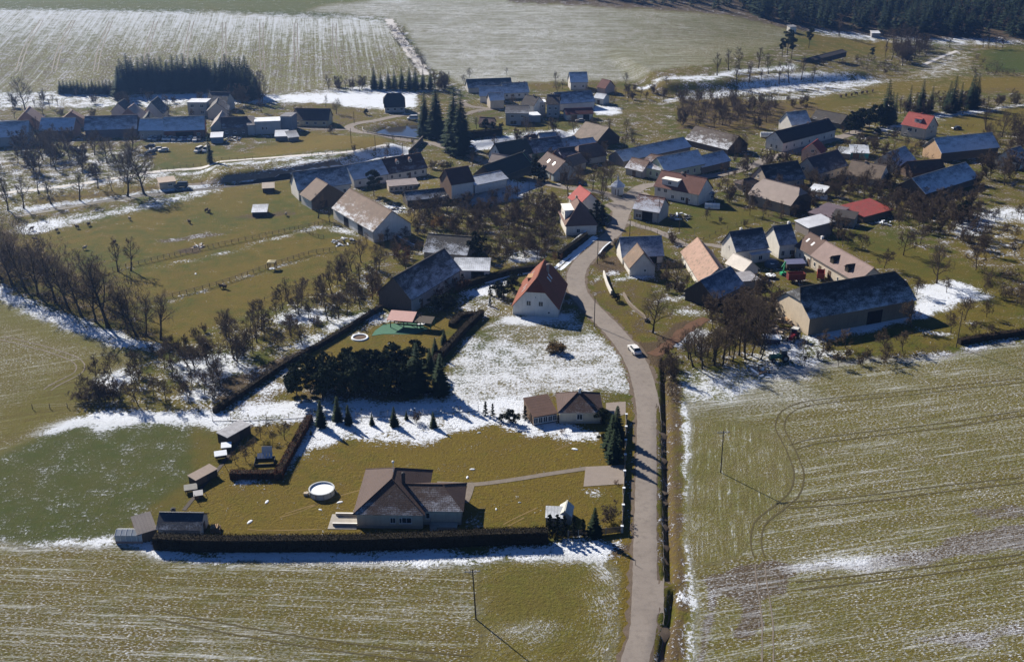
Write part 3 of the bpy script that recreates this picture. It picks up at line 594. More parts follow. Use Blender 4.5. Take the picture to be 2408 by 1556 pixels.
def tracks(name, v, xy, gap, w, mat):
    pts = poly(v, *xy)
    path = smooth_path(pts, 2.0); n = len(path)
    for s in (-1, 1):
        q = []
        for i, p in enumerate(path):
            t = path[min(i + 1, n - 1)] - path[max(i - 1, 0)]; t = t / (np.linalg.norm(t) + 1e-9); q.append((p[0] - t[1] * s * gap / 2, p[1] + t[0] * s * gap / 2))
        ribbon(name, q[::2] + [q[-1]], w, mat, .035, nacross=1, jag=.06)
tracks('wheel_track', 13, (2199, 95, 1700, 150, 1350, 185, 1150, 205, 1030, 230, 960, 280, 945, 340, 975, 400, 1000, 450, 1030, 520, 1045, 600, 1010, 690, 940, 750, 860, 810, 820, 900, 840, 1000), 1.9, .3, MUD)
tracks('wheel_track', 13, (845, 1040, 855, 1150, 880, 1300, 885, 1560), 1.7, .22, DUST)
tracks('wheel_track', 13, (1010, 440, 1100, 412, 1400, 372, 1800, 325, 2199, 262), 2.0, .3, MUD)
tracks('wheel_track', 13, (980, 735, 1150, 725, 1400, 700, 1800, 650, 2199, 605), 2.0, .35, MUD)
tracks('wheel_track', 13, (1040, 1150, 1300, 1120, 1800, 1060, 2199, 1005), 2.0, .3, MUD)
tracks('wheel_track', 4, (0, 1165, 250, 1225, 430, 1280, 540, 1330, 560, 1380, 520, 1430, 420, 1470, 330, 1530), 1.9, .35, DUST)
tracks('wheel_track', 14, (600, 390, 800, 430, 1050, 475, 1400, 525, 1760, 560), 2.0, .3, MUD)
for k in range(9):
    x0 = (180, 420, 700, 1030, 1300, 1560, 1820, 2060, 2330)[k]
    tracks('wheel_track', 1, (x0 + 110 * (k < 5) * (1 - k / 6), 140 + k * 3, x0, 330, x0 - 60 * (1 - k / 5), 500), 2.2, .6, plain('thawed_furrow', (.16, .14, .11)))

ribbon('ditch_shade_strip', _d3, 2.6, plain('painted_ditch_shade', (.022, .02, .018), .6, .3), .09, jag=.35)  # shade of the ditch painted as a near-black strip over its shallow dip
WORN = plain('worn_grass', (.19, .135, .05), .95, .4, 1.5)
for q_ in ((1560, 905, 1750, 850, 1950, 760, 2200, 690), (1600, 880, 1800, 815, 2060, 760), (1300, 1000, 1500, 1010, 1900, 1000)):
    ribbon('worn_track', poly(11, *q_), .28, WORN, .02, nacross=1, jag=.08, seed=int(q_[0]))
for q_ in ((1180, 1180, 1290, 1120, 1420, 1060), (1220, 1190, 1330, 1130), (1560, 640, 1660, 600, 1740, 590)):
    ribbon('worn_track', poly(12, *q_), .3, WORN, .02, nacross=1, jag=.08, seed=int(q_[0]))
# ---------------------------------------------------------------- buildings
LAND = []   # landmarks: (x, y, short phrase, radius)
WINM = {}
def window_meshes(w, h, fr, pn):
    k = (round(w, 2), round(h, 2), fr.name, pn.name)
    if k in WINM: return WINM[k]
    t = .09; a = MB(); x, z = w / 2, h / 2
    a.box(-x, -x + t, -.05, .01, -z, z); a.box(x - t, x, -.05, .01, -z, z); a.box(-x + t, x - t, -.05, .01, z - t, z); a.box(-x + t, x - t, -.05, .01, -z, -z + t)
    if w > .95: a.box(-.035, .035, -.045, .01, -z + t, z - t)
    a.box(-x - .08, x + .08, -.12, .01, -z - .07, -z - .005)
    b_ = MB(); b_.box(-x + t, x - t, -.022, -.004, -z + t, z - t)
    WINM[k] = (a.mesh('window', fr), b_.mesh('pane', pn)); return WINM[k]
DOORM = {}
def door_mesh(w, h, m):
    k = (round(w, 2), round(h, 2), m.name)
    if k in DOORM: return DOORM[k]
    a = MB(); x = w / 2; a.box(-x, x, -.04, .01, 0, h); n = max(2, int(w / .45))
    for i in range(n): a.box(-x + .04 + i * (w - .04) / n, -x + (i + 1) * (w - .04) / n, -.075, -.035, .06, h - .06)
    a.box(-x - .09, -x, -.07, .01, 0, h + .09); a.box(x, x + .09, -.07, .01, 0, h + .09); a.box(-x, x, -.07, .01, h, h + .09)
    DOORM[k] = a.mesh('door', m); return DOORM[k]
def place(root, face, L, w, t, z, kind, ww, hh, mat=None, frame=None, pane=None):
    if face == 'F': loc, rz, span = ((t - .5) * L, -w / 2, z), 0, L
    elif face == 'K': loc, rz = ((.5 - t) * L, w / 2, z), math.pi
    elif face == 'A': loc, rz = (-L / 2, (.5 - t) * w, z), -math.pi / 2
    else: loc, rz = (L / 2, (t - .5) * w, z), math.pi / 2
    if kind == 'win':
        a, b_ = window_meshes(ww, hh, frame or WHITE, pane or glass()); o = obj('window', a, root, loc, rz); obj('pane', b_, o)
    else:
        o = obj('garage_door' if ww > 2 else 'door', door_mesh(ww, hh, mat or BROWNW), root, loc, rz)
    return o
def house(short, label, A, B, h, w, rh, wall=(.6, .57, .5), roof=(.12, .07, .05), snowF=0.0, snowB=0.0, kind='tile', rt='g', wins='', chim=(), name='house', cat='house', ov=.45, gmat=None, plinth=None, patch=0.0, frame=None, group=None, land=True, ridge=None, endsnow=None, over=None, wmat=None):
    ax, ay = P(*A, h) if isinstance(A[0], int) and len(A) == 3 else A
    bx, by = P(*B, h)
    L = math.hypot(bx - ax, by - ay); ang = math.atan2(by - ay, bx - ax); nx_, ny_ = -math.sin(ang), math.cos(ang)
    cx, cy = (ax + bx) / 2 + nx_ * w / 2, (ay + by) / 2 + ny_ * w / 2; z0 = tz(cx, cy)
    root = empty(name, (cx, cy, z0), ang); tag(root, label, cat, group)
    if land: LAND.append((cx, cy, short, max(L, w) / 2))
    wm_ = wmat or plaster(wall); gm_ = gmat or wm_; hx, hy = L / 2, w / 2; D = -.6
    RF = roofing(roof, snowF, kind, patch, h, rh); RB = roofing(roof, snowB, kind, patch, h, rh); mats = [RF, RB]
    m = MB(); r = MB()
    wallq = lambda pts, mi=0: m.add(pts, [tuple(range(len(pts)))], mi)
    t = .16
    if rt in ('g', 'half'):
        gh = rh if rt == 'g' else rh * .55; gy_ = 0 if rt == 'g' else hy * .45
        wallq([(-hx, -hy, D), (hx, -hy, D), (hx, -hy, h), (-hx, -hy, h)]); wallq([(hx, hy, D), (-hx, hy, D), (-hx, hy, h), (hx, hy, h)])
        for s in (-1, 1):
            wallq([(s * hx, -s * hy, D), (s * hx, s * hy, D), (s * hx, s * hy, h), (s * hx, -s * hy, h)], 1)
            if rt == 'g': wallq([(s * hx, -s * hy, h), (s * hx, s * hy, h), (s * hx, 0, h + rh)], 1)
            else: wallq([(s * hx, -s * hy, h), (s * hx, s * hy, h), (s * hx, s * gy_, h + gh), (s * hx, -s * gy_, h + gh)], 1)
        k = rh / hy; ez = h - ov * k; X = hx + ov * .8; hi = .06
        if rt == 'g':
            r.slab([(-X, -hy - ov, ez + hi + t), (X, -hy - ov, ez + hi + t), (X, 0, h + rh + hi + t), (-X, 0, h + rh + hi + t)], t, 0)
            r.slab([(X, hy + ov, ez + hi + t), (-X, hy + ov, ez + hi + t), (-X, 0, h + rh + hi + t), (X, 0, h + rh + hi + t)], t, 1)
            r.box(-X, X, -.14, .14, h + rh + hi + t * .5, h + rh + hi + t + .07, 1)
        else:
            top = h + rh + hi + t; rx = hx - rh * .28; gz = h + gh + hi + t
            for s, mi in ((-1, 0), (1, 1)):
                q = [(-X * -s * -1, s * (hy + ov), ez + hi + t), (X * -s * -1, s * (hy + ov), ez + hi + t)]
                q = [(s * X, s * (hy + ov), ez + hi + t), (-s * X, s * (hy + ov), ez + hi + t), (-s * X, s * gy_, gz), (-s * rx, 0, top), (s * rx, 0, top), (s * X, s * gy_, gz)]
                r.slab(q, t, mi)
            for s in (-1, 1): r.slab([(s * (X + .1), -s * gy_, gz), (s * (X + .1), s * gy_, gz), (s * rx, 0, top)], t, 0)
            r.box(-rx, rx, -.14, .14, top - .08, top + .07, 1)
    elif rt == 'hip':
        wallq([(-hx, -hy, D), (hx, -hy, D), (hx, -hy, h), (-hx, -hy, h)]); wallq([(hx, hy, D), (-hx, hy, D), (-hx, hy, h), (hx, hy, h)])
        wallq([(hx, -hy, D), (hx, hy, D), (hx, hy, h), (hx, -hy, h)]); wallq([(-hx, hy, D), (-hx, -hy, D), (-hx, -hy, h), (-hx, hy, h)])
        X, Yv = hx + ov, hy + ov; e = h - .02; T = h + rh; c = [(-X, -Yv, e), (X, -Yv, e), (X, Yv, e), (-X, Yv, e)]
        if ridge is None: ridge = 'x' if L >= w else 'y'
        if ridge == 'x': d = max(.05, (hx - hy)); p, q = (-d, 0, T), (d, 0, T); ft = [([c[0], c[1], q, p], 0), ([c[1], c[2], q], 1), ([c[2], c[3], p, q], 1), ([c[3], c[0], p], 1)]
        else: d = max(.05, hy - hx) + .6; p, q = (0, -d, T), (0, d, T); ft = [([c[0], c[1], p], 0), ([c[1], c[2], q, p], 1), ([c[2], c[3], q], 1), ([c[3], c[0], p, q], 1)]
        for quad, mi in ft: r.slab([(a_[0], a_[1], a_[2] + t) for a_ in quad], t, mi)
        for a_, b_ in ((c[0], p), (c[1], q if ridge == 'x' else p), (c[2], q), (c[3], p if ridge == 'x' else q), (p, q)):
            r.tube((a_[0], a_[1], a_[2] + t), (b_[0], b_[1], b_[2] + t), .11, .11, 6, True, 1)
        m.box(-hx - .25, hx + .25, -hy - .25, hy + .25, h - .12, h - .02, 1); gm_ = WHITE
    elif rt == 'flat':
        m.box(-hx, hx, -hy, hy, D, h); r.box(-hx - ov * .5, hx + ov * .5, -hy - ov * .5, hy + ov * .5, h + .003, h + .22, 0)
    elif rt in ('shed', 'shedf'):
        fz, bz = (h, h + rh) if rt == 'shed' else (h + rh, h)
        wallq([(-hx, -hy, D), (hx, -hy, D), (hx, -hy, fz), (-hx, -hy, fz)]); wallq([(hx, hy, D), (-hx, hy, D), (-hx, hy, bz), (hx, hy, bz)])
        wallq([(hx, -hy, D), (hx, hy, D), (hx, hy, bz), (hx, -hy, fz)]); wallq([(-hx, hy, D), (-hx, -hy, D), (-hx, -hy, fz), (-hx, hy, bz)])
        k = (bz - fz) / w; X = hx + ov * .6
        r.slab([(-X, -hy - ov, fz - ov * k + .16), (X, -hy - ov, fz - ov * k + .16), (X, hy + ov, bz + ov * k + .16), (-X, hy + ov, bz + ov * k + .16)], .14, 0)
    wo = m.build('wall', [wm_, gm_], root); ro = r.build('roof', mats, root)
    if plinth:
        p_ = MB(); p_.box(-hx - .05, hx + .05, -hy - .05, hy + .05, D, plinth); p_.build('plinth', CONC, root)
    if rt == 'g' and h > 2.4 and L > 7:   # gutter along the front eave
        g_ = MB(); g_.tube((-hx - ov * .8, -hy - ov - .06, h - ov * rh / hy + .12), (hx + ov * .8, -hy - ov - .06, h - ov * rh / hy + .12), .075, .075, 6)
        g_.tube((hx - .2, -hy - .08, D), (hx - .2, -hy - .08, h - .1), .05, .05, 5); g_.build('gutter', plain('gutter_paint', (.12, .11, .105), .7, .15), root)
    for c in chim:   # (x fraction, y metres from ridge, height above ridge)
        x_, y_, hh = ((c[0] - .5) * L, c[1], c[2]); a_ = MB(); zb = h + rh - abs(y_) * rh / hy - .6 if rt not in ('flat',) else h
        a_.box(x_ - .33, x_ + .33, y_ - .33, y_ + .33, zb, h + rh + hh); a_.box(x_ - .42, x_ + .42, y_ - .42, y_ + .42, h + rh + hh, h + rh + hh + .13)
        a_.box(x_ - .2, x_ + .2, y_ - .2, y_ + .2, h + rh + hh + .13, h + rh + hh + .3); a_.build('chimney', c[3] if len(c) > 3 else plaster((.42, .33, .28)), ro)
    for wd in wins.split():
        # face, count, z, width, height e.g. F3@1.6,1.0,1.3 ; single with t: F.25@1.6,1,1.3 ; doors dF.5@1,2.1 ; sky lights sF.3
        if wd[0] in 'dD':
            face = wd[1]; t_, rest = wd[2:].split('@'); ww, hh = map(float, rest.split(','))
            place(root, face, L, w, float(t_), 0, 'door', ww, hh, DARKIN if wd[0] == 'D' else BROWNW)
        elif wd[0] == 's':
            t_, up = map(float, wd[2:].split('@')); s = -1 if wd[1] == 'F' else 1; x_ = (t_ - .5) * L; y_ = s * hy * (1 - up); z_ = h + rh * up + .25
            k = rh / hy; a_ = MB(); dy = .55
            q = [(x_ - .4, y_ - dy, z_ + (dy * k * s)), (x_ + .4, y_ - dy, z_ + dy * k * s), (x_ + .4, y_ + dy, z_ - dy * k * s), (x_ - .4, y_ + dy, z_ - dy * k * s)]
            if s < 0: q = [(p[0], p[1], z_ + (p[1] - y_) * k) for p in q]
            else: q = [(p[0], p[1], z_ - (p[1] - y_) * k) for p in q]
            a_.slab(q, .12); a_.build('skylight', plain('skylight', (.55, .58, .62), .2, .05, spec=.8), ro)
        else:
            face = wd[0]; cnt, rest = wd[1:].split('@'); z_, ww, hh = map(float, rest.split(',')); ww *= 1.15; hh *= 1.12
            ts = [float(cnt)] if '.' in cnt else [(i + .5) / int(cnt) for i in range(int(cnt))]
            for t_ in ts: place(root, face, L, w, t_, z_, 'win', ww, hh, frame=frame)
    return root, L, w, wo, ro
def dormer(hs, t, up, ww, hh, depth, wallc, roofc, pitched=True, snow=0.0, win=True, flat_roof=None, side='F'):
    """a roof dormer as a part of the house: its cheeks, roof and window"""
    root, L, w, wo, ro = hs; hy = w / 2
    zc = ro  # sits on the roof
    h = hs_h[root.name][0]; rh = hs_h[root.name][1]; k = rh / hy; s = -1 if side == 'F' else 1
    x_ = (t - .5) * L; yf = s * hy * (1 - up); zf = h + rh * up
    e = empty_child('dormer', root, (x_, yf, zf), 0 if side == 'F' else math.pi)
    m = MB(); m.add([(-ww / 2, 0, -.2), (ww / 2, 0, -.2), (ww / 2, 0, hh), (-ww / 2, 0, hh)], [(0, 1, 2, 3)])
    back = depth; zb = min(hh, back * k)
    for sx in (-1, 1): m.add([(sx * ww / 2, 0, -.2), (sx * ww / 2, back, zb - .3), (sx * ww / 2, back, hh), (sx * ww / 2, 0, hh)], [(0, 1, 2, 3)])
    r = MB()
    if pitched:
        ph = ww * .45; m.add([(-ww / 2, 0, hh), (ww / 2, 0, hh), (0, 0, hh + ph)], [(0, 1, 2)]); o_ = .2
        r.slab([(-ww / 2 - o_, -o_, hh - .1), (0, -o_, hh + ph + .1), (0, back + 1.0, hh + ph + .1), (-ww / 2 - o_, back, hh - .1)][::-1], .1)
        r.slab([(ww / 2 + o_, -o_, hh - .1), (0, -o_, hh + ph + .1), (0, back + 1.0, hh + ph + .1), (ww / 2 + o_, back, hh - .1)], .1)
    else:
        r.slab([(-ww / 2 - .2, -.3, hh + .02), (ww / 2 + .2, -.3, hh + .02), (ww / 2 + .2, back + .2, hh + .25), (-ww / 2 - .2, back + .2, hh + .25)], .12)
    e2 = m.build('dormer_wall', plaster(wallc), e); r.build('dormer_roof', flat_roof or roofing(roofc, snow), e)
    if win:
        a, b_ = window_meshes(min(ww * .6, 1.4), min(hh * .65, 1.2), WHITE, glass()); o = obj('window', a, e, (0, -.02, hh * .5))
        me = MB(); me.box(-min(ww * .6, 1.4) / 2 + .1, min(ww * .6, 1.4) / 2 - .1, -.03, -.012, -min(hh * .65, 1.2) / 2 + .1, min(hh * .65, 1.2) / 2 - .1)
        me.build('pane', glass(), e, (0, -.02, hh * .5))
    return e
def empty_child(name, parent, loc, rz):
    o = bpy.data.objects.new(name, None); o.location = loc; o.rotation_euler = (0, 0, rz); o.empty_display_size = .2; return link(o, parent)
hs_h = {}
def HH(*a, **k):
    r = house(*a, **k); hs_h[r[0].name] = (a[4], a[6]); return r
RED = (.22, .055, .035); DKR = (.10, .035, .028); BRN = (.13, .085, .065); TAN = (.24, .165, .12); BLK = (.022, .023, .028); NAVY = (.035, .045, .065); GRY = (.16, .15, .145); PUR = (.07, .05, .055); ORG = (.22, .062, .033)
CRM = (.62, .56, .44); WHT = (.74, .72, .67); PNK = (.62, .45, .38); GRW = (.42, .42, .41); OCH = (.58, .42, .26)
# --- foreground
bw = HH('the bungalow', 'cream bungalow with dark brown hipped tile roofs beside the round pool', (12, 118, 1098), (12, 592, 1105), 3.1, 14.6, 4.0, CRM, (.085, .055, .048), snowF=.12, rt='hip', ridge='y', wins='F.55@1.7,.9,1.1 F.67@1.7,.5,1.1', plinth=.55, cat='bungalow', name='bungalow', ov=.6)
root, L, w, wo, ro = bw
# its right wing, built as parts of the same bungalow
import mathutils
inv = (mathutils.Matrix.Translation(root.location) @ mathutils.Matrix.Rotation(root.rotation_euler.z, 4, 'Z')).inverted()
def loc_of(v, x, y, h): p = P(v, x, y, h); q = inv @ Vector((p[0], p[1], root.location.z)); return q.x, q.y
wx0, wy0 = L / 2, loc_of(12, 735, 1075, 3.1)[1]; wx1 = loc_of(12, 872, 1075, 3.1)[0]; wyb = wy0 + 8.6
m = MB(); m.box(wx0 - .1, wx1, wy0, wyb, -.6, 3.1); m.build('wing_wall', plaster(CRM), root)
m = MB(); m.box(wx0 - .05, wx1 + .05, wy0 - .05, wyb + .05, -.6, .55); m.build('wing_plinth', CONC, root)
r = MB(); o_ = .6; t_ = .16; e = 3.08 + t_; T = 3.08 + 2.7 + t_; ym = (wy0 + wyb) / 2; xr = wx1 - 3.6; xl = wx0 - 3.8
r.slab([(wx0 - 1.0, wy0 - o_, e), (wx1 + o_, wy0 - o_, e), (xr, ym, T), (xl, ym, T)], t_, 0); r.slab([(wx1 + o_, wyb + o_, e), (wx0 - 1.0, wyb + o_, e), (xl, ym, T), (xr, ym, T)], t_, 1)
r.slab([(wx1 + o_, wy0 - o_, e), (wx1 + o_, wyb + o_, e), (xr, ym, T)], t_, 1)
for a_, b_ in (((wx1 + o_, wy0 - o_, e), (xr, ym, T)), ((wx1 + o_, wyb + o_, e), (xr, ym, T)), ((xl, ym, T), (xr, ym, T))): r.tube(a_, b_, .1, .1, 6, True, 1)
r.build('wing_roof', [roofing((.085, .055, .048), .2), roofing((.085, .055, .048), 0)], root)
for x_, z_, ww, hh in ((-L / 2 + L * .76, 1.75, 1.9, 1.25),):
    a, b_ = window_meshes(ww, hh, WHITE, glass()); o = obj('window', a, root, (x_, -w / 2, z_)); obj('pane', b_, o)
a, b_ = window_meshes(.8, 1.3, WHITE, glass()); o = obj('window', a, root, (wx0 + .9, wy0, 1.9)); obj('pane', b_, o)
m = MB(); m.box(-.3, .3, -.3, .3, 4.2, 9.0); m.lathe([(.38, 9.0), (.4, 9.3), (.3, 9.6), (.0, 9.75)], 10); m.build('chimney', plain('soot_grey', (.05, .05, .055)), root, (2.6, 1.2, 0)).location = (wx0 - 3.9, wy0 + 4.2, -1.2)
m = MB(); m.tube((0, 0, 6.6), (0, 0, 9.0), .06, .05, 6); m.lathe([(0, 8.9), (.2, 9.0), (.28, 9.2), (.2, 9.4), (0, 9.5)], 8); m.build('finial', WHITE, root, (0, w / 2 - 7.0, .3))
m = MB()
for i in range(5): m.box(wx0 + 1.4 - i * 0.0, wx0 + 3.0, wy0 - 2.2 + i * .3, wy0 - .05, -.3, .12 * (i + 1))
m.box(wx0 + 3.0, wx1 - .6, wy0 - 1.8, wy0 - .05, -.3, .62); m.build('steps', CONC, root)
m = MB(); m.tube((wx0 + 1.4, wy0 - 2.1, 0), (wx0 + 1.4, wy0 - 2.1, .95), .03, .03); m.tube((wx0 + 1.4, wy0 - 2.1, .95), (wx0 + 1.4, wy0 - .2, 1.6), .03, .03); m.tube((wx0 + 1.4, wy0 - .2, .6), (wx0 + 1.4, wy0 - .2, 1.6), .03, .03); m.build('handrail', METAL, root)
m = MB(); x0 = -L / 2
for yy in (w * -.5 + .3, w * -.5 + 3.6): m.box(x0 - 4.6, x0 - .1, yy, yy + .25, -.4, .62); m.box(x0 - 4.65, x0 - .1, yy - .04, yy + .29, .62, .7, 1)
m.box(x0 - 5.4, x0 - .1, w * -.5 - .6, w * -.5 + 4.2, -.3, .09); m.build('terrace', [CONC, WHITE], root)
m = MB(); m.tube((wx1 + .1, wy0 + .1, .5), (wx1 + .1, wy0 + .1, 3.0), .05, .05); m.build('downpipe', METAL, root)
HH('the garden shed', 'small white garden shed with navy ribbed roof at the dark hedge end', (11, 582, 995), (11, 918, 1000), 2.1, 4.8, 1.7, (.6, .58, .54), NAVY, snowF=.1, kind='metal', name='garden_shed', cat='shed', ov=.35, wins='dB.5@.9,1.9', chim=((.22, 1.6, -.2, BLK and plain('soot_grey', (.05, .05, .055))),))
HH('the tan lean-to', 'open lean-to with pale tan roof leaning on the white garden shed', (11, 420, 1045), (11, 572, 1000), 1.9, 3.6, 1.5, (.35, .3, .25), (.42, .36, .31), kind='metal', rt='shed', name='lean_to', cat='shed', ov=.15, wmat=BROWNW)
HH('the roadside bungalow', 'cream house with dark hipped roof between the snowy plot and the lawn', (12, 1590, 368), (12, 1893, 366), 2.7, 8.5, 2.7, CRM, (.085, .052, .045), snowF=.08, rt='hip', wins='F.48@1.6,1.1,1.3', plinth=.5, chim=((.5, 0, .8, WHITE),), name='bungalow', cat='bungalow')
HH('the brown porch', 'glazed garden porch with brown double roof beside the roadside bungalow', (12, 1400, 402), (12, 1572, 372), 2.1, 6.0, 1.5, (.10, .08, .07), (.15, .09, .07), rt='shed', name='porch_building', cat='porch', ov=.2, wins='F5@1.1,.9,1.3', wmat=BROWNW)
HH('the small tarp shed', 'small shed with blue-white roof behind the three thuja cones', (12, 1488, 1130), (12, 1615, 1135), 1.9, 3.0, .4, (.3, .3, .32), (.4, .43, .46), snowF=.5, kind='metal', rt='shed', name='garden_shed', cat='shed', ov=.15)
HH('the white tent shed', 'narrow shed with pale white pitched roof near the road fence', (12, 1672, 1125), (12, 1690, 1050), 1.7, 2.4, 1.0, (.4, .4, .4), (.5, .51, .46), snowF=.3, snowB=.2, kind='metal', name='garden_shed', cat='shed', ov=.15)
# --- behind the playground
HH('the wood-gabled farmhouse', 'long dark farmhouse with blue-frosted roof and wooden gable by the diagonal hedge', (5, 1085, 955), (5, 1425, 748), 4.2, 10.5, 5.2, GRW, (.045, .042, .045), snowF=.36, gmat=wood((.10, .075, .06)), wins='F3@2.2,1,1.2 dF.2@1.1,2.2', name='farmhouse')
HH('the blue lean roof shed', 'white shed with pale blue corrugated roof behind the farmhouse', (5, 1380, 755), (5, 1628, 758), 2.9, 6.5, 1.2, WHT, (.2, .22, .25), snowF=.62, kind='metal', rt='shed', wins='DF.68@3.6,2.4 F.25@1.4,.8,.9', name='shed', cat='shed')
hh = HH('the orange-roofed house', 'white house with steep orange roof and black shaded side at the road bend', (5, 1870, 830), (5, 1795, 1000), 2.7, 12.2, 7.4, WHT, ORG, rt='half', snowF=0, wins='B.35@3.6,1.1,1.3 B.62@3.6,1.1,1.3 B.8@1.2,.6,.6 B.5@5.4,.4,.4 sF.75@.35 sF.6@.35 sF.2@.5 sK.4@.6 sK.52@.6', chim=((.35, 1.6, .3),))
dormer(hh, .42, .42, 2.8, 1.5, 2.2, (.3, .14, .08), OCH, pitched=False, flat_roof=wood((.42, .25, .12), 'new_boards'))
hh = HH('the white-dormer house', 'steep brown-roofed house with big white flat dormer above the road', (6, 60, 470), (6, 125, 600), 3.2, 10.0, 6.2, WHT, (.17, .10, .08), rt='hip', ridge='x', wins='B.4@1.5,1,1.2', chim=((.3, 0, .5),), land=True)
dormer(hh, .5, .02, 7.4, 4.0, 5.4, WHT, WHT, pitched=False, flat_roof=plain('white_sheet_roof', (.82, .8, .76), .7, .05))
HH('the red roof behind', 'red roofed house tucked behind the white-dormer house', (6, 150, 330), (6, 245, 400), 4.6, 8, 3.6, WHT, (.36, .07, .06), wins='F2@2,1,1.2')
# --- centre left farm row
HH('the mottled-roof barn', 'long white barn with mottled brown roof patched with snow by the paddocks', (5, 542, 320), (5, 824, 483), 4.0, 13.5, 5.4, WHT, (.19, .13, .10), snowF=.32, kind='old', wins='DF.33@3.4,3 DF.68@3.4,3.2', name='barn', cat='barn')
HH('the brown-roofed white block', 'tall white house with plain dark brown roof in the middle farm row', (5, 1368, 203), (5, 1522, 176), 5.0, 9.0, 4.2, WHT, (.105, .052, .045), gmat=plaster(TAN), wins='F2@.9,.4,.4')
HH('the frosted low annex', 'low annex with frosted blue roof joined to the tall white house', (5, 1530, 212), (5, 1755, 160), 2.6, 9, 1.8, WHT, (.07, .07, .09), snowF=.75, name='annex', cat='annex')
HH('the long dark shed', 'long low dark shed with frosted ridge left of the tall white house', (5, 1060, 272), (5, 1366, 215), 2.3, 7, 2.0, (.08, .075, .07), (.04, .045, .055), snowF=.4, name='shed', cat='shed', gmat=DARKW)
hh = HH('the two-dormer cottage', 'white cottage with dark brown roof and two small white dormers', (2, 332, 1208), (2, 602, 1165), 3.2, 10.0, 4.4, WHT, (.08, .042, .038), snowF=.1, wins='F5@1.6,.9,1.2 dF.55@1,2.1', chim=((.1, 0, .5), (.55, 0, .5)))
for t_ in (.33, .66): dormer(hh, t_, .5, 1.5, 1.1, 1.6, WHT, DKR)
HH('the frosted middle cottage', 'white cottage with evenly frosted blue roof left of the two-dormer cottage', (2, 95, 1250), (2, 330, 1210), 3.2, 10.2, 4.2, WHT, (.08, .085, .1), snowF=.7, wins='F3@1.5,.9,1.1 dF.72@1,2')
HH('the long porch annex', 'low pale porch wing with flat tan roof before the two-dormer cottage', (5, 932, 172), (5, 1132, 128), 2.3, 4.2, .8, (.5, .44, .38), (.35, .3, .29), rt='shed', kind='metal', wins='F6@1.1,.9,1.2', name='porch_building', cat='porch')
HH('the dark blue farm roof', 'farm building with dark blue frosted roof at the west end of the farm row', (5, 300, 195), (5, 665, 150), 4.2, 10.5, 5.0, WHT, (.05, .06, .08), snowF=.5, wins='F4@1.6,.9,1.2', name='farm_building', cat='farm building')
HH('the wooden-gabled barn', 'brown roofed barn with dark timber gable joined to the farm row', (5, 318, 225), (5, 392, 268), 3.6, 13.0, 4.6, WHT, (.17, .12, .095), gmat=DARKW, name='barn', cat='barn', wins='DB.35@2.6,2.6')
HH('the slate-roof outbuilding', 'low outbuilding with sagging mossy slate roof speckled with snow', (5, 1175, 625), (5, 1470, 648), 2.3, 12.0, 3.6, STONE and (.3, .27, .24), (.05, .05, .055), snowF=.42, kind='old', name='outbuilding', cat='outbuilding')
# --- village middle
HH('the white-gabled dark house', 'house with white gable and long black-green roof in the village row', (15, 480, 540), (15, 900, 470), 3.6, 9.5, 4.8, WHT, (.035, .045, .042), wins='A.5@5.2,.8,.9', chim=((.9, 0, .6),))
HH('the grey-roofed porch house', 'beige house with pale grey roof and a porch in front of the white gable', (15, 300, 590), (15, 680, 640), 3.2, 6.0, 2.4, (.5, .42, .38), (.33, .28, .26), wins='F2@1.5,1.1,1.2')
HH('the green-gabled house', 'narrow mint green gabled house in the village row', (15, 868, 580), (15, 885, 555), 4.4, 5.4, 3.2, (.22, .5, .32), (.035, .045, .042), wins='A.3@1.8,.8,1.2 A.7@1.8,.8,1.2 A.5@4.8,.5,.8')
HH('the frosted row house', 'long house with dark frosted roof right of the green gable', (15, 900, 470), (15, 1340, 420), 3.4, 9.5, 4.2, (.16, .3, .22), (.05, .05, .07), snowF=.35, chim=((.1, 0, .7),))
HH('the brown back roof', 'dark brown roofed house standing behind the frosted row house', (15, 870, 350), (15, 1010, 320), 4.5, 7, 2.6, GRW, DKR, chim=((.4, 0, .6),), snowF=.05)
HH('the blue back roof', 'frosted roof behind the long village row, left of the tan barn', (15, 1020, 300), (15, 1240, 290), 4, 7, 2.4, GRW, (.08, .08, .1), snowF=.6)
HH('the speckled blue roof', 'low house with speckled snow roof right of the frosted row house', (15, 1345, 425), (15, 1585, 375), 2.8, 9.5, 3.2, GRW, (.04, .045, .06), snowF=.62, name='outbuilding', cat='outbuilding')
HH('the orange-gabled house', 'small house with bright orange gable and dark roof below the village row', (15, 1305, 575), (15, 1330, 552), 4.0, 6.4, 2.8, (.62, .24, .11), (.08, .045, .04), wins='A.5@4.2,.7,.9')
HH('the low black roof', 'black roofed wing behind the orange gable', (15, 1330, 545), (15, 1560, 520), 3, 8, 3.0, (.4, .42, .5), (.035, .035, .045), snowF=.25)
HH('the big tan barn', 'large barn with plain tan sagging roof above the village row', (15, 1480, 235), (15, 1790, 320), 2.6, 14, 5.2, (.09, .065, .05), (.26, .21, .175), kind='old', gmat=DARKW, name='barn', cat='barn')
HH('the blue roof under the barn', 'low frosted roof strip under the big tan barn', (15, 1570, 345), (15, 1770, 320), 2.6, 4, 1.4, GRW, (.06, .07, .09), snowF=.8, name='outbuilding', cat='outbuilding')
HH('the brown half-hip house', 'house with warm brown roof right of the orange gable', (15, 1610, 550), (15, 1930, 500), 2.8, 10, 4.0, GRW, (.17, .105, .085), rt='half', snowF=.0, kind='old')
HH('the small pale gable', 'little house with pale tan gable behind the square trees', (15, 1480, 640), (15, 1650, 590), 3, 7, 2.6, (.5, .44, .36), TAN)
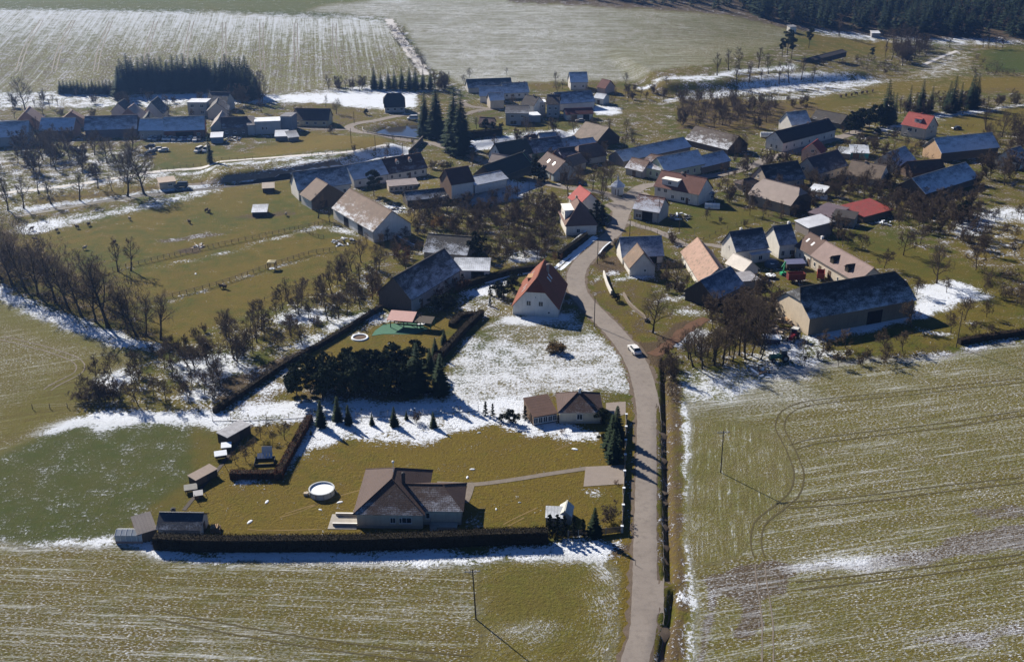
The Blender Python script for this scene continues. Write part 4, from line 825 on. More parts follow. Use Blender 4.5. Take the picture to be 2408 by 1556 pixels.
HH('the twin-skylight house', 'house with brown roof and two bright skylights left of the square', (15, 960, 620), (15, 1200, 750), 3.4, 9.5, 4.0, (.36, .42, .46), (.11, .07, .062), wins='sF.38@.5 sF.68@.5 DB.45@3,3 dF.8@.8,2')
HH('the black-green barn', 'barn with black-green roof behind the snowy terrace', (15, 370, 790), (15, 885, 720), 2.8, 9.5, 4.0, (.07, .08, .075), (.03, .036, .034), name='barn', cat='barn', gmat=DARKW)
# chapel
cx, cy = P(15, 2085, 1040); z0 = tz(cx, cy); ch = empty('chapel', (cx, cy, z0), .3); tag(ch, 'tiny white village chapel with faceted roof beside the square', 'chapel'); LAND.append((cx, cy, 'the little chapel', 3))
m = MB(); m.lathe([(2.5, -.5), (2.5, 3.1)], 6); m.build('wall', plaster(WHT), ch)
m = MB(); m.lathe([(2.5, 3.0), (2.95, 2.95), (2.95, 3.1), (.35, 5.3), (.35, 6.0), (.5, 6.05), (0, 6.9)], 6); m.build('roof', roofing((.35, .36, .38), .55), ch)
m = MB(); m.tube((0, 0, 6.8), (0, 0, 7.7), .05, .05); m.box(-.25, .25, -.03, .03, 7.25, 7.35); m.build('cross', METAL, ch)
a, b_ = window_meshes(.6, 1.1, WHITE, glass()); o = obj('window', a, ch, (1.1, -1.93, 1.7), .52); obj('pane', b_, o)
obj('door', door_mesh(1.1, 2.1, BROWNW), ch, (-1.1, -1.93, 0), -.52)
# --- right of the square
hh = HH('the snow-patched garage', 'garage building with rusty roof patched with snow beside the square', (6, 752, 432), (6, 985, 468), 3.9, 9.0, 3.6, GRW, (.21, .10, .075), snowF=.55, kind='old', wins='DF.55@3.6,3.2 F.2@1.5,2.0,1.3', name='garage', cat='garage')
hh = HH('the long brown-roofed house', 'long white house with brown roof and white flat dormer above the lawn', (6, 948, 222), (6, 1355, 300), 4.4, 10, 4.4, WHT, (.17, .075, .06), wins='F.1@3.2,1.2,1.2 F.25@3.2,1.2,1.2 F.42@1.5,1.1,1.2 F.65@1.5,1.4,1.2 F.8@1.5,.6,.7 dF.75@.9,2.1', chim=((.45, 0, .6),))
dormer(hh, .32, .12, 6.4, 2.4, 3.4, WHT, WHT, pitched=False, flat_roof=plain('white_sheet_roof', (.82, .8, .76)))
HH('the porch wing', 'white single-storey wing with dark roof at the end of the long brown house', (6, 1362, 300), (6, 1500, 295), 2.7, 5.5, 1.2, WHT, (.05, .05, .06), snowF=.3, rt='shed', wins='F.2@1.5,.9,1 F.85@1.5,.7,.8 dF.5@1,2.1', name='annex', cat='annex')
HH('the green-walled house', 'pale green house with brown snow-flecked roof by the square', (6, 822, 42), (6, 1000, 75), 4.0, 9.5, 4.0, (.52, .58, .42), (.19, .11, .085), snowF=.4, snowB=.3, kind='old', wins='F3@1.9,.9,1.5', rt='half')
HH('the green long house', 'long pale green house with evenly frosted blue roof on the side street', (6, 1040, 85), (6, 1410, 15), 4.0, 9.5, 4.2, (.54, .58, .42), (.08, .1, .13), snowF=.82, wins='F6@1.9,.9,1.5 dF.52@1,2.2')
HH('the frosted corner wing', 'low wing with frosted roof and white round vent on the side street', (3, 150, 1158), (3, 345, 1112), 2.8, 8.5, 3.0, (.2, .18, .16), (.07, .09, .12), snowF=.72, name='annex', cat='annex')
HH('the long blue shed roof', 'very long shed with blue snow-covered roof north of the square', (2, 1975, 1118), (3, 70, 1018), 2.8, 9.0, 3.0, (.25, .22, .2), (.06, .07, .09), snowF=.78, name='shed', cat='shed')
HH('the snow-flecked cottage', 'small cottage with brown roof flecked with snow left of the green house', (2, 1990, 1165), (2, 2105, 1190), 3.0, 8, 3.0, (.45, .42, .4), (.18, .11, .085), snowF=.45, kind='old', wins='dF.5@1.4,2.2')
HH('the tan curved hall', 'large hall with smooth tan roof and beige wall in the right gardens', (3, 478, 1345), (3, 766, 1422), 3.8, 12.0, 4.6, (.36, .31, .25), (.26, .205, .185), kind='metal', rt='half', name='hall', cat='hall', gmat=DARKW)
hh = HH('the black-roofed house', 'beige house with black roof behind the tan hall', (3, 612, 1270), (3, 862, 1232), 3.0, 10.5, 5.2, (.50, .42, .33), BLK, snowF=.18, wins='A.4@4.2,1.0,1.2 F3@1.4,1,1.2')
HH('the small hip porch', 'low hipped porch wing in front of the black-roofed beige house', (3, 435, 1285), (3, 545, 1262), 2.6, 4.5, 1.4, (.50, .42, .33), (.09, .065, .06), rt='hip', wins='F4@1.3,.7,1.1', name='porch_building', cat='porch')
HH('the purple-roofed house', 'beige house with dark purple roof on the side street', (3, 955, 1200), (3, 1158, 1142), 3.8, 10.5, 4.8, (.58, .48, .38), (.06, .045, .055), snowF=.1, wins='A.35@4.2,1.3,1.2 F5@1.6,.9,1.2 A.2@1.3,1,1')
hh = HH('the pink gable house', 'small pink gabled house with bright red roof on the side street', (3, 978, 1062), (3, 1012, 1035), 4.2, 8.0, 3.6, PNK, (.28, .05, .04), wins='A.55@4.6,1.1,1.1 F.5@1.5,.8,1')
HH('the long street house', 'long white house with black roof and shaded flank along the side street', (3, 712, 990), (3, 1078, 892), 4.2, 8.8, 3.8, WHT, (.035, .03, .036), wins='A.35@1.7,.9,1.5 A.65@1.7,.9,1.5 A.42@4.6,.35,.7 A.58@4.6,.35,.7 F7@1.7,.9,1.3', chim=((.6, 0, .6), (.95, 0, .5)))
HH('the blue-roofed white house', 'white gabled house with frosted blue roof behind the long street house', (3, 772, 868), (3, 905, 850), 4.0, 9.0, 4.6, WHT, (.06, .09, .13), snowF=.62, wins='F2@1.6,.9,1.1')
HH('the dark back barn', 'dark barn with broad slate roof behind the blue-roofed white house', (3, 908, 822), (3, 1112, 858), 2.4, 9, 3.2, (.2, .19, .18), (.055, .05, .05), snowF=.12, kind='old', name='barn', cat='barn')
HH('the brown barn', 'long brown-roofed barn with snow lying on its lower roof', (3, 35, 965), (3, 328, 1035), 2.6, 13, 4.6, (.15, .12, .1), (.085, .065, .058), snowF=.40, kind='old', name='barn', cat='barn', gmat=DARKW)
hh = HH('the red-roofed villa', 'tall cream villa with bright red roof and dormer below the spruces', (3, 1538, 862), (3, 1705, 892), 5.2, 9.5, 4.6, (.66, .58, .48), (.34, .075, .065), wins='F.35@3.4,1.8,1.3 F.6@3.4,.8,1.3 F.2@1.1,1.2,.8 B.3@5.2,1,1.1 B.6@5.2,1,1.1 B.5@3,1.2,1.2', chim=((.5, .2, .5, RED and plain('brick_red', (.25, .08, .06))),), plinth=.9)
dormer(hh, .55, .28, 3.0, 1.9, 2.4, WHT, (.34, .075, .065), pitched=False)
HH('the ochre-gabled barn', 'long barn with frosted blue roof and sunlit ochre gable', (3, 1812, 1062), (3, 2210, 1015), 3.8, 11, 4.6, (.10, .09, .08), (.07, .10, .15), snowF=.78, gmat=plaster((.55, .38, .24)), name='barn', cat='barn')
HH('the teal garage', 'small teal garage with pale snowy roof among the right gardens', (3, 1182, 1058), (3, 1308, 1062), 2.6, 6, 1.6, (.05, .28, .30), (.3, .33, .36), snowF=.7, rt='shed', name='garage', cat='garage', wins='dF.3@2.4,2.1')
HH('the tin shed', 'little grey shed with frosted roof left of the teal garage', (3, 1088, 1060), (3, 1178, 1068), 2.2, 5, 1.2, (.25, .22, .2), (.2, .22, .24), snowF=.6, rt='shed', name='shed', cat='shed')
HH('the tan-roofed cottage', 'white cottage with sagging tan roof behind a spreading bare tree', (3, 1150, 1208), (3, 1382, 1245), 3.0, 10, 4.2, WHT, (.22, .17, .13), kind='old', wins='F4@1.5,.9,1.1 B.5@4.5,.6,.8', chim=((.4, 0, .5),))
HH('the white cottage with frosted roof', 'white cottage with frosted grey roof right of the tan-roofed cottage', (3, 1510, 1150), (3, 1628, 1102), 3.0, 10, 4.2, WHT, (.12, .13, .15), snowF=.6, snowB=.3)
HH('the rust-brown barn', 'low barn with rust-brown weathered roof in the right gardens', (3, 1612, 1200), (3, 1842, 1180), 2.6, 8.5, 3.2, (.14, .1, .08), (.10, .055, .04), kind='old', name='barn', cat='barn')
HH('the long frosted barn', 'long barn with blue frosted roof and brown gable at the right gardens', (3, 1700, 1342), (3, 2065, 1225), 2.9, 12, 4.2, (.13, .10, .08), (.06, .08, .12), snowF=.66, gmat=BROWNW, name='barn', cat='barn')
HH('the red shed', 'broad workshop with single bright red sheet roof in the right gardens', (7, 905, 508), (7, 1168, 440), 2.2, 9.5, 1.3, (.12, .09, .07), (.34, .07, .055), kind='metal', patch=.1, rt='shed', name='workshop', cat='workshop')
HH('the stone-walled lean-to', 'stone lean-to with dark roof left of the red shed', (7, 615, 500), (7, 820, 530), 3.0, 5, .8, (.3, .25, .2), (.05, .045, .045), rt='shed', name='lean_to', cat='shed', wmat=STONE)
HH('the purple flat roof', 'low building with flat purple-grey roof between the hall and the red shed', (7, 400, 470), (7, 600, 520), 2.6, 11, 1.0, (.25, .2, .18), (.15, .115, .125), kind='metal', rt='shed', name='outbuilding', cat='outbuilding')
HH('the silver roof', 'open shed with shining silver sheet roof behind the long farm wing', (7, 278, 545), (7, 402, 612), 3.2, 9, 1.2, (.2, .18, .17), (.48, .5, .55), snowF=.3, kind='metal', rt='shed', name='shed', cat='shed')
HH('the snowy small shed', 'small shed with snow-white roof behind the tan hall', (7, 402, 262), (7, 540, 285), 2.0, 4.5, 1.0, (.2, .17, .15), (.4, .4, .4), snowF=.9, rt='shed', name='shed', cat='shed')
# --- farmyard on the right
HH('the white-gabled farmhouse', 'white farmhouse with navy roof and bright blank gable in the farmyard', (7, 132, 765), (7, 285, 748), 4.6, 9.0, 4.4, WHT, (.04, .055, .085), snowF=.35, wins='F2@1.6,1,1.5 dF.85@1,2.1', chim=((.95, .5, .7, WHITE),))
hh = HH('the long farm wing', 'long farm wing with pinkish brown roof and two black hay dormers', (7, 430, 862), (7, 850, 1108), 4.0, 9.0, 3.6, (.60, .54, .45), (.27, .20, .185), kind='tile', wins='F.08@1.7,.8,1.2 dF.2@1.1,2.2 F.3@1.8,.5,1 dF.42@1.2,2.4 F.6@1.5,.7,1 F.7@1.5,.7,1', name='farm_wing', cat='farm building')
for t_ in (.40, .72): dormer(hh, t_, .12, 1.7, 1.5, 2.0, (.03, .028, .025), (.03, .028, .025), win=False)
HH('the dark-brown farm wing', 'white farm wing with dark brown roof between farmhouse and pinkish wing', (7, 285, 775), (7, 424, 855), 4.0, 9.0, 3.6, WHT, (.12, .075, .062), wins='F.3@1.7,.9,1.3 F.62@1.7,.9,1.3 dF.87@1,2.1 sF.25@.55 sF.62@.5', chim=((.75, 0, .8, WHITE),), name='farm_wing', cat='farm building')
HH('the great black barn', 'huge black-roofed barn with sunlit beige gable at the farmyard edge', (10, 403, 952), (10, 1355, 783), 5.0, 14.5, 5.4, (.20, .165, .125), (.024, .024, .026), snowF=.28, rt='half', gmat=plaster((.74, .63, .48)), wins='DF.62@4.6,3.6', name='barn', cat='barn')
hh = HH('the navy-roofed house', 'white house with navy roof and tall blank gable beside the tan roof', (9, 1662, 345), (9, 1945, 305), 4.4, 8.2, 4.6, WHT, (.03, .04, .06), snowF=.32, wins='A.5@4.2,.4,1.1 F.25@1.6,1.0,1.2 F.12@1.6,.6,1.0', chim=((.35, .3, .6, WHITE),))
HH('the frosted porch', 'white porch room with frosted roof on the navy-roofed house', (9, 1798, 382), (9, 1968, 356), 2.8, 3.2, .6, WHT, (.1, .14, .18), snowF=.7, rt='shed', wins='F.5@1.4,1.2,1.3', name='annex', cat='annex')
HH('the pale slab roof', 'outbuilding with smooth pale roof between tan roof and navy-roofed house', (9, 1572, 455), (9, 1725, 530), 2.3, 5.5, 2.4, WHT, (.50, .47, .44), kind='metal', name='outbuilding', cat='outbuilding')
HH('the concrete flat roof', 'low garage with concrete flat roof in front of the pale slab roof', (9, 1700, 628), (9, 1878, 612), 2.4, 7.0, .3, GRW, (.26, .25, .27), snowF=.35, kind='metal', rt='flat', name='garage', cat='garage')
HH('the sunlit tan roof', 'long white stable with sunlit tan roof and scalloped snow along its wall', (9, 1170, 352), (9, 1345, 635), 2.8, 9.0, 4.2, WHT, (.40, .26, .20), kind='tile', patch=.2, name='stable', cat='stable')
HH('the striped navy barn', 'barn with ribbed navy roof and black gable joined to the tan-roofed stable', (9, 1465, 780), (9, 1725, 650), 3.0, 9.5, 4.0, (.35, .36, .4), (.05, .075, .12), snowF=.35, kind='metal', gmat=DARKW, wmat=plaster((.33, .34, .38)), name='barn', cat='barn', wins='DF.2@2.2,2.2')
hh = HH('the blue-roofed cottage', 'cottage with vivid frosted blue roof and a tan front wing at the bend', (9, 632, 395), (9, 998, 380), 2.6, 8.5, 4.4, WHT, (.05, .085, .15), snowF=.52, wins='DF.75@2.4,2.0')
HH('the tan front wing', 'whitewashed front wing with tan roof joined to the blue-roofed cottage', (9, 648, 410), (9, 702, 495), 2.8, 7.4, 4.2, WHT, (.22, .15, .105), snowB=.3, kind='old', wins='B.6@1.6,.6,.7', name='cottage_wing', cat='cottage wing')
# --- upper middle houses
HH('the mansard house', 'house with dark mansard roof by the pond road', (2, 310, 745), (2, 450, 742), 2.8, 9.0, 5.4, GRW, (.035, .04, .05), wins='F3@1.5,1.1,1.1', rt='half', gmat=plaster(WHT))
HH('the dark long hall', 'long building with dark blue roof at the foot of the pale field', (2, 892, 615), (2, 1195, 602), 2.5, 9, 3.4, GRW, (.04, .06, .08), snowF=.3, name='hall', cat='hall')
HH('the frosted long house', 'long white house with snowy roof below the dark long hall', (2, 1138, 650), (2, 1312, 642), 3.0, 9, 4.0, WHT, (.08, .09, .11), snowF=.6, wins='F4@1.6,1,1.1', chim=((.7, 0, .5), (.9, 0, .5)))
HH('the white-gabled snowy house', 'snow-roofed house with narrow white gable left of the frosted long house', (2, 972, 668), (2, 1135, 668), 3.4, 8.5, 3.8, WHT, (.09, .1, .12), snowF=.72, wins='F1@1.6,1,1')
HH('the beige-gabled annex', 'small snow-roofed annex with beige gable in front of the snowy house', (2, 1045, 700), (2, 1140, 695), 4.2, 6.5, 2.8, (.5, .45, .38), (.1, .1, .12), snowF=.7, name='annex', cat='annex')
HH('the big grey house', 'large grey two-storey house with low roof above the green lawn', (2, 1152, 785), (2, 1308, 782), 6.0, 10.5, 2.4, (.40, .40, .41), (.09, .09, .10), snowF=.2, wins='F.35@1.6,2.6,1.7 F.3@4.5,1.2,1.1 F.75@4.5,1.2,1.1 dF.75@1,2.1')
HH('the terrace annex', 'low annex with snowy terrace roof beside the big grey house', (2, 1312, 805), (2, 1395, 805), 3.2, 7, .4, (.40, .40, .41), (.3, .3, .3), snowF=.9, rt='flat', name='annex', cat='annex')
HH('the white-capped block', 'grey block with white flat roof between the grey house and the white hall', (2, 1352, 714), (2, 1430, 714), 6.4, 6, .3, (.42, .41, .41), (.5, .5, .5), snowF=.9, rt='flat', wins='F2@4.6,.8,1')
HH('the grey three-storey house', 'tall grey house with dark roof left of the long white hall', (2, 1438, 725), (2, 1522, 728), 6.4, 9, 3.4, (.38, .38, .39), (.055, .045, .05), wins='F2@4.4,1,1.2 F2@1.6,1,1.2', chim=((.3, 0, .8),))
HH('the dark gabled house', 'dark roofed house with small white gable behind the big grey house', (2, 1262, 720), (2, 1350, 735), 5.8, 8, 3.2, WHT, (.04, .035, .04), chim=((.6, 0, .8),))
HH('the long white hall', 'long hall with frosted blue roof and plain white wall', (2, 1520, 725), (2, 1772, 708), 3.4, 12, 4.2, (.66, .64, .62), (.05, .06, .085), snowF=.5, snowB=.4, name='hall', cat='hall')
HH('the dark red garage', 'garage with dark red roof in front of the long white hall', (2, 1575, 798), (2, 1760, 792), 2.8, 6.5, 2.0, WHT, (.13, .025, .03), wins='dF.3@2.6,2.2 DF.75@2.8,2.3', name='garage', cat='garage')
HH('the snow-roofed field house', 'white house with snow-blue roof standing alone at the field edge', (2, 1605, 575), (2, 1722, 572), 4.0, 8.5, 4.2, (.6, .58, .55), (.07, .11, .16), snowF=.72, wins='F2@1.6,1,1.1 A.5@3,1,1')
HH('the red-roofed field cottage', 'small cottage with dark red roof at the field edge', (2, 1790, 605), (2, 1845, 618), 2.8, 7.5, 3.4, PNK, (.12, .035, .03))
HH('the tiny white barn', 'tiny white barn right of the long white hall', (2, 1768, 680), (2, 1832, 690), 3.0, 6, 1.8, WHT, (.2, .2, .22), snowF=.8, name='barn', cat='barn', wins='dF.5@1.2,2')
HH('the little pink hut', 'little pink hut with dark roof on the lawn below the pond', (2, 965, 860), (2, 1060, 862), 1.9, 6, 2.2, PNK, (.15, .09, .085), name='hut', cat='hut')
# --- upper left row
HH('the far-left snowy barn', 'long grey barn with snow-blue roof at the far left of the upper row', (1, -120, 962), (1, 192, 945), 4.2, 11, 5.2, (.33, .35, .38), (.12, .14, .17), snowF=.7, name='barn', cat='barn')
HH('the tan-sided house', 'house with sunlit tan roof flank behind the far-left snowy barn', (1, 128, 830), (1, 95, 868), 3.0, 11.5, 5.4, (.42, .24, .17), (.36, .26, .21), name='farmhouse', cat='farmhouse')
HH('the low white annex', 'low snow-striped annex left of the tan-sided house', (1, -60, 880), (1, 90, 878), 2.5, 8, 1.6, (.3, .3, .32), (.2, .2, .22), snowF=.85, name='annex', cat='annex')
HH('the blue-roofed farm range', 'farm range with pale blue snow roof right of the tan-sided house', (1, 275, 908), (1, 505, 905), 3.8, 9.5, 4.2, (.2, .17, .17), (.1, .13, .18), snowF=.82, name='farm_building', cat='farm building')
HH('the small tan cap', 'little house with tan roof behind the blue-roofed farm range', (1, 440, 820), (1, 428, 832), 4.0, 9, 3.2, (.3, .2, .17), (.36, .24, .19), name='farmhouse', cat='farmhouse')
HH('the brown-and-blue range', 'long farm range with half dark half snowy roof in the upper row', (1, 590, 905), (1, 948, 892), 3.8, 10, 4.6, (.17, .15, .17), (.10, .09, .11), snowF=.48, name='farm_building', cat='farm building')
HH('the pale spire roof', 'farmhouse with pale tan roof flank above the brown-and-blue range', (1, 862, 800), (1, 818, 832), 3.2, 11, 5.0, (.3, .2, .17), (.45, .34, .29), name='farmhouse', cat='farmhouse')
HH('the white gabled farmhouse', 'white gabled farmhouse with dark roof beside the conifer block', (1, 1128, 788), (1, 1172, 752), 3.4, 8.5, 5.2, (.66, .62, .56), (.06, .07, .075), snowF=.1)
HH('the small white gable', 'small white gabled house left of the white gabled farmhouse', (1, 885, 775), (1, 925, 748), 3.0, 7.5, 3.8, (.6, .58, .55), (.06, .07, .08), plinth=.8)
HH('the dark gambrel shed', 'dark grey shed between the farmhouse and the frosted workshop', (1, 1080, 848), (1, 1088, 820), 3.2, 6, 3.0, (.2, .2, .2), (.07, .08, .075), name='shed', cat='shed')
HH('the frosted pale workshop', 'grey workshop with pale frosted roof above the parked cars', (1, 968, 908), (1, 1138, 906), 4.0, 9.5, 3.8, (.36, .37, .38), (.2, .22, .24), snowF=.75, name='workshop', cat='workshop', wins='F4@1.8,.6,.8')
HH('the brown-walled workshop', 'workshop with frosted roof and red-brown wall above the parked cars', (1, 1142, 910), (1, 1420, 900), 3.8, 10, 4.6, (.22, .10, .07), (.10, .13, .16), snowF=.68, name='workshop', cat='workshop', wins='DF.4@4,2.8 DF.6@4,2.8 F.85@1.7,1.2,1.0')
HH('the flat-roofed villa', 'pale two-storey flat-roofed villa in the upper village', (1, 1302, 715), (1, 1435, 715), 6.4, 8.5, .3, (.52, .49, .44), (.4, .4, .42), snowF=.7, rt='flat', wins='F2@4.8,1.5,1.3 F2@1.8,1.5,1.3', name='villa')
HH('the pale gabled villa', 'pale villa with broad gable beside the flat-roofed villa', (1, 1582, 768), (1, 1592, 735), 4.0, 9.0, 3.6, (.54, .49, .44), (.09, .085, .09), snowF=.1)
HH('the dark back house', 'dark roofed house behind the two pale villas', (1, 1440, 712), (1, 1575, 718), 4.2, 9, 4.0, GRW, (.045, .05, .065), snowF=.15)
HH('the brown-roofed workshop', 'low workshop with dark brown roof between the workshops and white block', (1, 1545, 892), (1, 1722, 885), 3.4, 8.5, 3.6, (.2, .18, .18), (.08, .05, .05), snowF=.12, name='workshop', cat='workshop', wins='F3@1.5,1,1')
HH('the pale-flank house', 'house with pale weathered roof flank left of the brown-roofed workshop', (1, 1500, 825), (1, 1468, 888), 3.2, 6.5, 3.2, (.5, .46, .42), (.33, .29, .27))
HH('the white terrace block', 'white block house with flat snowy terraces right of the workshops', (1, 1772, 850), (1, 1948, 845), 5.6, 8.0, .3, (.46, .47, .49), (.4, .4, .42), snowF=.9, rt='flat', wins='F.3@2.6,.8,1.2 F.45@2.6,.6,1.2', name='block_house')
HH('the grey corner block', 'grey corner block with dark flat roof joined to the white terrace block', (1, 1950, 812), (1, 2025, 815), 6.6, 8.0, .3, (.3, .32, .36), (.15, .15, .17), snowF=.2, rt='flat', name='block_house')
HH('the sloped white annex', 'white annex with sloping roof at the left of the terrace block', (1, 1722, 872), (1, 1772, 870), 4.4, 7.5, 2.0, (.44, .45, .47), (.1, .09, .1), snowF=.1, rt='shed', name='annex', cat='annex')
HH('the yellow-walled house', 'long cream-yellow house with dark brown roof by the upper lawn', (1, 2045, 832), (1, 2285, 838), 3.0, 9.5, 4.0, (.62, .52, .33), (.075, .05, .048), wins='F4@1.5,1.1,1.1 B.5@1.6,.8,1')
HH('the blue van shed', 'small blue shed with bright white roof near the parked vans', (1, 1467, 958), (1, 1548, 955), 2.6, 5, .8, (.15, .25, .36), (.6, .6, .6), snowF=.95, rt='shed', name='shed', cat='shed')
HH('the white-topped hut', 'hut with white snowy roof below the grey corner block', (1, 1916, 950), (1, 2003, 948), 2.0, 5, 1.2, (.2, .2, .2), (.5, .5, .5), snowF=.9, rt='shed', name='hut', cat='hut')
HH('the grey-topped hut', 'hut with grey frosted roof right of the white-topped hut', (1, 2008, 958), (1, 2080, 950), 2.0, 5, 1.4, (.18, .18, .18), (.25, .26, .28), snowF=.4, rt='shed', name='hut', cat='hut')
HH('the meadow cabin', 'little cream cabin with flat tan roof on the upper lane', (1, 1108, 1275), (1, 1222, 1262), 2.6, 4.6, .5, (.55, .45, .33), (.40, .31, .24), rt='shed', kind='metal', wins='F.65@1.5,1.3,.9', name='cabin', cat='cabin')
HH('the upper field shelter', 'small open livestock shelter with pale roof high in the paddock', (1, 1828, 1312), (1, 1908, 1308), 1.7, 4.0, .7, (.05, .04, .035), (.42, .36, .3), rt='shed', kind='metal', name='livestock_shelter', cat='shelter', wmat=DARKW)
HH('the lower field shelter', 'livestock shelter with frosted roof in the middle of the paddock', (1, 1755, 1478), (1, 1855, 1475), 1.6, 5.0, .9, (.05, .04, .035), (.3, .33, .38), snowF=.6, rt='shed', kind='metal', name='livestock_shelter', cat='shelter', wmat=DARKW)
HH('the dark open shed', 'long black open shed among the pines at the top meadow', (3, 925, 409), (3, 1148, 404), 2.3, 6, 1.0, (.03, .027, .025), (.05, .045, .045), rt='g', name='shed', cat='shed', wmat=DARKW)
HH('the field transformer hut', 'tiny white hut at the crest of the pale field', (3, 762, 190), (3, 805, 190), 3.4, 3.5, .6, WHT, (.3, .3, .32), rt='shed', name='hut', cat='hut')
HH('the forest-edge shed', 'small pale shed at the forest edge above the top meadow', (3, 1330, 232), (3, 1385, 235), 2.6, 5, .7, (.3, .3, .32), (.5, .5, .52), snowF=.6, rt='shed', name='shed', cat='shed')
HH('the right-edge white gable', 'white gabled house half cut off at the right edge', (3, 2335, 1130), (3, 2420, 1100), 3.2, 9, 4.2, WHT, (.1, .1, .12), snowF=.5)
# ---------------------------------------------------------------- trees, bushes, hedges
def bark(name, c, c2=None):
    if ('b', name) in MC: return MC[('b', name)]
    m, nt, ln, b = new_mat(name); oi = N(nt, 'ShaderNodeObjectInfo'); tc = N(nt, 'ShaderNodeTexCoord'); n1 = noise(nt, ln, tc.outputs['Object'], 1.4, 3)
    c2 = c2 or tuple(x * 1.9 for x in c)
    f = math_n(nt, ln, 'ADD', math_n(nt, ln, 'MULTIPLY', oi.outputs['Random'], .6), math_n(nt, ln, 'MULTIPLY', n1, .4))
    ln.new(mixc(nt, ln, f, c, c2), b.inputs['Base Color']); b.inputs['Roughness'].default_value = .95; b.inputs['Specular IOR Level'].default_value = .1
    MC[('b', name)] = m; return m
BARK = bark('bark', (.042, .033, .026)); TWIG = bark('twigs', (.062, .047, .035), (.12, .09, .064)); TWIGR = bark('reddish_twigs', (.11, .055, .035), (.17, .09, .055)); TWIGO = bark('golden_twigs', (.20, .11, .035), (.27, .16, .05))
NEED = bark('spruce_needles', (.013, .025, .014), (.030, .048, .026)); PINE = bark('pine_needles', (.016, .026, .014), (.034, .048, .024)); THUJA = bark('thuja_leaves', (.010, .016, .009), (.02, .03, .015))
def seg_mesh(segs, n, name, mat):
    """segs: array (k, 8): p(3) q(3) r0 r1 -> n-sided open tubes"""
    S = np.array(segs, float); p, q, r0, r1 = S[:, 0:3], S[:, 3:6], S[:, 6:7], S[:, 7:8]
    d = q - p; d /= np.linalg.norm(d, axis=1, keepdims=True) + 1e-9
    a = np.cross(d, np.where(np.abs(d[:, 2:3]) < .9, [[0, 0, 1.]], [[1., 0, 0]])); a /= np.linalg.norm(a, axis=1, keepdims=True) + 1e-9; b_ = np.cross(d, a)
    k = len(S)
    if n == 2:   # twig: a thin flat blade
        V = np.stack([p - a * r0, p + a * r0, q + a * r1, q - a * r1], 1).reshape(-1, 3); F = np.arange(k * 4).reshape(k, 4)
        return V, F
    ang = np.arange(n) * 2 * np.pi / n; ca, sa = np.cos(ang)[None, :, None], np.sin(ang)[None, :, None]
    ring = a[:, None] * ca + b_[:, None] * sa
    V = np.concatenate([p[:, None] + ring * r0[:, None], q[:, None] + ring * r1[:, None]], 1).reshape(-1, 3)
    i = np.arange(n); f = np.stack([i, (i + 1) % n, n + (i + 1) % n, n + i], 1); F = (np.arange(k) * 2 * n)[:, None, None] + f[None]
    return V, F.reshape(-1, 4)
def join(parts):
    V, F, o = [], [], 0
    for v, f in parts: V.append(v); F.append(f + o); o += len(v)
    return np.concatenate(V), np.concatenate(F)
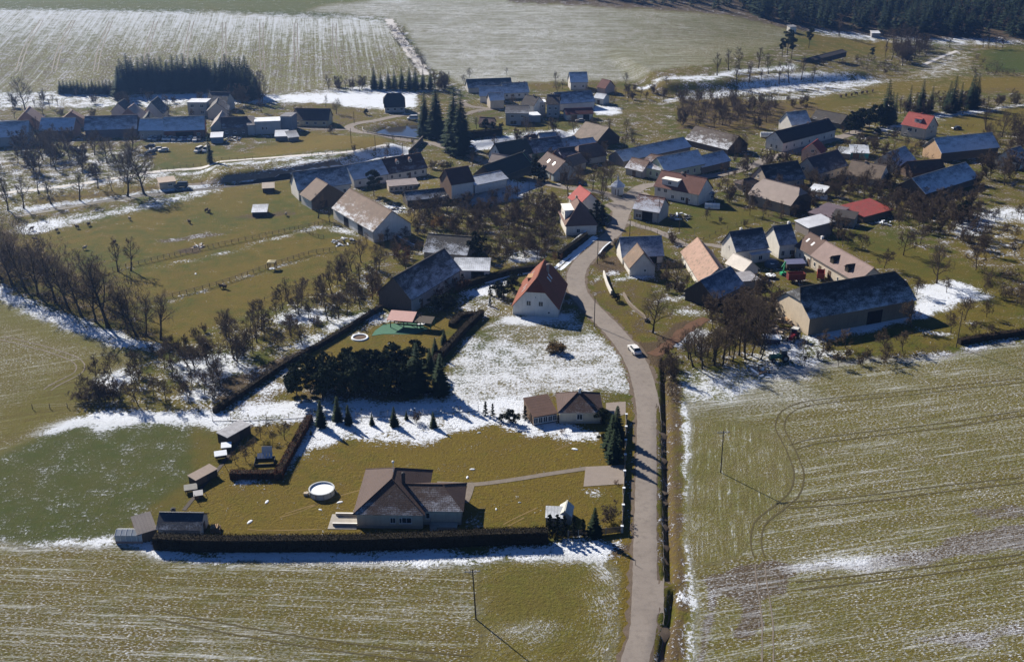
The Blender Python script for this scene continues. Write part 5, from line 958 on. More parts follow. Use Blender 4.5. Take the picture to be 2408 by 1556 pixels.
def bare_tree(seed, H, fork, spread, nl=11, up=.55, twigr=.036, kinds=(5, 5, 5), bend=.12, gnarl=.25, tmat=BARK, cmat=TWIG, multi=1, low=False):
    rng = np.random.default_rng(seed); trunk, mids, twigs = [], [], []
    def nrm(v): return v / (np.linalg.norm(v) + 1e-9)
    def limb(p, d, L, r, lvl):
        n = 3 if lvl < 3 else 2; pts = [p]; cur = nrm(d)
        for i in range(n):
            cur = nrm(cur + rng.normal(0, gnarl, 3) * (.6 + .25 * lvl) + np.array([0, 0, .16 if lvl < 3 else .05])); pts.append(pts[-1] + cur * L / n)
        rs = np.linspace(r, r * .35, n + 1)
        tgt = trunk if lvl <= 1 else mids if lvl <= 3 else twigs; r = r * 1.25
        for i in range(n): tgt.append([*pts[i], *pts[i + 1], rs[i], rs[i + 1]])
        if lvl >= 4: return
        cnt = kinds[lvl - 1]
        for k in range(cnt):
            t = .25 + .75 * (k + rng.random()) / cnt; j = min(n - 1, int(t * n)); f = t * n - j; q = pts[j] * (1 - f) + pts[j + 1] * f
            ax = nrm(pts[j + 1] - pts[j]); s = nrm(np.cross(ax, rng.normal(0, 1, 3))); a = rng.uniform(.5, 1.05)
            limb(q, ax * math.cos(a) + s * math.sin(a), L * rng.uniform(.42, .66) * (1.15 - .45 * t), max(rs[j] * .55, twigr * (.6 if lvl >= 3 else .9)), lvl + 1)
    for mt in range(multi):
        lean = np.array([rng.normal(0, bend), rng.normal(0, bend), 1.0]) if multi == 1 else np.array([rng.normal(0, .4), rng.normal(0, .4), 1.0])
        p = np.array([0, 0, -.3]) + (np.array([rng.normal(0, .3), rng.normal(0, .3), 0]) if multi > 1 else 0); top = H * rng.uniform(.72, .8); nseg = 6; pts = [p]; cur = nrm(lean)
        for i in range(nseg): cur = nrm(cur + rng.normal(0, .07, 3) + [0, 0, .08]); pts.append(pts[-1] + cur * (top / nseg))
        R0 = H * .021 / math.sqrt(multi); rs = [R0 * (1 - .82 * (i / nseg) ** .9) for i in range(nseg + 1)]; rs[0] *= 1.35
        for i in range(nseg): trunk.append([*pts[i], *pts[i + 1], rs[i], rs[i + 1]])
        for k in range(nl):
            t = fork + (1 - fork) * (k + rng.random() * .8) / nl; j = min(nseg - 1, int(t * nseg)); f = t * nseg - j; q = pts[j] * (1 - f) + pts[min(nseg, j + 1)] * f
            a = k * 2.4 + rng.uniform(-.4, .4); u = up + rng.uniform(-.2, .25) + (t - fork) * .6
            Lb = H * spread * rng.uniform(.75, 1.1) * (1.05 - .55 * (t - fork) / (1 - fork))
            limb(q, np.array([math.cos(a), math.sin(a), u]), Lb, rs[j] * .55, 1)
    tv = seg_mesh(trunk, 5, '', None); cm = join([seg_mesh(mids, 2 if low else 3, '', None), seg_mesh(twigs, 2, '', None)]) if twigs else seg_mesh(mids, 3, '', None)
    return np_mesh('trunk', *tv, tmat), np_mesh('crown', *cm, cmat)
def spruce(seed, H, Rr, mat=NEED, low=.06, dens=1.0):
    rng = np.random.default_rng(seed); V, F = [], []; n = 0; z = H * low
    while z < H * .985:
        f = 1 - (z - H * low) / (H * (1 - low)); L0 = Rr * (f ** .85) * (1.0 if f < .93 else .8) + .15; nb = max(4, int((5 + 5 * f) * dens)); a0 = rng.random() * 6.28
        for k in range(nb):
            a = a0 + 6.283 * k / nb + rng.normal(0, .15); L = L0 * rng.uniform(.72, 1.12); d = np.array([math.cos(a), math.sin(a), 0]); s = np.array([-d[1], d[0], 0]); dr = -.32 * L * rng.uniform(.6, 1.3); wv = max(.22, L * .24)
            base = np.array([0, 0, z]); tip = base + d * L + [0, 0, dr + .12 * L]; mid_ = base + d * L * .55 + [0, 0, dr * .75]
            quads = [(base, mid_ + s * wv, tip, mid_ - s * wv)]
            for t in (.4, .62, .82):
                c = base + (tip - base) * t; l = wv * (1.3 - t * .6)
                for sg in (-1, 1):
                    e = c + s * sg * l * rng.uniform(.8, 1.3) + d * l * .7 + [0, 0, -.25 * l - rng.random() * .15]; quads.append((c, c + s * sg * l * .35 + [0, 0, -.1], e, c + d * l * .45 + [0, 0, -.22 * l]))
            for q in quads: V += [x for x in q]; F.append((n, n + 1, n + 2, n + 3)); n += 4
        z += H * .022 + .16
    tr = MB(); tr.tube((0, 0, -.3), (0, 0, H * .5), H * .013 + .06, H * .009, 6, False); tr.tube((0, 0, H * .5), (0, 0, H), H * .009, .02, 5, False)
    return tr.mesh('trunk', BARK), np_mesh('crown', np.array(V), np.array(F), mat)
def clump_tree(seed, H, Rr, mat=PINE, base=.35, nclump=26, per=110, leaf=.30, tall=None, shape='round'):
    rng = np.random.default_rng(seed); Vs = []; segs = []
    for i in range(nclump):
        if shape == 'cone': z = base + (1 - base) * (i + .5) / nclump; rad = Rr * (1.02 - (z - base) / (1 - base)) ** .7 * .55; a = i * 2.4; c = np.array([math.cos(a) * rad, math.sin(a) * rad, z * H * .96]); cr = Rr * .42 * (1.1 - .6 * (z - base) / (1 - base))
        else:
            u = rng.random() ** .5; a = rng.random() * 6.28; z = base + (1 - base) * rng.random(); prof = math.sqrt(max(.05, 1 - ((z - (base + 1) / 2) / ((1 - base) / 2 + .05)) ** 2)); c = np.array([math.cos(a) * u * Rr * prof * .85, math.sin(a) * u * Rr * prof * .85, z * H]); cr = Rr * rng.uniform(.24, .4)
        segs.append([0, 0, min(c[2] * .75, H * .8), *c, H * .006 + .02, .02])
        P0 = rng.normal(0, 1, (per, 3)); P0 /= np.linalg.norm(P0, axis=1, keepdims=True); P0 = c + P0 * cr * (rng.random((per, 1)) ** .4) * [1, 1, .72]
        D1 = rng.normal(0, 1, (per, 3)); D1 /= np.linalg.norm(D1, axis=1, keepdims=True); D2 = np.cross(D1, rng.normal(0, 1, (per, 3))); D2 /= np.linalg.norm(D2, axis=1, keepdims=True)
        l = leaf * rng.uniform(.6, 1.3, (per, 1)); Vs.append(np.stack([P0 - D1 * l, P0 + D2 * l * .5, P0 + D1 * l, P0 - D2 * l * .5], 1).reshape(-1, 3))
    V = np.concatenate(Vs); F = np.arange(len(V)).reshape(-1, 4)
    segs.append([0, 0, -.3, 0, 0, H * .8, H * .016 + .04, .05]); tv = seg_mesh(segs, 5, '', None)
    return np_mesh('trunk', *tv, BARK), np_mesh('crown', V, F, mat)
TM = {
    'tall': [bare_tree(s, 18, .28, .33, 15, .75, kinds=(6, 6, 5)) for s in (1, 2, 3)],
    'big': [bare_tree(s, 18, .22, .40, 15, .65, kinds=(7, 6, 5)) for s in (11, 12)],
    'slim': [bare_tree(s, 12, .30, .28, 12, .85, kinds=(5, 5, 5)) for s in (21, 22)],
    'fruit': [bare_tree(s, 6, .26, .50, 10, .55, kinds=(6, 5, 4), gnarl=.36, twigr=.045) for s in (31, 32, 33, 34)],
    'thicket': [bare_tree(s, 4, .12, .34, 6, .9, kinds=(4, 5, 4), multi=6, gnarl=.3, twigr=.036) for s in (41, 42)],
    'red_thicket': [bare_tree(s, 4, .12, .34, 5, .9, kinds=(4, 4, 4), multi=5, gnarl=.3, twigr=.042, cmat=TWIGR, tmat=TWIGR) for s in (43,)],
    'gold_bush': [bare_tree(51, 4, .1, .42, 6, .8, kinds=(4, 5, 4), multi=5, gnarl=.3, twigr=.04, cmat=TWIGO, tmat=TWIGO)],
    'spruce': [spruce(s, 12, 2.6) for s in (61, 62)], 'slim_spruce': [spruce(63, 12, 1.7), spruce(66, 12, 1.9)], 'big_spruce': [spruce(64, 22, 4.2, dens=1.5), spruce(65, 22, 3.9, dens=1.5)],
    'pine': [clump_tree(s, 9, 2.9, base=.22) for s in (71, 72, 73)], 'tall_pine': [clump_tree(s, 14, 3.4, base=.45) for s in (74, 75)],
    'thicket_low': [bare_tree(s, 4, .12, .34, 6, .9, kinds=(3, 3, 2), multi=5, gnarl=.3, twigr=.11, low=True) for s in (41, 42)],
    'slim_low': [bare_tree(s, 12, .30, .28, 12, .85, kinds=(3, 3, 2), twigr=.15, low=True) for s in (21, 22)], 'tall_low': [bare_tree(s, 18, .28, .33, 13, .75, kinds=(3, 3, 3), twigr=.085, low=True) for s in (1, 2)],
    'thuja': [clump_tree(s, 4, .85, THUJA, base=.03, nclump=16, per=60, leaf=.13, shape='cone') for s in (81, 82)],
    'evergreen': [clump_tree(85, 3, 1.5, THUJA, base=.08, nclump=16, per=80, leaf=.15)],
}
TREEREC = []; MASSES = []
KW = {'tall': ('bare tree', 'tree', 'tall'), 'big': ('bare tree', 'tree', 'broad'), 'slim': ('bare tree', 'tree', 'slim'), 'fruit': ('bare fruit tree', 'tree', 'gnarled'), 'thicket': ('bare shrub', 'shrub', 'brown'), 'red_thicket': ('bare shrub', 'shrub', 'reddish'),
      'gold_bush': ('willow bush', 'shrub', 'golden'), 'spruce': ('spruce', 'tree', 'dark'), 'slim_spruce': ('spruce', 'tree', 'narrow'), 'big_spruce': ('spruce', 'tree', 'huge dark'), 'pine': ('pine', 'tree', 'bushy'), 'tall_pine': ('pine', 'tree', 'tall'), 'thuja': ('thuja', 'shrub', 'narrow dark'), 'evergreen': ('evergreen shrub', 'shrub', 'round dark')}
NAMES = {'tall': 'bare_tree', 'big': 'bare_tree', 'slim': 'slender_tree', 'fruit': 'fruit_tree', 'thicket': 'bare_shrub', 'red_thicket': 'bare_shrub', 'gold_bush': 'willow_bush', 'spruce': 'spruce_tree', 'slim_spruce': 'spruce_tree', 'big_spruce': 'spruce_tree', 'pine': 'pine_tree', 'tall_pine': 'pine_tree', 'thuja': 'thuja_shrub', 'evergreen': 'evergreen_shrub'}
BASEH = {'thicket_low': 4, 'slim_low': 12, 'tall_low': 18, 'tall': 18, 'big': 18, 'slim': 12, 'fruit': 6, 'thicket': 4, 'red_thicket': 4, 'gold_bush': 4, 'spruce': 12, 'slim_spruce': 12, 'big_spruce': 22, 'pine': 9, 'tall_pine': 14, 'thuja': 4, 'evergreen': 3}
trng = random.Random(77)
def tree(kind, x, y, h, group=None, label=None, where=None, fat=1.0):
    tm, cm = TM[kind][trng.randrange(len(TM[kind]))]; s = h / BASEH[kind]
    r = empty(NAMES[kind], (x, y, terrain_r(x, y)), trng.uniform(0, 6.28), (s * fat, s * fat, s)); obj('trunk', tm, r); obj('crown', cm, r)
    adj, cat = KW[kind][2], KW[kind][1]
    r['category'] = cat
    if group: r['group'] = group
    TREEREC.append([r, kind, x, y, h, label, where, group]); return r
def trees(kind, v, pts, group, label=None, where=None, fat=1.0):
    for i in range(0, len(pts), 3): tree(kind, *P(v, pts[i], pts[i + 1]), pts[i + 2], group, label, where, fat)
ROADPTS = np.array(smooth_path(main_pts, 3)); 
def free(x, y, m=.75):
    for lx, ly, _, lr in LAND:
        if math.hypot(x - lx, y - ly) < lr * m + 2: return False
    return np.min(np.hypot(ROADPTS[:, 0] - x, ROADPTS[:, 1] - y)) > 4.2
def scatter(kinds, pg, n, h0, h1, dmin, group, label=None, where=None, seed=1, check=True):
    rng = random.Random(seed); xs = [p[0] for p in pg]; ys = [p[1] for p in pg]; got = []; tries = 0
    while len(got) < n and tries < n * 60:
        tries += 1; x, y = rng.uniform(min(xs), max(xs)), rng.uniform(min(ys), max(ys))
        if not inside(pg, np.array([x]), np.array([y]))[0]: continue
        if any((x - a) ** 2 + (y - b_) ** 2 < dmin * dmin for a, b_ in got): continue
        if check and not free(x, y): continue
        got.append((x, y)); tree(rng.choice(kinds), x, y, rng.uniform(h0, h1), group, label, where)
# riverside wood at the left
trees('tall', 0, (130, 705, 20, 252, 762, 24, 190, 735, 18, 222, 748, 17, 300, 775, 15, 318, 780, 14, 340, 782, 13, 374, 790, 14.5, 160, 720, 18, 90, 690, 19, 60, 675, 18, 30, 665, 18, 5, 650, 18, -30, 640, 18), 'tall trees of the riverside wood', 'tall bare tree of the riverside wood')
MASSES.append(('bare_wood', 'dense bare trees inside the riverside wood left of the paddocks', poly(0, -120, 560, 0, 560, 60, 575, 150, 630, 240, 690, 330, 745, 380, 790, 330, 785, 230, 745, 120, 700, 0, 650, -120, 620), 110, 11, 16, 3, 'tall'))
MASSES.append(('undergrowth', 'dense brown undergrowth filling the riverside wood left of the paddocks', poly(0, -100, 590, 60, 590, 200, 670, 330, 760, 385, 798, 330, 797, 230, 760, 120, 715, 0, 664, -100, 640), 70, 3, 6, 4))
trees('slim', 0, (275, 632, 12, 304, 630, 12.5), 'lone trees on the paddock fence')
scatter(['thicket'], poly(0, 380, 790, 480, 770, 500, 800, 400, 830, 340, 830), 8, 2.5, 4, 3, 'shrubs at the end of the riverside wood', seed=5)
# lane trees
trees('big', 0, (297, 456, 19, 335, 450, 20.5), 'big trees on the upper lane')
trees('slim', 0, (18, 490, 14, 55, 485, 14, 120, 475, 12, 185, 467, 14, 228, 438, 12, 262, 445, 8, 12, 450, 12, 90, 450, 11), 'trees along the upper lane')
trees('big', 0, (60, 258, 18, 30, 250, 8), 'trees above the far-left barns')
scatter(['big', 'thicket', 'slim'], poly(0, 30, 330, 130, 335, 140, 400, 110, 415, 40, 410), 16, 9, 14, 5, 'thick clump below the far-left barns', seed=6)
scatter(['big', 'slim', 'thicket'], poly(0, 150, 340, 330, 335, 340, 400, 200, 420, 150, 380), 16, 7, 12, 8, 'trees in the snowy upper gardens', seed=7)
scatter(['slim', 'thicket'], poly(0, 60, 225, 250, 225, 560, 235, 560, 245, 60, 255), 12, 4, 8, 10, 'garden trees behind the upper village', seed=8)
scatter(['big', 'thicket', 'slim'], poly(0, 555, 205, 610, 205, 620, 240, 540, 250), 8, 9, 14, 6, 'bare trees at the end of the conifer block', seed=9)
MASSES.append(('undergrowth', 'low scrub on the snowy bank below the field track', poly(0, 520, 405, 900, 365, 940, 345, 900, 380, 600, 425), 34, 1.4, 3, 10))
MASSES.append(('undergrowth', 'scrub lining the upper lane behind the dark ditch', poly(0, 60, 455, 480, 415, 480, 430, 80, 480), 40, 1.6, 3.2, 11))
trees('slim_spruce', 1, (1465, 1140, 12.5), 'single conifers')
# conifer block
for i, (x0, y0, x1, y1, n, h) in enumerate(((835, 700, 860, 640, 3, 17), (860, 650, 1500, 640, 19, 16.5), (880, 630, 1480, 625, 15, 17.5), (1500, 660, 1740, 700, 8, 16), (1500, 630, 1740, 650, 7, 18.5), (1740, 640, 1790, 700, 3, 15))):
    for k in range(n):
        t = (k + .5) / n; tree('spruce', *P(1, x0 + (x1 - x0) * t + trng.uniform(-5, 5), y0 + (y1 - y0) * t + trng.uniform(-3, 3)), h * trng.uniform(.88, 1.1), 'spruces of the upper conifer block', 'dark spruce in the dense conifer block behind the upper village', fat=1.45)
for k in range(17): tree('spruce', *P(1, 425 + 25 * k, 655 + trng.uniform(-4, 4)), trng.uniform(6, 8), 'low conifer row beside the block', 'lower spruce in the row beside the conifer block', fat=1.5)
for k in range(9): tree('spruce', *P(2, 232 + 50 * k + trng.uniform(-6, 6), 622), trng.uniform(9, 12.5), 'spruce row below the gully', 'spruce in the row at the field gully foot', fat=1.1)
scatter(['thicket', 'slim'], poly(2, -80, 600, 160, 610, 160, 640, -80, 630), 9, 6, 9, 4, 'trees left of the spruce row', seed=12)
scatter(['slim', 'thicket'], poly(2, 640, 570, 740, 580, 740, 640, 650, 640), 6, 8, 11, 4, 'trees right of the spruce row', seed=13)
MASSES.append(('undergrowth', 'bare scrub filling the snowy field gully', poly(2, 330, 170, 400, 200, 600, 430, 590, 500, 520, 480, 400, 330), 46, 3, 7, 14))
trees('big_spruce', 2, (590, 945, 22, 670, 958, 24, 795, 1060, 28, 842, 1080, 27), 'huge spruces beside the pond', fat=1.3)
trees('evergreen', 2, (1010, 900, 5, 1060, 905, 4, 1120, 900, 3, 180, 800, 3), 'evergreens on the lawn below the pond')
# top right row and pines
trees('slim', 3, (255, 525, 14, 335, 490, 14, 410, 480, 14, 395, 585, 15, 475, 570, 14, 540, 475, 14, 612, 515, 14, 685, 585, 14, 755, 578, 15, 838, 555, 15, 915, 565, 12, 560, 560, 8), 'row of slim trees on the snowy bank')
trees('tall_pine', 3, (740, 385, 15, 890, 335, 12, 705, 400, 11, 770, 410, 13, 1325, 420, 8), 'pines by the dark open shed')
trees('slim', 3, (1100, 250, 17, 770, 170, 13, 630, 165, 11, 1870, 330, 12, 2100, 330, 11, 2190, 335, 10, 2140, 338, 9, 2230, 335, 9), 'pale bare trees at the forest edge')
scatter(['big', 'slim', 'thicket'], poly(3, 1400, 350, 1450, 300, 1750, 280, 1690, 420, 1560, 470, 1430, 420), 30, 7, 15, 5, 'thicket below the forest', seed=15)
MASSES.append(('undergrowth', 'brown scrub on the bank beside the dark open shed', poly(3, 880, 430, 1300, 410, 1500, 470, 1560, 520, 1000, 470), 60, 3, 6, 16))
MASSES.append(('undergrowth', 'brown scrub by the green meadow at the right', poly(3, 1980, 400, 2090, 400, 2300, 510, 2380, 540, 2050, 560), 40, 3, 6, 17))
trees('slim_spruce', 3, (1478, 850, 14, 1580, 775, 13, 1730, 780, 13, 1930, 770, 14), 'spruce belt above the villa')
trees('spruce', 3, (1415, 865, 21, 1662, 775, 16, 1880, 785, 18, 1850, 775, 15, 2010, 755, 18, 2040, 748, 17, 2000, 740, 14, 1450, 860, 15), 'spruce belt above the villa')
trees('pine', 3, (1170, 930, 8.5, 1215, 925, 9, 1262, 905, 10, 1310, 890, 9.5, 1350, 875, 10, 1190, 900, 8, 1240, 880, 8.5, 1385, 880, 9), 'bushy pines above the side street')
scatter(['slim', 'thicket'], poly(3, 1520, 770, 1980, 740, 1960, 790, 1540, 810), 18, 6, 11, 5, 'trees between the spruces', seed=18)
scatter(['fruit', 'thicket', 'slim'], poly(3, 2070, 720, 2384, 690, 2500, 700, 2500, 740, 2070, 745), 14, 4, 8, 5, 'field edge trees on the right', seed=19)
scatter(['big', 'thicket', 'slim'], poly(3, -20, 700, 640, 720, 640, 880, 350, 920, -20, 880), 26, 6, 11, 7, 'dense bare grove north of the square', seed=20)
scatter(['thicket', 'slim'], poly(3, 620, 660, 900, 680, 880, 760, 640, 760), 12, 3, 6, 6, 'scrub behind the blue-roofed white house', seed=21)
trees('big', 3, (375, 1115, 12, 420, 1060, 9), 'trees beside the green long house')
scatter(['tall', 'big', 'thicket'], poly(3, 2100, 880, 2384, 850, 2600, 900, 2600, 1300, 2150, 1300, 2080, 1120), 26, 7, 15, 8, 'bare trees at the right edge', seed=22)
scatter(['thicket', 'fruit'], poly(3, 1480, 1380, 1960, 1250, 2100, 1300, 2080, 1534, 1500, 1500), 40, 4, 8, 5, 'dense scrub right of the red shed', seed=23)
trees('evergreen', 3, (1370, 945, 4, 1935, 1534, 5.5, 690, 1120, 3.5, 740, 1110, 3), 'garden evergreens on the right')
trees('evergreen', 3, (1960, 1500, 6), 'garden evergreens on the right')
scatter(['fruit', 'thicket'], poly(3, 850, 1300, 1560, 1280, 1500, 1380, 1100, 1360, 900, 1440), 14, 4, 7, 5, 'garden trees right of the hall', seed=24)
trees('fruit', 3, (1478, 1210, 11, 1285, 1310, 9), 'spreading trees in the right gardens', fat=.9)
scatter(['fruit', 'thicket'], poly(3, 230, 1290, 470, 1300, 480, 1420, 300, 1380), 8, 3, 5, 5, 'garden shrubs left of the hall', seed=25)
scatter(['fruit', 'slim'], poly(3, 480, 1420, 860, 1460, 860, 1534, 480, 1534), 8, 4, 6.5, 5, 'trees in front of the hall', seed=26)
# right orchard
trees('big', 10, (1550, 638, 13.5, ), 'great trees of the right meadow')
trees('fruit', 10, (1248, 385, 9, 1365, 745, 6, 1640, 722, 5, 1320, 1042, 8, 1800, 975, 7, 1680, 1085, 6, 1090, 1275, 7, 1240, 1255, 6, 725, 1225, 5.5, 520, 1265, 6, 1990, 740, 5, 2320, 810, 5, 1075, 500, 7, 700, 300, 6, 870, 345, 6, 1910, 500, 8, 2015, 120, 6, 2080, 90, 5.5, 2135, 215, 5, 2255, 250, 5, 2250, 390, 6, 2005, 945, 5, 1900, 1135, 5, 2035, 1120, 4, 1210, 140, 7, 1400, 280, 7, 2310, 60, 6), 'orchard trees of the right meadow')
scatter(['fruit'], poly(10, 500, 130, 800, 160, 780, 330, 540, 240), 6, 5, 7, 4, 'trees above the long farm wing', seed=27)
scatter(['thicket', 'fruit'], poly(10, 1000, -60, 1650, -40, 1960, 160, 2000, 400, 1700, 250, 1300, 150, 1100, 60), 44, 4, 8, 4.5, 'scrub above the right meadow', seed=28)
MASSES.append(('undergrowth', 'dark scrub strip right of the snowy slope behind the great black barn', poly(10, 1880, 500, 2341, 620, 2341, 900, 2150, 800, 1980, 640), 50, 2.2, 4.5, 29))
MASSES.append(('undergrowth', 'low scrub on the bank at the foot of the right meadow', poly(10, 1000, 1330, 1650, 1210, 1660, 1250, 1010, 1380), 22, 1.5, 2.6, 30))
scatter(['thicket', 'fruit'], poly(10, 330, 1280, 1100, 1290, 1080, 1380, 350, 1400), 12, 3, 5, 4, 'shrubs below the great black barn', seed=31)
# saplings and big trees left of the great barn
scatter(['slim', 'tall'], poly(9, 1180, 1300, 1900, 1250, 1900, 1330, 1250, 1430), 26, 9, 13, 2.2, 'slender trees at the roadside field corner', seed=32, check=False)
trees('big', 9, (1870, 1200, 15, 905, 1085, 13.5, 1100, 690, 11, 1780, 1080, 13, 1660, 1080, 11), 'big bare trees at the bend')
scatter(['big', 'thicket', 'thicket'], poly(9, 1420, 900, 2000, 700, 2050, 1000, 1900, 1100, 1400, 1080), 16, 5, 10, 4, 'grove between striped barn and black barn', seed=33)
trees('thicket', 9, (1010, 1300, 4.5, 1060, 1400, 5, 1090, 1500, 5, 1180, 700, 3, 1300, 690, 3, 1000, 1450, 4.5, 575, 330, 4, 1090, 290, 4), 'roadside shrubs')
trees('slim', 9, (1085, 1510, 8, 1010, 1530, 8), 'roadside trees at the ditch')
MASSES.append(('undergrowth', 'scrub on the ditch bank beside the main road', poly(13, 352, 0, 410, 0, 420, 240, 370, 260), 18, 2, 4, 34))
trees('fruit', 6, (1425, 545, 4.5, 1680, 165, 4), 'small trees on the green lawn')
trees('thicket', 6, (1100, 740, 4, 1780, 600, 3, 1560, 560, 2.5), 'shrubs round the green lawn')
# trees around the square
trees('big', 15, (1400, 1080, 14, 1590, 1010, 11, 1740, 1000, 12, 1860, 1010, 12, 1920, 980, 12.5, 2010, 930, 11, 1520, 940, 10, 1870, 1150, 9), 'bare trees around the square', fat=.8)
trees('thuja', 15, (940, 760, 8, 985, 850, 7, 1060, 870, 6), 'dark conifers left of the twin-skylight house', fat=1.6)
trees('thuja', 6, (405, 560, 8, 455, 580, 7, 350, 600, 6), 'dark conifers beside the white-dormer house', fat=1.7)
# central gardens
scatter(['fruit', 'thicket', 'big'], poly(5, 1080, 330, 1900, 330, 2100, 400, 2080, 640, 1750, 700, 1500, 640, 1300, 470, 1080, 470), 70, 4, 7.5, 3.6, 'bare trees of the central gardens', seed=35)
scatter(['thicket', 'fruit'], poly(5, 1000, 480, 1180, 480, 1180, 640, 980, 700, 780, 600, 900, 560), 14, 3, 5.5, 4, 'shrubs left of the slate-roof outbuilding', seed=36)
trees('gold_bush', 5, (1240, 465, 4.5, 1300, 455, 5, 1370, 465, 4.5), 'golden willow bushes', fat=1.2)
trees('evergreen', 5, (1540, 670, 8, 1690, 930, 4.5, 1730, 960, 4.5, 1790, 900, 5, 1810, 840, 4), 'dark evergreens near the orange-roofed house')
trees('thuja', 5, (1636, 930, 3, 1636, 1005, 2.6), 'clipped thujas beside the playground house', fat=1.4)
trees('red_thicket', 5, (860, 950, 6, 830, 860, 5, 1040, 700, 6, 1330, 900, 5.5, 1400, 900, 5.5, 1290, 950, 5, 1450, 880, 5, 1000, 640, 4, 2090, 690, 3.5), 'reddish shrubs round the farmhouse', fat=1.2)
trees('evergreen', 5, (1260, 1030, 4.5, 1320, 1040, 4.5, 1360, 1010, 4), 'evergreens right of the playground roof')
scatter(['fruit', 'thicket'], poly(5, 1750, 560, 2080, 600, 2060, 700, 1740, 720), 10, 3.5, 6, 3.5, 'trees behind the orange-roofed house', seed=37)
trees('slim', 5, (438, 395, 11, 520, 420, 6, 1000, 520, 8, 780, 580, 5.5), 'trees beside the mottled-roof barn')
trees('pine', 5, (828, 240, 9.5), 'pines of the farm row'); trees('thicket', 5, (1060, 235, 4, 1120, 240, 4), 'shrubs of the farm row')
trees('thicket', 2, (640, 1175, 4, 700, 1180, 4.5, 760, 1180, 4, 1350, 870, 2), 'brown shrubs below the pond road', fat=1.5)
scatter(['fruit', 'thicket'], poly(15, 0, 1150, 900, 1000, 1250, 1150, 1300, 1500, 0, 1540), 34, 3.5, 6.5, 4, 'garden thicket under the snow terrace', seed=51)
scatter(['fruit', 'thicket', 'slim'], poly(2, 1900, 620, 2369, 600, 2369, 720, 1980, 720), 14, 4, 8, 6, 'shrubs under the snowy bank', seed=52)
scatter(['fruit', 'thicket'], poly(3, 600, 900, 700, 880, 1080, 850, 1160, 930, 1000, 980), 8, 3, 5, 5, 'shrubs behind the side street', seed=53)
scatter(['fruit', 'thicket'], poly(3, 1100, 1000, 1500, 960, 1680, 1020, 1640, 1110, 1340, 1080, 1100, 1050), 14, 3, 6, 5, 'shrubs among the upper right gardens', seed=54)
scatter(['fruit', 'thicket'], poly(3, 860, 1220, 1500, 1230, 1620, 1300, 1400, 1400, 900, 1380), 20, 3, 6, 5, 'shrubs among the right gardens', seed=55)
scatter(['fruit', 'thicket'], poly(6, 520, 560, 640, 560, 620, 900, 330, 950, 450, 800), 5, 2, 4, 4, 'shrubs on the bend slope', seed=56)
scatter(['fruit', 'thicket'], poly(9, 1000, 560, 1200, 560, 1330, 640, 1230, 760, 1020, 720), 8, 3, 6, 3, 'trees between cottage and stable', seed=57)
scatter(['slim', 'thicket', 'fruit'], poly(2, 0, 1010, 240, 1010, 480, 960, 600, 1120, 20, 1110), 6, 2.5, 5, 8, 'shrubs by the pond bank', seed=58)
scatter(['big', 'slim', 'thicket'], poly(3, 220, 1180, 700, 1130, 1500, 960, 1680, 1050, 1620, 1330, 1500, 1420, 860, 1450, 230, 1430), 34, 5.5, 9.5, 6, 'bare trees between the right-hand houses', seed=71)
scatter(['big', 'slim', 'thicket'], poly(15, -100, 480, 300, 430, 1500, 150, 2300, 150, 2369, 560, 1700, 700, 900, 760, 0, 700), 24, 5, 9, 7, 'bare trees around the upper village row', seed=72)
scatter(['big', 'slim', 'thicket'], poly(1, 0, 640, 800, 660, 1400, 690, 2369, 690, 2369, 1000, 1500, 900, 0, 1000), 34, 5, 9, 9, 'bare trees in the upper left village', seed=73)
scatter(['big', 'slim'], poly(2, 850, 520, 1500, 520, 2000, 560, 1960, 900, 900, 960), 18, 5, 8, 9, 'bare trees in the upper middle village', seed=74)
scatter(['big', 'slim'], poly(0, 440, 830, 560, 760, 760, 660, 900, 560, 950, 640, 800, 740, 700, 790, 560, 870, 500, 920, 430, 900), 22, 7, 9.5, 8, 'taller trees of the left orchard', seed=75)
# orchard left
trees('big', 0, (545, 835, 10.5, 482, 850, 8.5), 'biggest orchard trees', fat=1.05)
scatter(['fruit'], poly(0, 440, 830, 560, 760, 760, 660, 880, 620, 900, 690, 800, 740, 700, 790, 560, 870, 500, 920, 430, 900), 44, 5, 8.5, 5.2, 'fruit trees of the left orchard', seed=38)
scatter(['fruit'], poly(0, 200, 880, 330, 840, 440, 830, 430, 900, 520, 930, 490, 950, 190, 945), 24, 5, 7, 5, 'fruit trees of the lower orchard', seed=39)
trees('thicket', 0, (240, 935, 5.5, 265, 930, 5.5, 205, 940, 5, 180, 935, 4, 225, 915, 4.5), 'shrubs at the orchard corner', fat=1.3)
trees('big', 5, (590, 830, 10, 640, 1065, 8, 330, 1275, 7), 'single orchard trees above the hedge')
# playground tree belt and lawn spruces
scatter(['pine'], poly(8, 430, 740, 600, 700, 900, 680, 1150, 640, 1190, 760, 1100, 790, 430, 810), 32, 6.4, 8.8, 2.3, 'dark pine belt below the playground', 'dark bushy pine in the dense belt below the playground lawn', seed=40, check=False)
trees('spruce', 8, (1140, 760, 12.5, 1270, 775, 10.5, 1290, 500, 4.5, 1240, 560, 5, 1210, 640, 6, 1100, 780, 9), 'spruces at the left end of the snowy plot', fat=1.3)
trees('slim_spruce', 8, (605, 955, 6.6, 697, 925, 6.2, 757, 945, 5), 'three narrow spruces on the lawn edge', fat=1.5)
trees('spruce', 8, (888, 945, 2.8, 1012, 950, 4.8, 1230, 958, 3.9, 1080, 915, 2.2, 548, 1000, 1.4), 'small spruces on the snow edge', fat=1.25)
trees('thicket', 8, (1132, 935, 3.4), 'bare sapling on the snow edge')
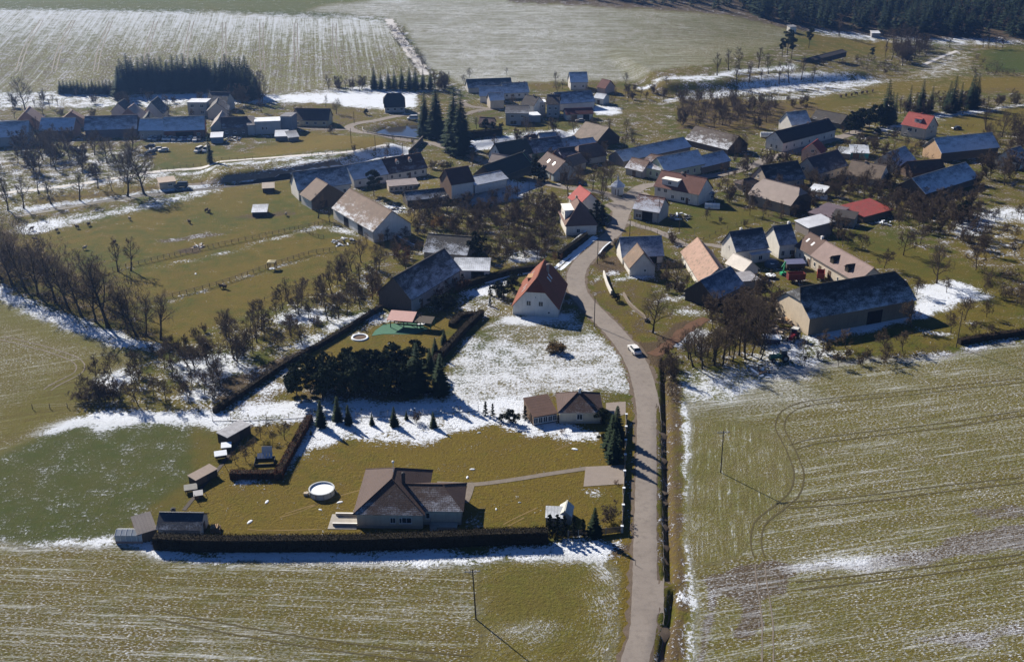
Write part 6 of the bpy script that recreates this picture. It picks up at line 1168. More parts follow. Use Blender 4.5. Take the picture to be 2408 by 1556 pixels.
trees('thuja', 8, (1520, 890, 3.6, 1560, 895, 3.2, 1740, 915, 3.6), 'thujas left of the brown porch'); trees('evergreen', 8, (1655, 930, 3.4, 1690, 935, 2.4, 1610, 925, 2), 'low evergreens left of the brown porch')
trees('spruce', 12, (2000, 560, 8.0, 1965, 640, 8.5, 1975, 720, 7.5), 'roadside spruces right of the roadside bungalow', fat=1.35); trees('evergreen', 12, (1890, 455, 4.2, 1910, 600, 3), 'evergreens beside the roadside bungalow')
trees('thicket', 12, (1965, 1150, 4.6), 'brown roadside shrub', fat=1.2); trees('red_thicket', 12, (1605, 520, 1.7, 1995, 885, 1.3), 'small reddish shrubs on the lawns')
trees('thuja', 12, (1515, 1255, 4.6, 1570, 1262, 4.8, 1620, 1258, 4.4, 1690, 1262, 4.2, 1755, 1255, 3.6), 'thuja cones at the hedge end', fat=1.15); trees('spruce', 12, (1840, 1262, 6.2), 'spruce at the hedge end', fat=1.3)
trees('fruit', 11, (1600, 285, 4.6, 1410, 285, 3.4, 1345, 370, 3.2, 1290, 455, 3.8, 1205, 480, 3.2, 1500, 300, 2.6, 1460, 200, 2.4), 'young fruit trees in the hedged garden')
trees('gold_bush', 8, (1915, 538, 3.0), 'dry bush on the snowy plot', fat=1.9); TREEREC[-1][0].children[1].data = bare_tree(52, 4, .05, .4, 9, .6, kinds=(6, 6, 5), multi=6, gnarl=.3, twigr=.05, cmat=bark('dry_bush_twigs', (.10, .07, .035), (.16, .12, .06)))[1]
# labels for the plants that can be told apart
ORD = ['nearest', 'second nearest', 'third nearest', 'fourth nearest', 'fifth nearest', 'sixth nearest', 'seventh nearest', 'eighth nearest', 'ninth nearest', 'tenth nearest', 'eleventh nearest', 'twelfth nearest', 'thirteenth nearest', 'fourteenth nearest', 'fifteenth nearest', 'sixteenth nearest', 'seventeenth nearest', 'eighteenth nearest', 'nineteenth nearest', 'twentieth nearest']
LAND2 = LAND + [(*P(2, 400, 900), 'the pond', 12), (*P(11, 1898, 700), 'the round pool', 3), (*P(8, 1120, 350), 'the playground roof', 4), (*P(10, 1550, 638), 'the great meadow tree', 4), (*P(9, 905, 1085), 'the broad bend tree', 3), (*P(0, 318, 452), 'the two big lane trees', 4), (*P(11, 1440, 450), 'the cold frame', 2), (*P(4, 1895, 670), 'the paddock stile', 2)]
def relation(x, y, lx, ly): dx, dy = x - lx, y - ly; return ('right of' if dx > 0 else 'left of') if abs(dx) > abs(dy) * .8 else ('behind' if dy > 0 else 'in front of')
def near(x, y, skip=''):
    best = min((math.hypot(x - l[0], y - l[1]) - l[3] * .8, l[0], l[1], l[2]) for l in LAND2 if l[2] != skip); return best[3], relation(x, y, best[1], best[2]), best[0]
ORDL = ['leftmost', 'second', 'third', 'fourth', 'fifth', 'sixth', 'seventh', 'eighth', 'ninth', 'tenth', 'eleventh', 'twelfth', 'thirteenth', 'fourteenth', 'fifteenth', 'sixteenth', 'seventeenth']
def nat_x(x, y): return x / (y * CT + (CAMH - tz(x, y)) * ST)
def finish_labels(recs):
    bk, shared = {}, {}
    for r in recs:
        o, kind, x, y, h, label, where, group = r
        if label: shared.setdefault(label, []).append((nat_x(x, y), o)); continue
        nm, rel, d = near(x, y, 'the great meadow tree' if (kind == 'big') else ''); bk.setdefault((KW[kind][0], KW[kind][2], nm, rel), []).append((d, o, group))
    for lb, lst in shared.items():
        lst.sort(key=lambda q: q[0])
        for i, (_, o) in enumerate(lst): o['label'] = lb if len(lst) > 17 or len(lst) == 1 else f'{lb}, {ORDL[i]}' + (' from the left' if i else ' of them')
    for (kw, adj, nm, rel), lst in bk.items():
        lst.sort(key=lambda q: q[0])
        for i, (d, o, g) in enumerate(lst): o['label'] = f'{adj} {kw} {rel} {nm}' + ('' if len(lst) == 1 else f', the {ORD[min(i, 19)]}')
finish_labels(TREEREC)
def hedge(label, pts, wd, ht, mat, dens=55, leaf=.11, name='hedge', group=None, core=(.02, .016, .01)):
    rng = np.random.default_rng(len(label)); path = smooth_path(pts, 1.5); V, F, M_ = [], [], []; c0 = np.mean(path, 0); z0 = terrain_r(*c0); mb = MB(); LV = []
    n = len(path)
    for i in range(n - 1):
        p, q = path[i], path[i + 1]; t = (q - p); L = np.linalg.norm(t)
        if L < 1e-6: continue
        t = t / L; nr = np.array([-t[1], t[0]]); z = terrain_r(*((p + q) / 2)) - z0; a = wd / 2 * .86
        c = [p - nr * a - c0, q - nr * a - c0, q + nr * a - c0, p + nr * a - c0]
        mb.add([(k[0], k[1], z - .2) for k in c] + [(k[0], k[1], z + ht * .94) for k in c], [(4, 5, 6, 7), (0, 1, 5, 4), (2, 3, 7, 6), (1, 2, 6, 5), (3, 0, 4, 7)])
        cnt = int(L * (2 * ht + wd) * dens)
        u = rng.random(cnt) * (2 * ht + wd); s = rng.random(cnt) * L; wbl = 1 + .06 * np.sin(i * 1.7) + .03 * rng.normal(0, 1, cnt)
        off = np.where(u < ht, -wd / 2, np.where(u < ht + wd, u - ht - wd / 2, wd / 2)) * wbl; zz = np.where(u < ht, u, np.where(u < ht + wd, ht * (1 + .03 * rng.normal(0, 1, cnt)), 2 * ht + wd - u))
        P0 = np.stack([p[0] + t[0] * s + nr[0] * off - c0[0], p[1] + t[1] * s + nr[1] * off - c0[1], z + zz], 1) + rng.normal(0, .09, (cnt, 3)) * [1, 1, 1.3]
        D1 = rng.normal(0, 1, (cnt, 3)); D1 /= np.linalg.norm(D1, axis=1, keepdims=True); D2 = np.cross(D1, rng.normal(0, 1, (cnt, 3))); D2 /= np.linalg.norm(D2, axis=1, keepdims=True)
        LV.append(np.stack([P0 - D1 * leaf, P0 + D2 * leaf * .6, P0 + D1 * leaf, P0 - D2 * leaf * .6], 1).reshape(-1, 3))
    r = empty(name, (c0[0], c0[1], z0)); tag(r, label, 'hedge', group); mb.build('inner_branches', plain('hedge_core', core, .95, .3), r)
    V = np.concatenate(LV); o = obj('foliage', np_mesh('foliage', V, np.arange(len(V)).reshape(-1, 4), mat), r); o['kind'] = 'stuff'; return r
BEECH = bark('beech_hedge_leaves', (.085, .035, .02), (.15, .062, .035)); DKH = bark('dark_hedge_leaves', (.012, .012, .007), (.032, .026, .014)); BRH = bark('brown_hedge_twigs', (.035, .024, .018), (.075, .05, .036))
hedge('long tall dark hedge along the front of the bungalow garden', poly(0, 362, 1273, 500, 1278, 800, 1276, 1080, 1266, 1100, 1264, 1275, 1259), 2.0, 2.6, DKH)
hedge('clipped red-brown beech hedge in an L round the young fruit trees', poly(11, 1165, 590, 1540, 585, 1560, 570, 1800, 130), 1.5, 1.5, BEECH)
hedge('long black hedge running diagonally beside the orchard', poly(8, 10, 880, 150, 790, 400, 620, 650, 480, 940, 300), 1.1, 1.3, BRH)
hedge('dark brown hedge sloping down the left side of the snowy plot', poly(8, 1500, 335, 1400, 430, 1300, 540, 1200, 640), 1.5, 1.7, BRH)
hedge('dark hedge curving behind the orange-roofed house garden', poly(5, 1480, 870, 1600, 835, 1800, 780, 1990, 755), 1.4, 1.8, DKH)
hedge('dark clipped hedge under the little pink hut lawn', poly(2, 880, 965, 1125, 940), 2, 3.0, DKH, 25, .2)
hedge('dark hedge along the road below the white-dormer house', poly(9, 60, 420, 180, 330, 300, 240), 1.4, 2.2, DKH)
hedge('brown round hedge by the right side of the playground lawn', poly(8, 1330, 400, 1380, 350, 1450, 340, 1500, 350), 1.8, 1.2, BRH)
hedge('dark hedge behind the parked white sheds in the farmyard meadow edge', poly(10, 1750, 1190, 2000, 1150, 2341, 1100, 2450, 1085), 1.4, 1.5, BRH)
def mass_of(name, label, pg, n, h0, h1, seed, kind='thicket'):
    rng = np.random.default_rng(seed); rr = random.Random(seed); xs = [p[0] for p in pg]; ys = [p[1] for p in pg]; src = []
    kind = kind + '_low'
    for tm, cm in TM[kind][:2]:
        v = np.empty(len(cm.vertices) * 3, np.float32); cm.vertices.foreach_get('co', v); f = np.empty(len(cm.loops), np.int32); cm.loops.foreach_get('vertex_index', f); src.append((v.reshape(-1, 3), f.reshape(-1, 4)))
    V, F, o_, cnt = [], [], 0, 0
    while cnt < n:
        x, y = rr.uniform(min(xs), max(xs)), rr.uniform(min(ys), max(ys))
        if not inside(pg, np.array([x]), np.array([y]))[0]: continue
        if not free(x, y, .62): cnt += .25; continue
        v, f = src[int(cnt) % 2]; f = f[rng.random(len(f)) < (.26 if kind == 'thicket_low' else .6)]; used, iv = np.unique(f, return_inverse=True); q = v[used]; ce = q.mean(0); s = rr.uniform(h0, h1) / BASEH[kind]; a = rr.uniform(0, 6.28); ca, sa = math.cos(a), math.sin(a)
        q = q * s; q = np.stack([q[:, 0] * ca - q[:, 1] * sa + x, q[:, 0] * sa + q[:, 1] * ca + y, q[:, 2] + terrain_r(x, y)], 1); V.append(q); F.append(iv.reshape(-1, 4) + o_); o_ += len(q); cnt += 1
    tag(obj(name, np_mesh(name, np.concatenate(V), np.concatenate(F), TWIG)), label, 'undergrowth', kind='stuff')
MASSES += [('bare_wood', 'dense brown grove north of the village square', poly(3, -20, 700, 640, 720, 640, 880, 350, 920, -20, 880), 190, 5, 10.5, 68, 'slim'), ('bare_wood', 'dense belt of bare trees at the right edge of the village', poly(3, 2130, 880, 2384, 850, 2600, 900, 2600, 1300, 2150, 1300, 2110, 1120), 70, 6, 13, 69, 'tall'),
 ('undergrowth', 'tangled garden brush in the middle of the village', poly(5, 1080, 330, 1900, 330, 2100, 400, 2080, 640, 1750, 700, 1500, 640, 1300, 470, 1080, 470), 60, 2, 4.5, 61),
 ('undergrowth', 'tangled garden brush between the right-hand village houses', poly(3, 220, 1180, 700, 1130, 1500, 960, 1680, 1050, 1620, 1330, 1500, 1420, 860, 1450, 230, 1430), 80, 1.5, 3.6, 62),
 ('undergrowth', 'garden brush right of the red shed', poly(3, 1480, 1380, 1960, 1250, 2100, 1300, 2080, 1534, 1500, 1500), 60, 2, 4.5, 63),
 ('undergrowth', 'garden brush around the upper village row', poly(15, -100, 480, 300, 430, 1500, 150, 2300, 150, 2369, 560, 1700, 700, 900, 760, 0, 700), 60, 1.5, 4, 64),
 ('undergrowth', 'brush in the upper left village gardens', poly(0, 0, 330, 350, 330, 350, 400, 60, 430, -60, 420), 60, 2, 5, 65),
 ('undergrowth', 'brush below the orchard rows beside the diagonal hedge', poly(0, 440, 830, 560, 760, 760, 660, 880, 620, 900, 690, 800, 740, 700, 790, 560, 870, 500, 920, 430, 900), 46, 1.2, 2.6, 66),
 ('undergrowth', 'brush in the grove between striped navy barn and great black barn', poly(9, 1380, 860, 2000, 700, 2080, 1000, 1900, 1120, 1250, 1200), 14, 2, 4, 67),
 ('bare_wood', 'bare garden trees massed between the right-hand village houses', poly(3, 300, 1120, 700, 1180, 1500, 960, 1680, 1050, 1900, 1290, 1500, 1420, 1060, 1340, 860, 1330, 560, 1240), 90, 4, 7.5, 81, 'slim'),
 ('bare_wood', 'bare garden trees massed below the golden willow bushes', poly(5, 1080, 330, 1900, 300, 2100, 380, 2080, 620, 1750, 680, 1520, 640, 1500, 480, 1080, 450), 90, 4, 7.5, 82, 'slim'),
 ('bare_wood', 'bare trees massed above the right meadow', poly(10, 1000, -60, 1650, -80, 1960, 100, 1960, 300, 1700, 220, 1300, 120, 1100, 40), 80, 4, 8, 83, 'slim')]
for a in MASSES: mass_of(*a)
# forest
def forest(name, label, pg, n, h0, h1, seed, conf=.5):
    rng = np.random.default_rng(seed); rr = random.Random(seed); sv = []; so = 0; xs = [p[0] for p in pg]; ys = [p[1] for p in pg]
    def raw(kind):
        out = []
        for tm, cm in TM[kind]:
            v = np.empty(len(cm.vertices) * 3, np.float32); cm.vertices.foreach_get('co', v); v = v.reshape(-1, 3); f = np.empty(len(cm.loops), np.int32); cm.loops.foreach_get('vertex_index', f); out.append((v, f.reshape(-1, 4)))
        return out
    lowS = spruce(901, 12, 2.6, dens=.45); v = np.empty(len(lowS[1].vertices) * 3, np.float32); lowS[1].vertices.foreach_get('co', v); v = v.reshape(-1, 3); k4 = len(v) // 4
    keep = rng.random(k4) < .3; v = v.reshape(-1, 4, 3)[keep].reshape(-1, 3); vq = v.reshape(-1, 4, 3); mq = vq.mean(1, keepdims=True); v = (mq + (vq - mq) * 1.75).reshape(-1, 3); S_ = (v * [1.2, 1.2, 1], np.arange(len(v)).reshape(-1, 4))
    b0 = bare_tree(902, 14, .3, .24, 8, 1.0, kinds=(3, 2, 2), twigr=.19, low=True)[1]; v = np.empty(len(b0.vertices) * 3, np.float32); b0.vertices.foreach_get('co', v); f = np.empty(len(b0.loops), np.int32); b0.loops.foreach_get('vertex_index', f); B_ = (v.reshape(-1, 3), f.reshape(-1, 4))
    V = {0: [], 1: []}; F = {0: [], 1: []}; off = {0: 0, 1: 0}; cnt = 0
    while cnt < n:
        x, y = rr.uniform(min(xs), max(xs)), rr.uniform(min(ys), max(ys))
        if not inside(pg, np.array([x]), np.array([y]))[0]: continue
        k = 0 if rr.random() < conf else 1; vv, ff = (S_, B_)[k]; h = rr.uniform(h0, h1); s = h / (12 if k == 0 else 14); a = rr.uniform(0, 6.28); ca, sa = math.cos(a), math.sin(a)
        q = vv * s; q = np.stack([q[:, 0] * ca - q[:, 1] * sa + x, q[:, 0] * sa + q[:, 1] * ca + y, q[:, 2] + terrain_r(x, y)], 1); V[k].append(q); F[k].append(ff + off[k]); off[k] += len(q); cnt += 1
    for k, mt, nm in ((0, NEED, 'conifer_forest'), (1, TWIG, 'bare_forest')):
        if V[k]: tag(obj(nm, np_mesh(nm, np.concatenate(V[k]), np.concatenate(F[k]), mt)), label[k], 'forest', kind='stuff')
forest('f', ('dark conifers of the forest on the far slope at the top right', 'bare trees of the forest on the far slope at the top right'), poly(0, 1715, 22, 1800, 50, 1900, 64, 2000, 72, 2100, 82, 2250, 88, 2383, 88, 2560, 88, 2560, -30, 2383, -45, 1800, -45, 1700, -20), 1050, 11, 18, 5, .74)
forest('f', ('dark conifers beyond the crest of the pale field', 'bare trees beyond the crest of the pale field'), poly(0, 1240, -4, 1450, 8, 1700, 26, 1720, 0, 1700, -30, 1200, -30), 260, 8, 13, 6, .6)
# ---------------------------------------------------------------- fences, walls, poles, yard things, vehicles
def gp(v, x, y): p = P(v, x, y); return p[0], p[1], terrain_r(*p)
postm = MB().box(-.06, .06, -.06, .06, -.3, 1.25).mesh('post', wood((.09, .065, .045)))
concpost = MB().box(-.05, .05, -.05, .05, -.3, 1.5).mesh('post', CONC)
def fence(name, label, pts, gap, pm, rails, ht=1.2, mat=None, group=None, wire=False, panel=None):
    path = smooth_path(pts, gap) if len(pts) > 2 else None
    if path is None:
        a, b_ = np.array(pts[0]), np.array(pts[-1]); n = max(1, int(np.linalg.norm(b_ - a) / gap)); path = [a + (b_ - a) * i / n for i in range(n + 1)]
    c0 = path[0]; z0 = terrain_r(*c0); r = empty(name, (c0[0], c0[1], z0)); tag(r, label, 'fence', group)
    for p in path: obj('post', pm, r, (p[0] - c0[0], p[1] - c0[1], terrain_r(*p) - z0))
    rm = mat or wood((.09, .065, .045))
    for zr, rr_ in rails:
        m = MB()
        for p, q in zip(path[:-1], path[1:]):
            a = (p[0] - c0[0], p[1] - c0[1], terrain_r(*p) - z0 + zr); b_ = (q[0] - c0[0], q[1] - c0[1], terrain_r(*q) - z0 + zr); m.tube(a, b_, rr_, rr_, 4, False)
        m.build('wire' if rr_ < .03 else 'rail', rm, r)
    if panel:
        m = MB()
        for p, q in zip(path[:-1], path[1:]):
            a = np.array([p[0] - c0[0], p[1] - c0[1]]); b_ = np.array([q[0] - c0[0], q[1] - c0[1]]); z = terrain_r(*p) - z0; L = np.linalg.norm(b_ - a)
            if L < .2: continue
            t = (b_ - a) / L; nn = np.array([-t[1], t[0]]) * .04; n_ = int(L / .16)
            for k in range(n_):
                s = a + t * (k + .12) * L / n_; e = a + t * (k + .85) * L / n_
                m.add([(*(s - nn), z + .1), (*(e - nn), z + .1), (*(e + nn), z + .1), (*(s + nn), z + .1), (*(s - nn), z + panel[0]), (*(e - nn), z + panel[0]), (*(e + nn), z + panel[0]), (*(s + nn), z + panel[0])], [(0, 1, 5, 4), (1, 2, 6, 5), (2, 3, 7, 6), (3, 0, 4, 7), (4, 5, 6, 7)])
        tag(m.build('pickets', panel[1], r), kind='stuff')
    return r
RL = ((.45, .045), (.85, .045), (1.2, .05))
fence('paddock_fence', 'upper wooden rail fence crossing the paddocks with snow at its foot', poly(4, 740, 712, 1100, 625, 1450, 545, 2080, 412, 2250, 375), 2.0, postm, RL)
fence('paddock_fence', 'lower wooden rail fence crossing the paddocks past the white stile', poly(4, 870, 960, 1300, 860, 1600, 775, 1850, 685, 2150, 590, 2340, 560), 2.0, postm, RL)
fence('paddock_fence', 'short pale rail fence ending the upper paddock by the mottled-roof barn', poly(4, 2110, 420, 2180, 460, 2255, 478), 2.0, postm, RL)
fence('paddock_fence', 'pale rail fence along the orchard below the mottled-roof barn', poly(5, 690, 570, 800, 620, 915, 655), 2.0, postm, RL)
fence('paddock_fence', 'low dark fence along the lower paddock and orchard', poly(5, 0, 1000, 150, 935, 420, 830, 640, 770, 900, 700), 3, postm, ((.8, .045),))
fence('wire_fence', 'wire fence with thin posts behind the snowy lawn edge', poly(8, 0, 925, 300, 918, 545, 905, 800, 905, 1080, 895, 1480, 868), 3.2, concpost, ((.35, .012), (.8, .012), (1.2, .012), (.05, .09)), mat=METAL)
fence('wire_fence', 'wire fence with dark posts below the orchard snow', poly(11, -420, 40, 120, 25, 500, 45, 800, 60, 1010, 70), 3.0, postm, ((.6, .012), (1.1, .012)), mat=METAL)
fence('garden_fence', 'dark picket fence at the right end of the long hedge', poly(12, 1650, 1270, 1810, 1262, 2045, 1235), 2.4, concpost, ((.35, .04), (1.2, .04)), panel=(1.35, DARKW))
fence('garden_fence', 'thin fence along the lane above the blue-roofed cottage', poly(6, 770, 600, 860, 625, 1040, 700, 1300, 790), 2.6, postm, ((.9, .025),))
fence('garden_fence', 'fence between the green lawn and the farmyard', poly(6, 1240, 740, 1400, 730, 1560, 650, 1700, 600, 2000, 520), 3.0, postm, ((.9, .03), (.5, .03)))
fence('meadow_fence', 'post and rail fence beside the red-roofed villa', poly(3, 1830, 880, 2030, 880), 2.2, postm, ((.6, .04), (1.1, .04)))
fence('garden_fence', 'fence along the lower edge of the right meadow', poly(10, 1930, 480, 2000, 560, 2200, 760, 2341, 880), 4, postm, ((.9, .03),))
for lb, q in (('thin wooden fence along the side street lawn', poly(6, 1500, 200, 1620, 290, 1800, 330)), ('fence behind the tan hall gardens', poly(3, 850, 1310, 1000, 1290, 1120, 1330)), ('fence between the tan-roofed cottage and the long frosted barn', poly(3, 1180, 1290, 1400, 1300, 1520, 1260)),
              ('fence in front of the long street house gardens', poly(3, 640, 1100, 560, 1170, 480, 1220)), ('fence below the green lawn of the big grey house', poly(2, 1180, 900, 1500, 890, 1620, 860)), ('fence along the dry meadow above the field track', poly(2, -200, 1080, 0, 1065, 240, 1050)), ('fence round the upper lawn by the lane trees', poly(1, 1120, 1195, 1400, 1155, 1760, 1110)),
              ('fence along the pond bank', poly(2, 160, 930, 300, 950, 560, 985)), ('fence on the right meadow slope', poly(10, 1690, 100, 1960, 80, 2341, 10)), ('fence left of the yellow-walled house', poly(1, 2025, 880, 2300, 905))):
    fence('garden_fence', lb, q, 2.6, postm, ((.5, .035), (1.0, .035)))
# road wall with white pillars
wall_pts = poly(12, 2072, 420, 2068, 560, 2062, 760, 2055, 900, 2048, 1080, 2040, 1235)
path = smooth_path(wall_pts, 2.6); c0 = path[0]; r = empty('road_fence', (c0[0], c0[1], terrain_r(*c0))); tag(r, 'low garden fence with white-capped pillars along the main road', 'fence')
pil = MB().box(-.2, .2, -.2, .2, -.3, 1.35).box(-.26, .26, -.26, .26, 1.35, 1.47, 1).mesh('pillar', [CONC, SNOWM])
for i, p in enumerate(path[::2]): obj('pillar', pil, r, (p[0] - c0[0], p[1] - c0[1], terrain_r(*p) - terrain_r(*c0)))
for p, q in zip(path[:-2:2], path[2::2]):
    m = MB(); a = p - c0; b_ = q - c0; L = np.linalg.norm(b_ - a); t = (b_ - a) / L; nn = np.array([-t[1], t[0]]) * .1; a = a + t * .22; b_ = b_ - t * .22
    m.add([(*(a - nn), -.3), (*(b_ - nn), -.3), (*(b_ + nn), -.3), (*(a + nn), -.3), (*(a - nn), .4), (*(b_ - nn), .4), (*(b_ + nn), .4), (*(a + nn), .4)], [(0, 1, 5, 4), (1, 2, 6, 5), (2, 3, 7, 6), (3, 0, 4, 7), (4, 5, 6, 7)]); m.build('base_wall', CONC, r)
    m = MB(); nb = int((L - .44) / .18)
    for k in range(nb):
        s = a + t * (k + .15) * (L - .44) / nb; m.box(s[0] - .05, s[0] + .05, s[1] - .05, s[1] + .05, .4, 1.2)
    tag(m.build('pickets', DARKW, r), kind='stuff')
def low_wall(label, pts, ht, th, mat, cap=None, name='garden_wall'):
    path = smooth_path(pts, 2.0); c0 = path[0]; z0 = terrain_r(*c0); r = empty(name, (c0[0], c0[1], z0)); tag(r, label, 'wall'); m = MB(); k_ = MB()
    for i, (p, q) in enumerate(zip(path[:-1], path[1:])):
        L = np.linalg.norm(q - p)
        if L < .05: continue
        t = (q - p) / L; nn = np.array([-t[1], t[0]]) * th / 2; a, b_ = p - c0, q - c0; z = terrain_r(*p) - z0
        for mb, n2, za, zb in ((m, nn, -.4, ht), (k_, nn * 1.25, ht + .002, ht + .1)):
            mb.add([(*(a - n2), z + za), (*(b_ - n2), z + za), (*(b_ + n2), z + za), (*(a + n2), z + za), (*(a - n2), z + zb), (*(b_ - n2), z + zb), (*(b_ + n2), z + zb), (*(a + n2), z + zb)], [(0, 1, 5, 4), (2, 3, 7, 6), (4, 5, 6, 7)] + ([(1, 2, 6, 5)] if i == len(path) - 2 else []) + ([(3, 0, 4, 7)] if i == 0 else []))
    m.build('wall_body', mat, r)
    if cap: k_.build('snow_cap', cap, r)
    return r
low_wall('snow-capped wall along the road below the white-dormer house', poly(9, 108, 370, 200, 285, 300, 205), 1.5, .45, plain('dark_stone', (.09, .08, .075)), SNOWM)
low_wall('white retaining wall beside the grass verge at the bend', poly(9, 460, 560, 490, 660, 530, 745), 1.3, .4, plaster(WHT))
low_wall('white wall with snow patches running down from the round black shrub', poly(9, 640, 745, 690, 830, 760, 900, 835, 960, 838, 990), .9, .5, plaster((.26, .22, .18)))
low_wall('stone wall below the snow terrace in the middle of the village', poly(2, 712, 1395, 930, 1330, 1160, 1275), 1.6, .4, plaster((.5, .48, .45)))
low_wall('snow-topped garden wall in front of the mottled-roof barn', poly(5, 960, 515, 1030, 560, 1110, 600), 1.0, .4, plaster((.4, .36, .33)), SNOWM)
low_wall('low roadside wall with snow left of the blue-roofed cottage', poly(9, 415, 400, 460, 340, 520, 290), .9, .35, plain('dark_stone', (.09, .08, .075)), SNOWM)
low_wall('dark stone wall under the snowy bank by the pond road', poly(2, 480, 1085, 530, 1035, 575, 985), 2.4, .5, plain('dark_stone', (.09, .08, .075)))
low_wall('curved kerb wall round the near side of the pond', poly(2, 155, 890, 165, 915, 260, 938, 420, 955, 560, 972), .5, .35, CONC)
tree('evergreen', *P(9, 568, 800), 2.6, 'round clipped shrubs', None, fat=1.25)['label'] = 'round black clipped shrub at the end of the white retaining wall'
# poles
def pole(v, bx, by, h, label, arm=False, lean=0.0, group='wooden and steel poles', lamp=False, thick=.13, name='power_pole', cat='pole'):
    x, y, z = gp(v, bx, by); r = empty(name, (x, y, z), .1); tag(r, label, cat, group); m = MB(); m.tube((0, 0, -.4), (lean * h, 0, h), thick, thick * .7, 7); m.build('mast', wood((.055, .042, .032)) if not lamp else METAL, r)
    if arm:
        m = MB(); m.box(lean * h - 1.25, lean * h + 1.25, -.07, .07, h - .55, h - .42); m.tube((lean * h - .7, 0, h - .5), (lean * h, 0, h - 1.3), .035, .035); m.tube((lean * h + .7, 0, h - .5), (lean * h, 0, h - 1.3), .035, .035); m.build('crossarm', METAL, r)
        for k in (-1.15, -.4, .4, 1.15): mi = MB(); mi.lathe([(0, 0), (.06, .02), (.09, .1), (.05, .16), (.08, .22), (0, .32)], 8); mi.build('insulator', plain('porcelain', (.45, .42, .38), .3), r, (lean * h + k, 0, h - .42))
    if lamp: m = MB(); m.tube((0, 0, h), (.9, 0, h + .25), .04, .035); m.box(.7, 1.25, -.1, .1, h + .17, h + .28); m.build('lamp_head', METAL, r)
    return r
pole(13, 643, 568, 9.6, 'wooden power pole with crossarm standing in the striped field', True, -.02)
pole(0, 1108, 1440, 9.8, 'wooden power pole with crossarm leaning in the front stubble field', True, -.045)
pole(9, 403, 465, 7.5, 'pole on the brown slope left of the blue-roofed cottage'); pole(9, 374, 1025, 8.0, 'pole at the road edge above the snowy plot')
pole(6, 712, 712, 6.2, 'pole behind the blue-roofed cottage'); pole(10, 1727, 1218, 10, 'tall wooden pole at the field edge below the right meadow'); pole(2, 77, 1000, 6.5, 'pole on the dry meadow beside the lane')
pole(2, 246, 1052, 6.8, 'double pole at the corner of the dry meadow'); pole(2, 437, 1098, 6, 'pole behind the two-dormer cottage'); pole(2, 98, 860, 5.5, 'pole left of the pond road'); pole(2, 1235, 1370, 5.5, 'pale pole standing on the snow terrace'); pole(2, 1315, 1345, 5, 'dark pole standing on the snow terrace, right of the pale one')
pole(6, 980, 560, 8, 'dark pole beside the snow-patched garage'); pole(6, 1620, 250, 6.5, 'pole on the grass above the tan hall'); pole(6, 1172, 655, 6.5, 'pole in front of the junk heap by the lawn'); pole(6, 1312, 720, 3.6, 'lamp post at the lane bend above the tan stable', lamp=True, thick=.06, name='street_lamp', cat='lamp')
pole(3, 495, 1185, 7, 'street lamp on the side street corner', lamp=True, thick=.07, name='street_lamp', cat='lamp'); pole(9, 62, 560, 6.0, 'thin pole left of the road by the orange-roofed house', thick=.07); pole(1, 2345 , 1150, 3, 'thin post beside the upper lane bank', thick=.05)
pole(13, 205, 1043, 1.1, 'short reflector post on the left verge of the road', thick=.05, name='marker_post', cat='post'); pole(2, 2180, 640, 3, 'thin post by the field cottage', thick=.05)
# pool
x, y, z = gp(11, 1898, 715); r = empty('garden_pool', (x, y, z)); tag(r, 'round above-ground pool covered with snow on the lawn', 'pool')
m = MB(); m.lathe([(2.42, 0), (2.42, 1.15), (2.5, 1.15), (2.5, 1.24), (2.25, 1.24), (2.25, 1.05), (2.36, 1.05), (2.36, .1)], 40); m.build('pool_wall', plain('pool_sheet', (.42, .45, .48), .5, .08), r)
m = MB(); m.lathe([(0, .98), (2.36, .92)], 40); m.build('snow_cover', SNOWM, r)
for k in range(10):
    a = k * 2 * math.pi / 10; m = MB(); m.box(2.42, 2.52, -.07, .07, 0, 1.15); o = m.build('upright', METAL, r); o.rotation_euler = (0, 0, a)
m = MB(); m.box(-3.4, -2.55, -.9, -.2, 0, .55); m.build('filter_box', plain('tan_cover', (.42, .36, .28)), r); m = MB(); m.tube((-2.2, -.8, .9), (-2.9, -.9, .3), .06, .06); m.tube((2.3, .5, 1.2), (2.9, .2, .1), .05, .05); m.build('hose', WHITE, r)
# playground
x, y, z = gp(8, 1075, 395); r = empty('playground_shelter', (x, y, z), -.18); tag(r, 'open timber shelter with pink sheet roof over a green play pad', 'shelter')
for sx in (-3.6, 0, 3.6):
    for sy in (-1.6, 1.6): m = MB(); m.box(sx - .1, sx + .1, sy - .1, sy + .1, -.2, 2.5 + (.5 if sy > 0 else 0)); m.build('post', DARKW, r)
m = MB(); m.slab([(-4.4, -2.4, 2.45), (2.6, -2.4, 2.45), (2.6, 2.3, 3.35), (-4.4, 2.3, 3.35)], .12); m.build('roof', plain('pink_sheet', (.52, .32, .29), .6, .12), r)
m = MB(); m.slab([(2.8, -2.0, 2.3), (7.6, -2.4, 2.3), (7.6, 1.6, 2.6), (2.8, 1.8, 2.6)], .08); m.build('lattice_roof', DARKW, r)
for q in ((7.4, -2.2), (7.4, 1.5), (4.6, -2.1)): m = MB(); m.box(q[0] - .1, q[0] + .1, q[1] - .1, q[1] + .1, -.2, 2.3); m.build('post', plain('green_paint', (.06, .20, .10)), r)
m = MB(); m.box(-3.5, 3.5, 1.5, 1.62, .3, 1.2); m.build('back_rail', DARKW, r)
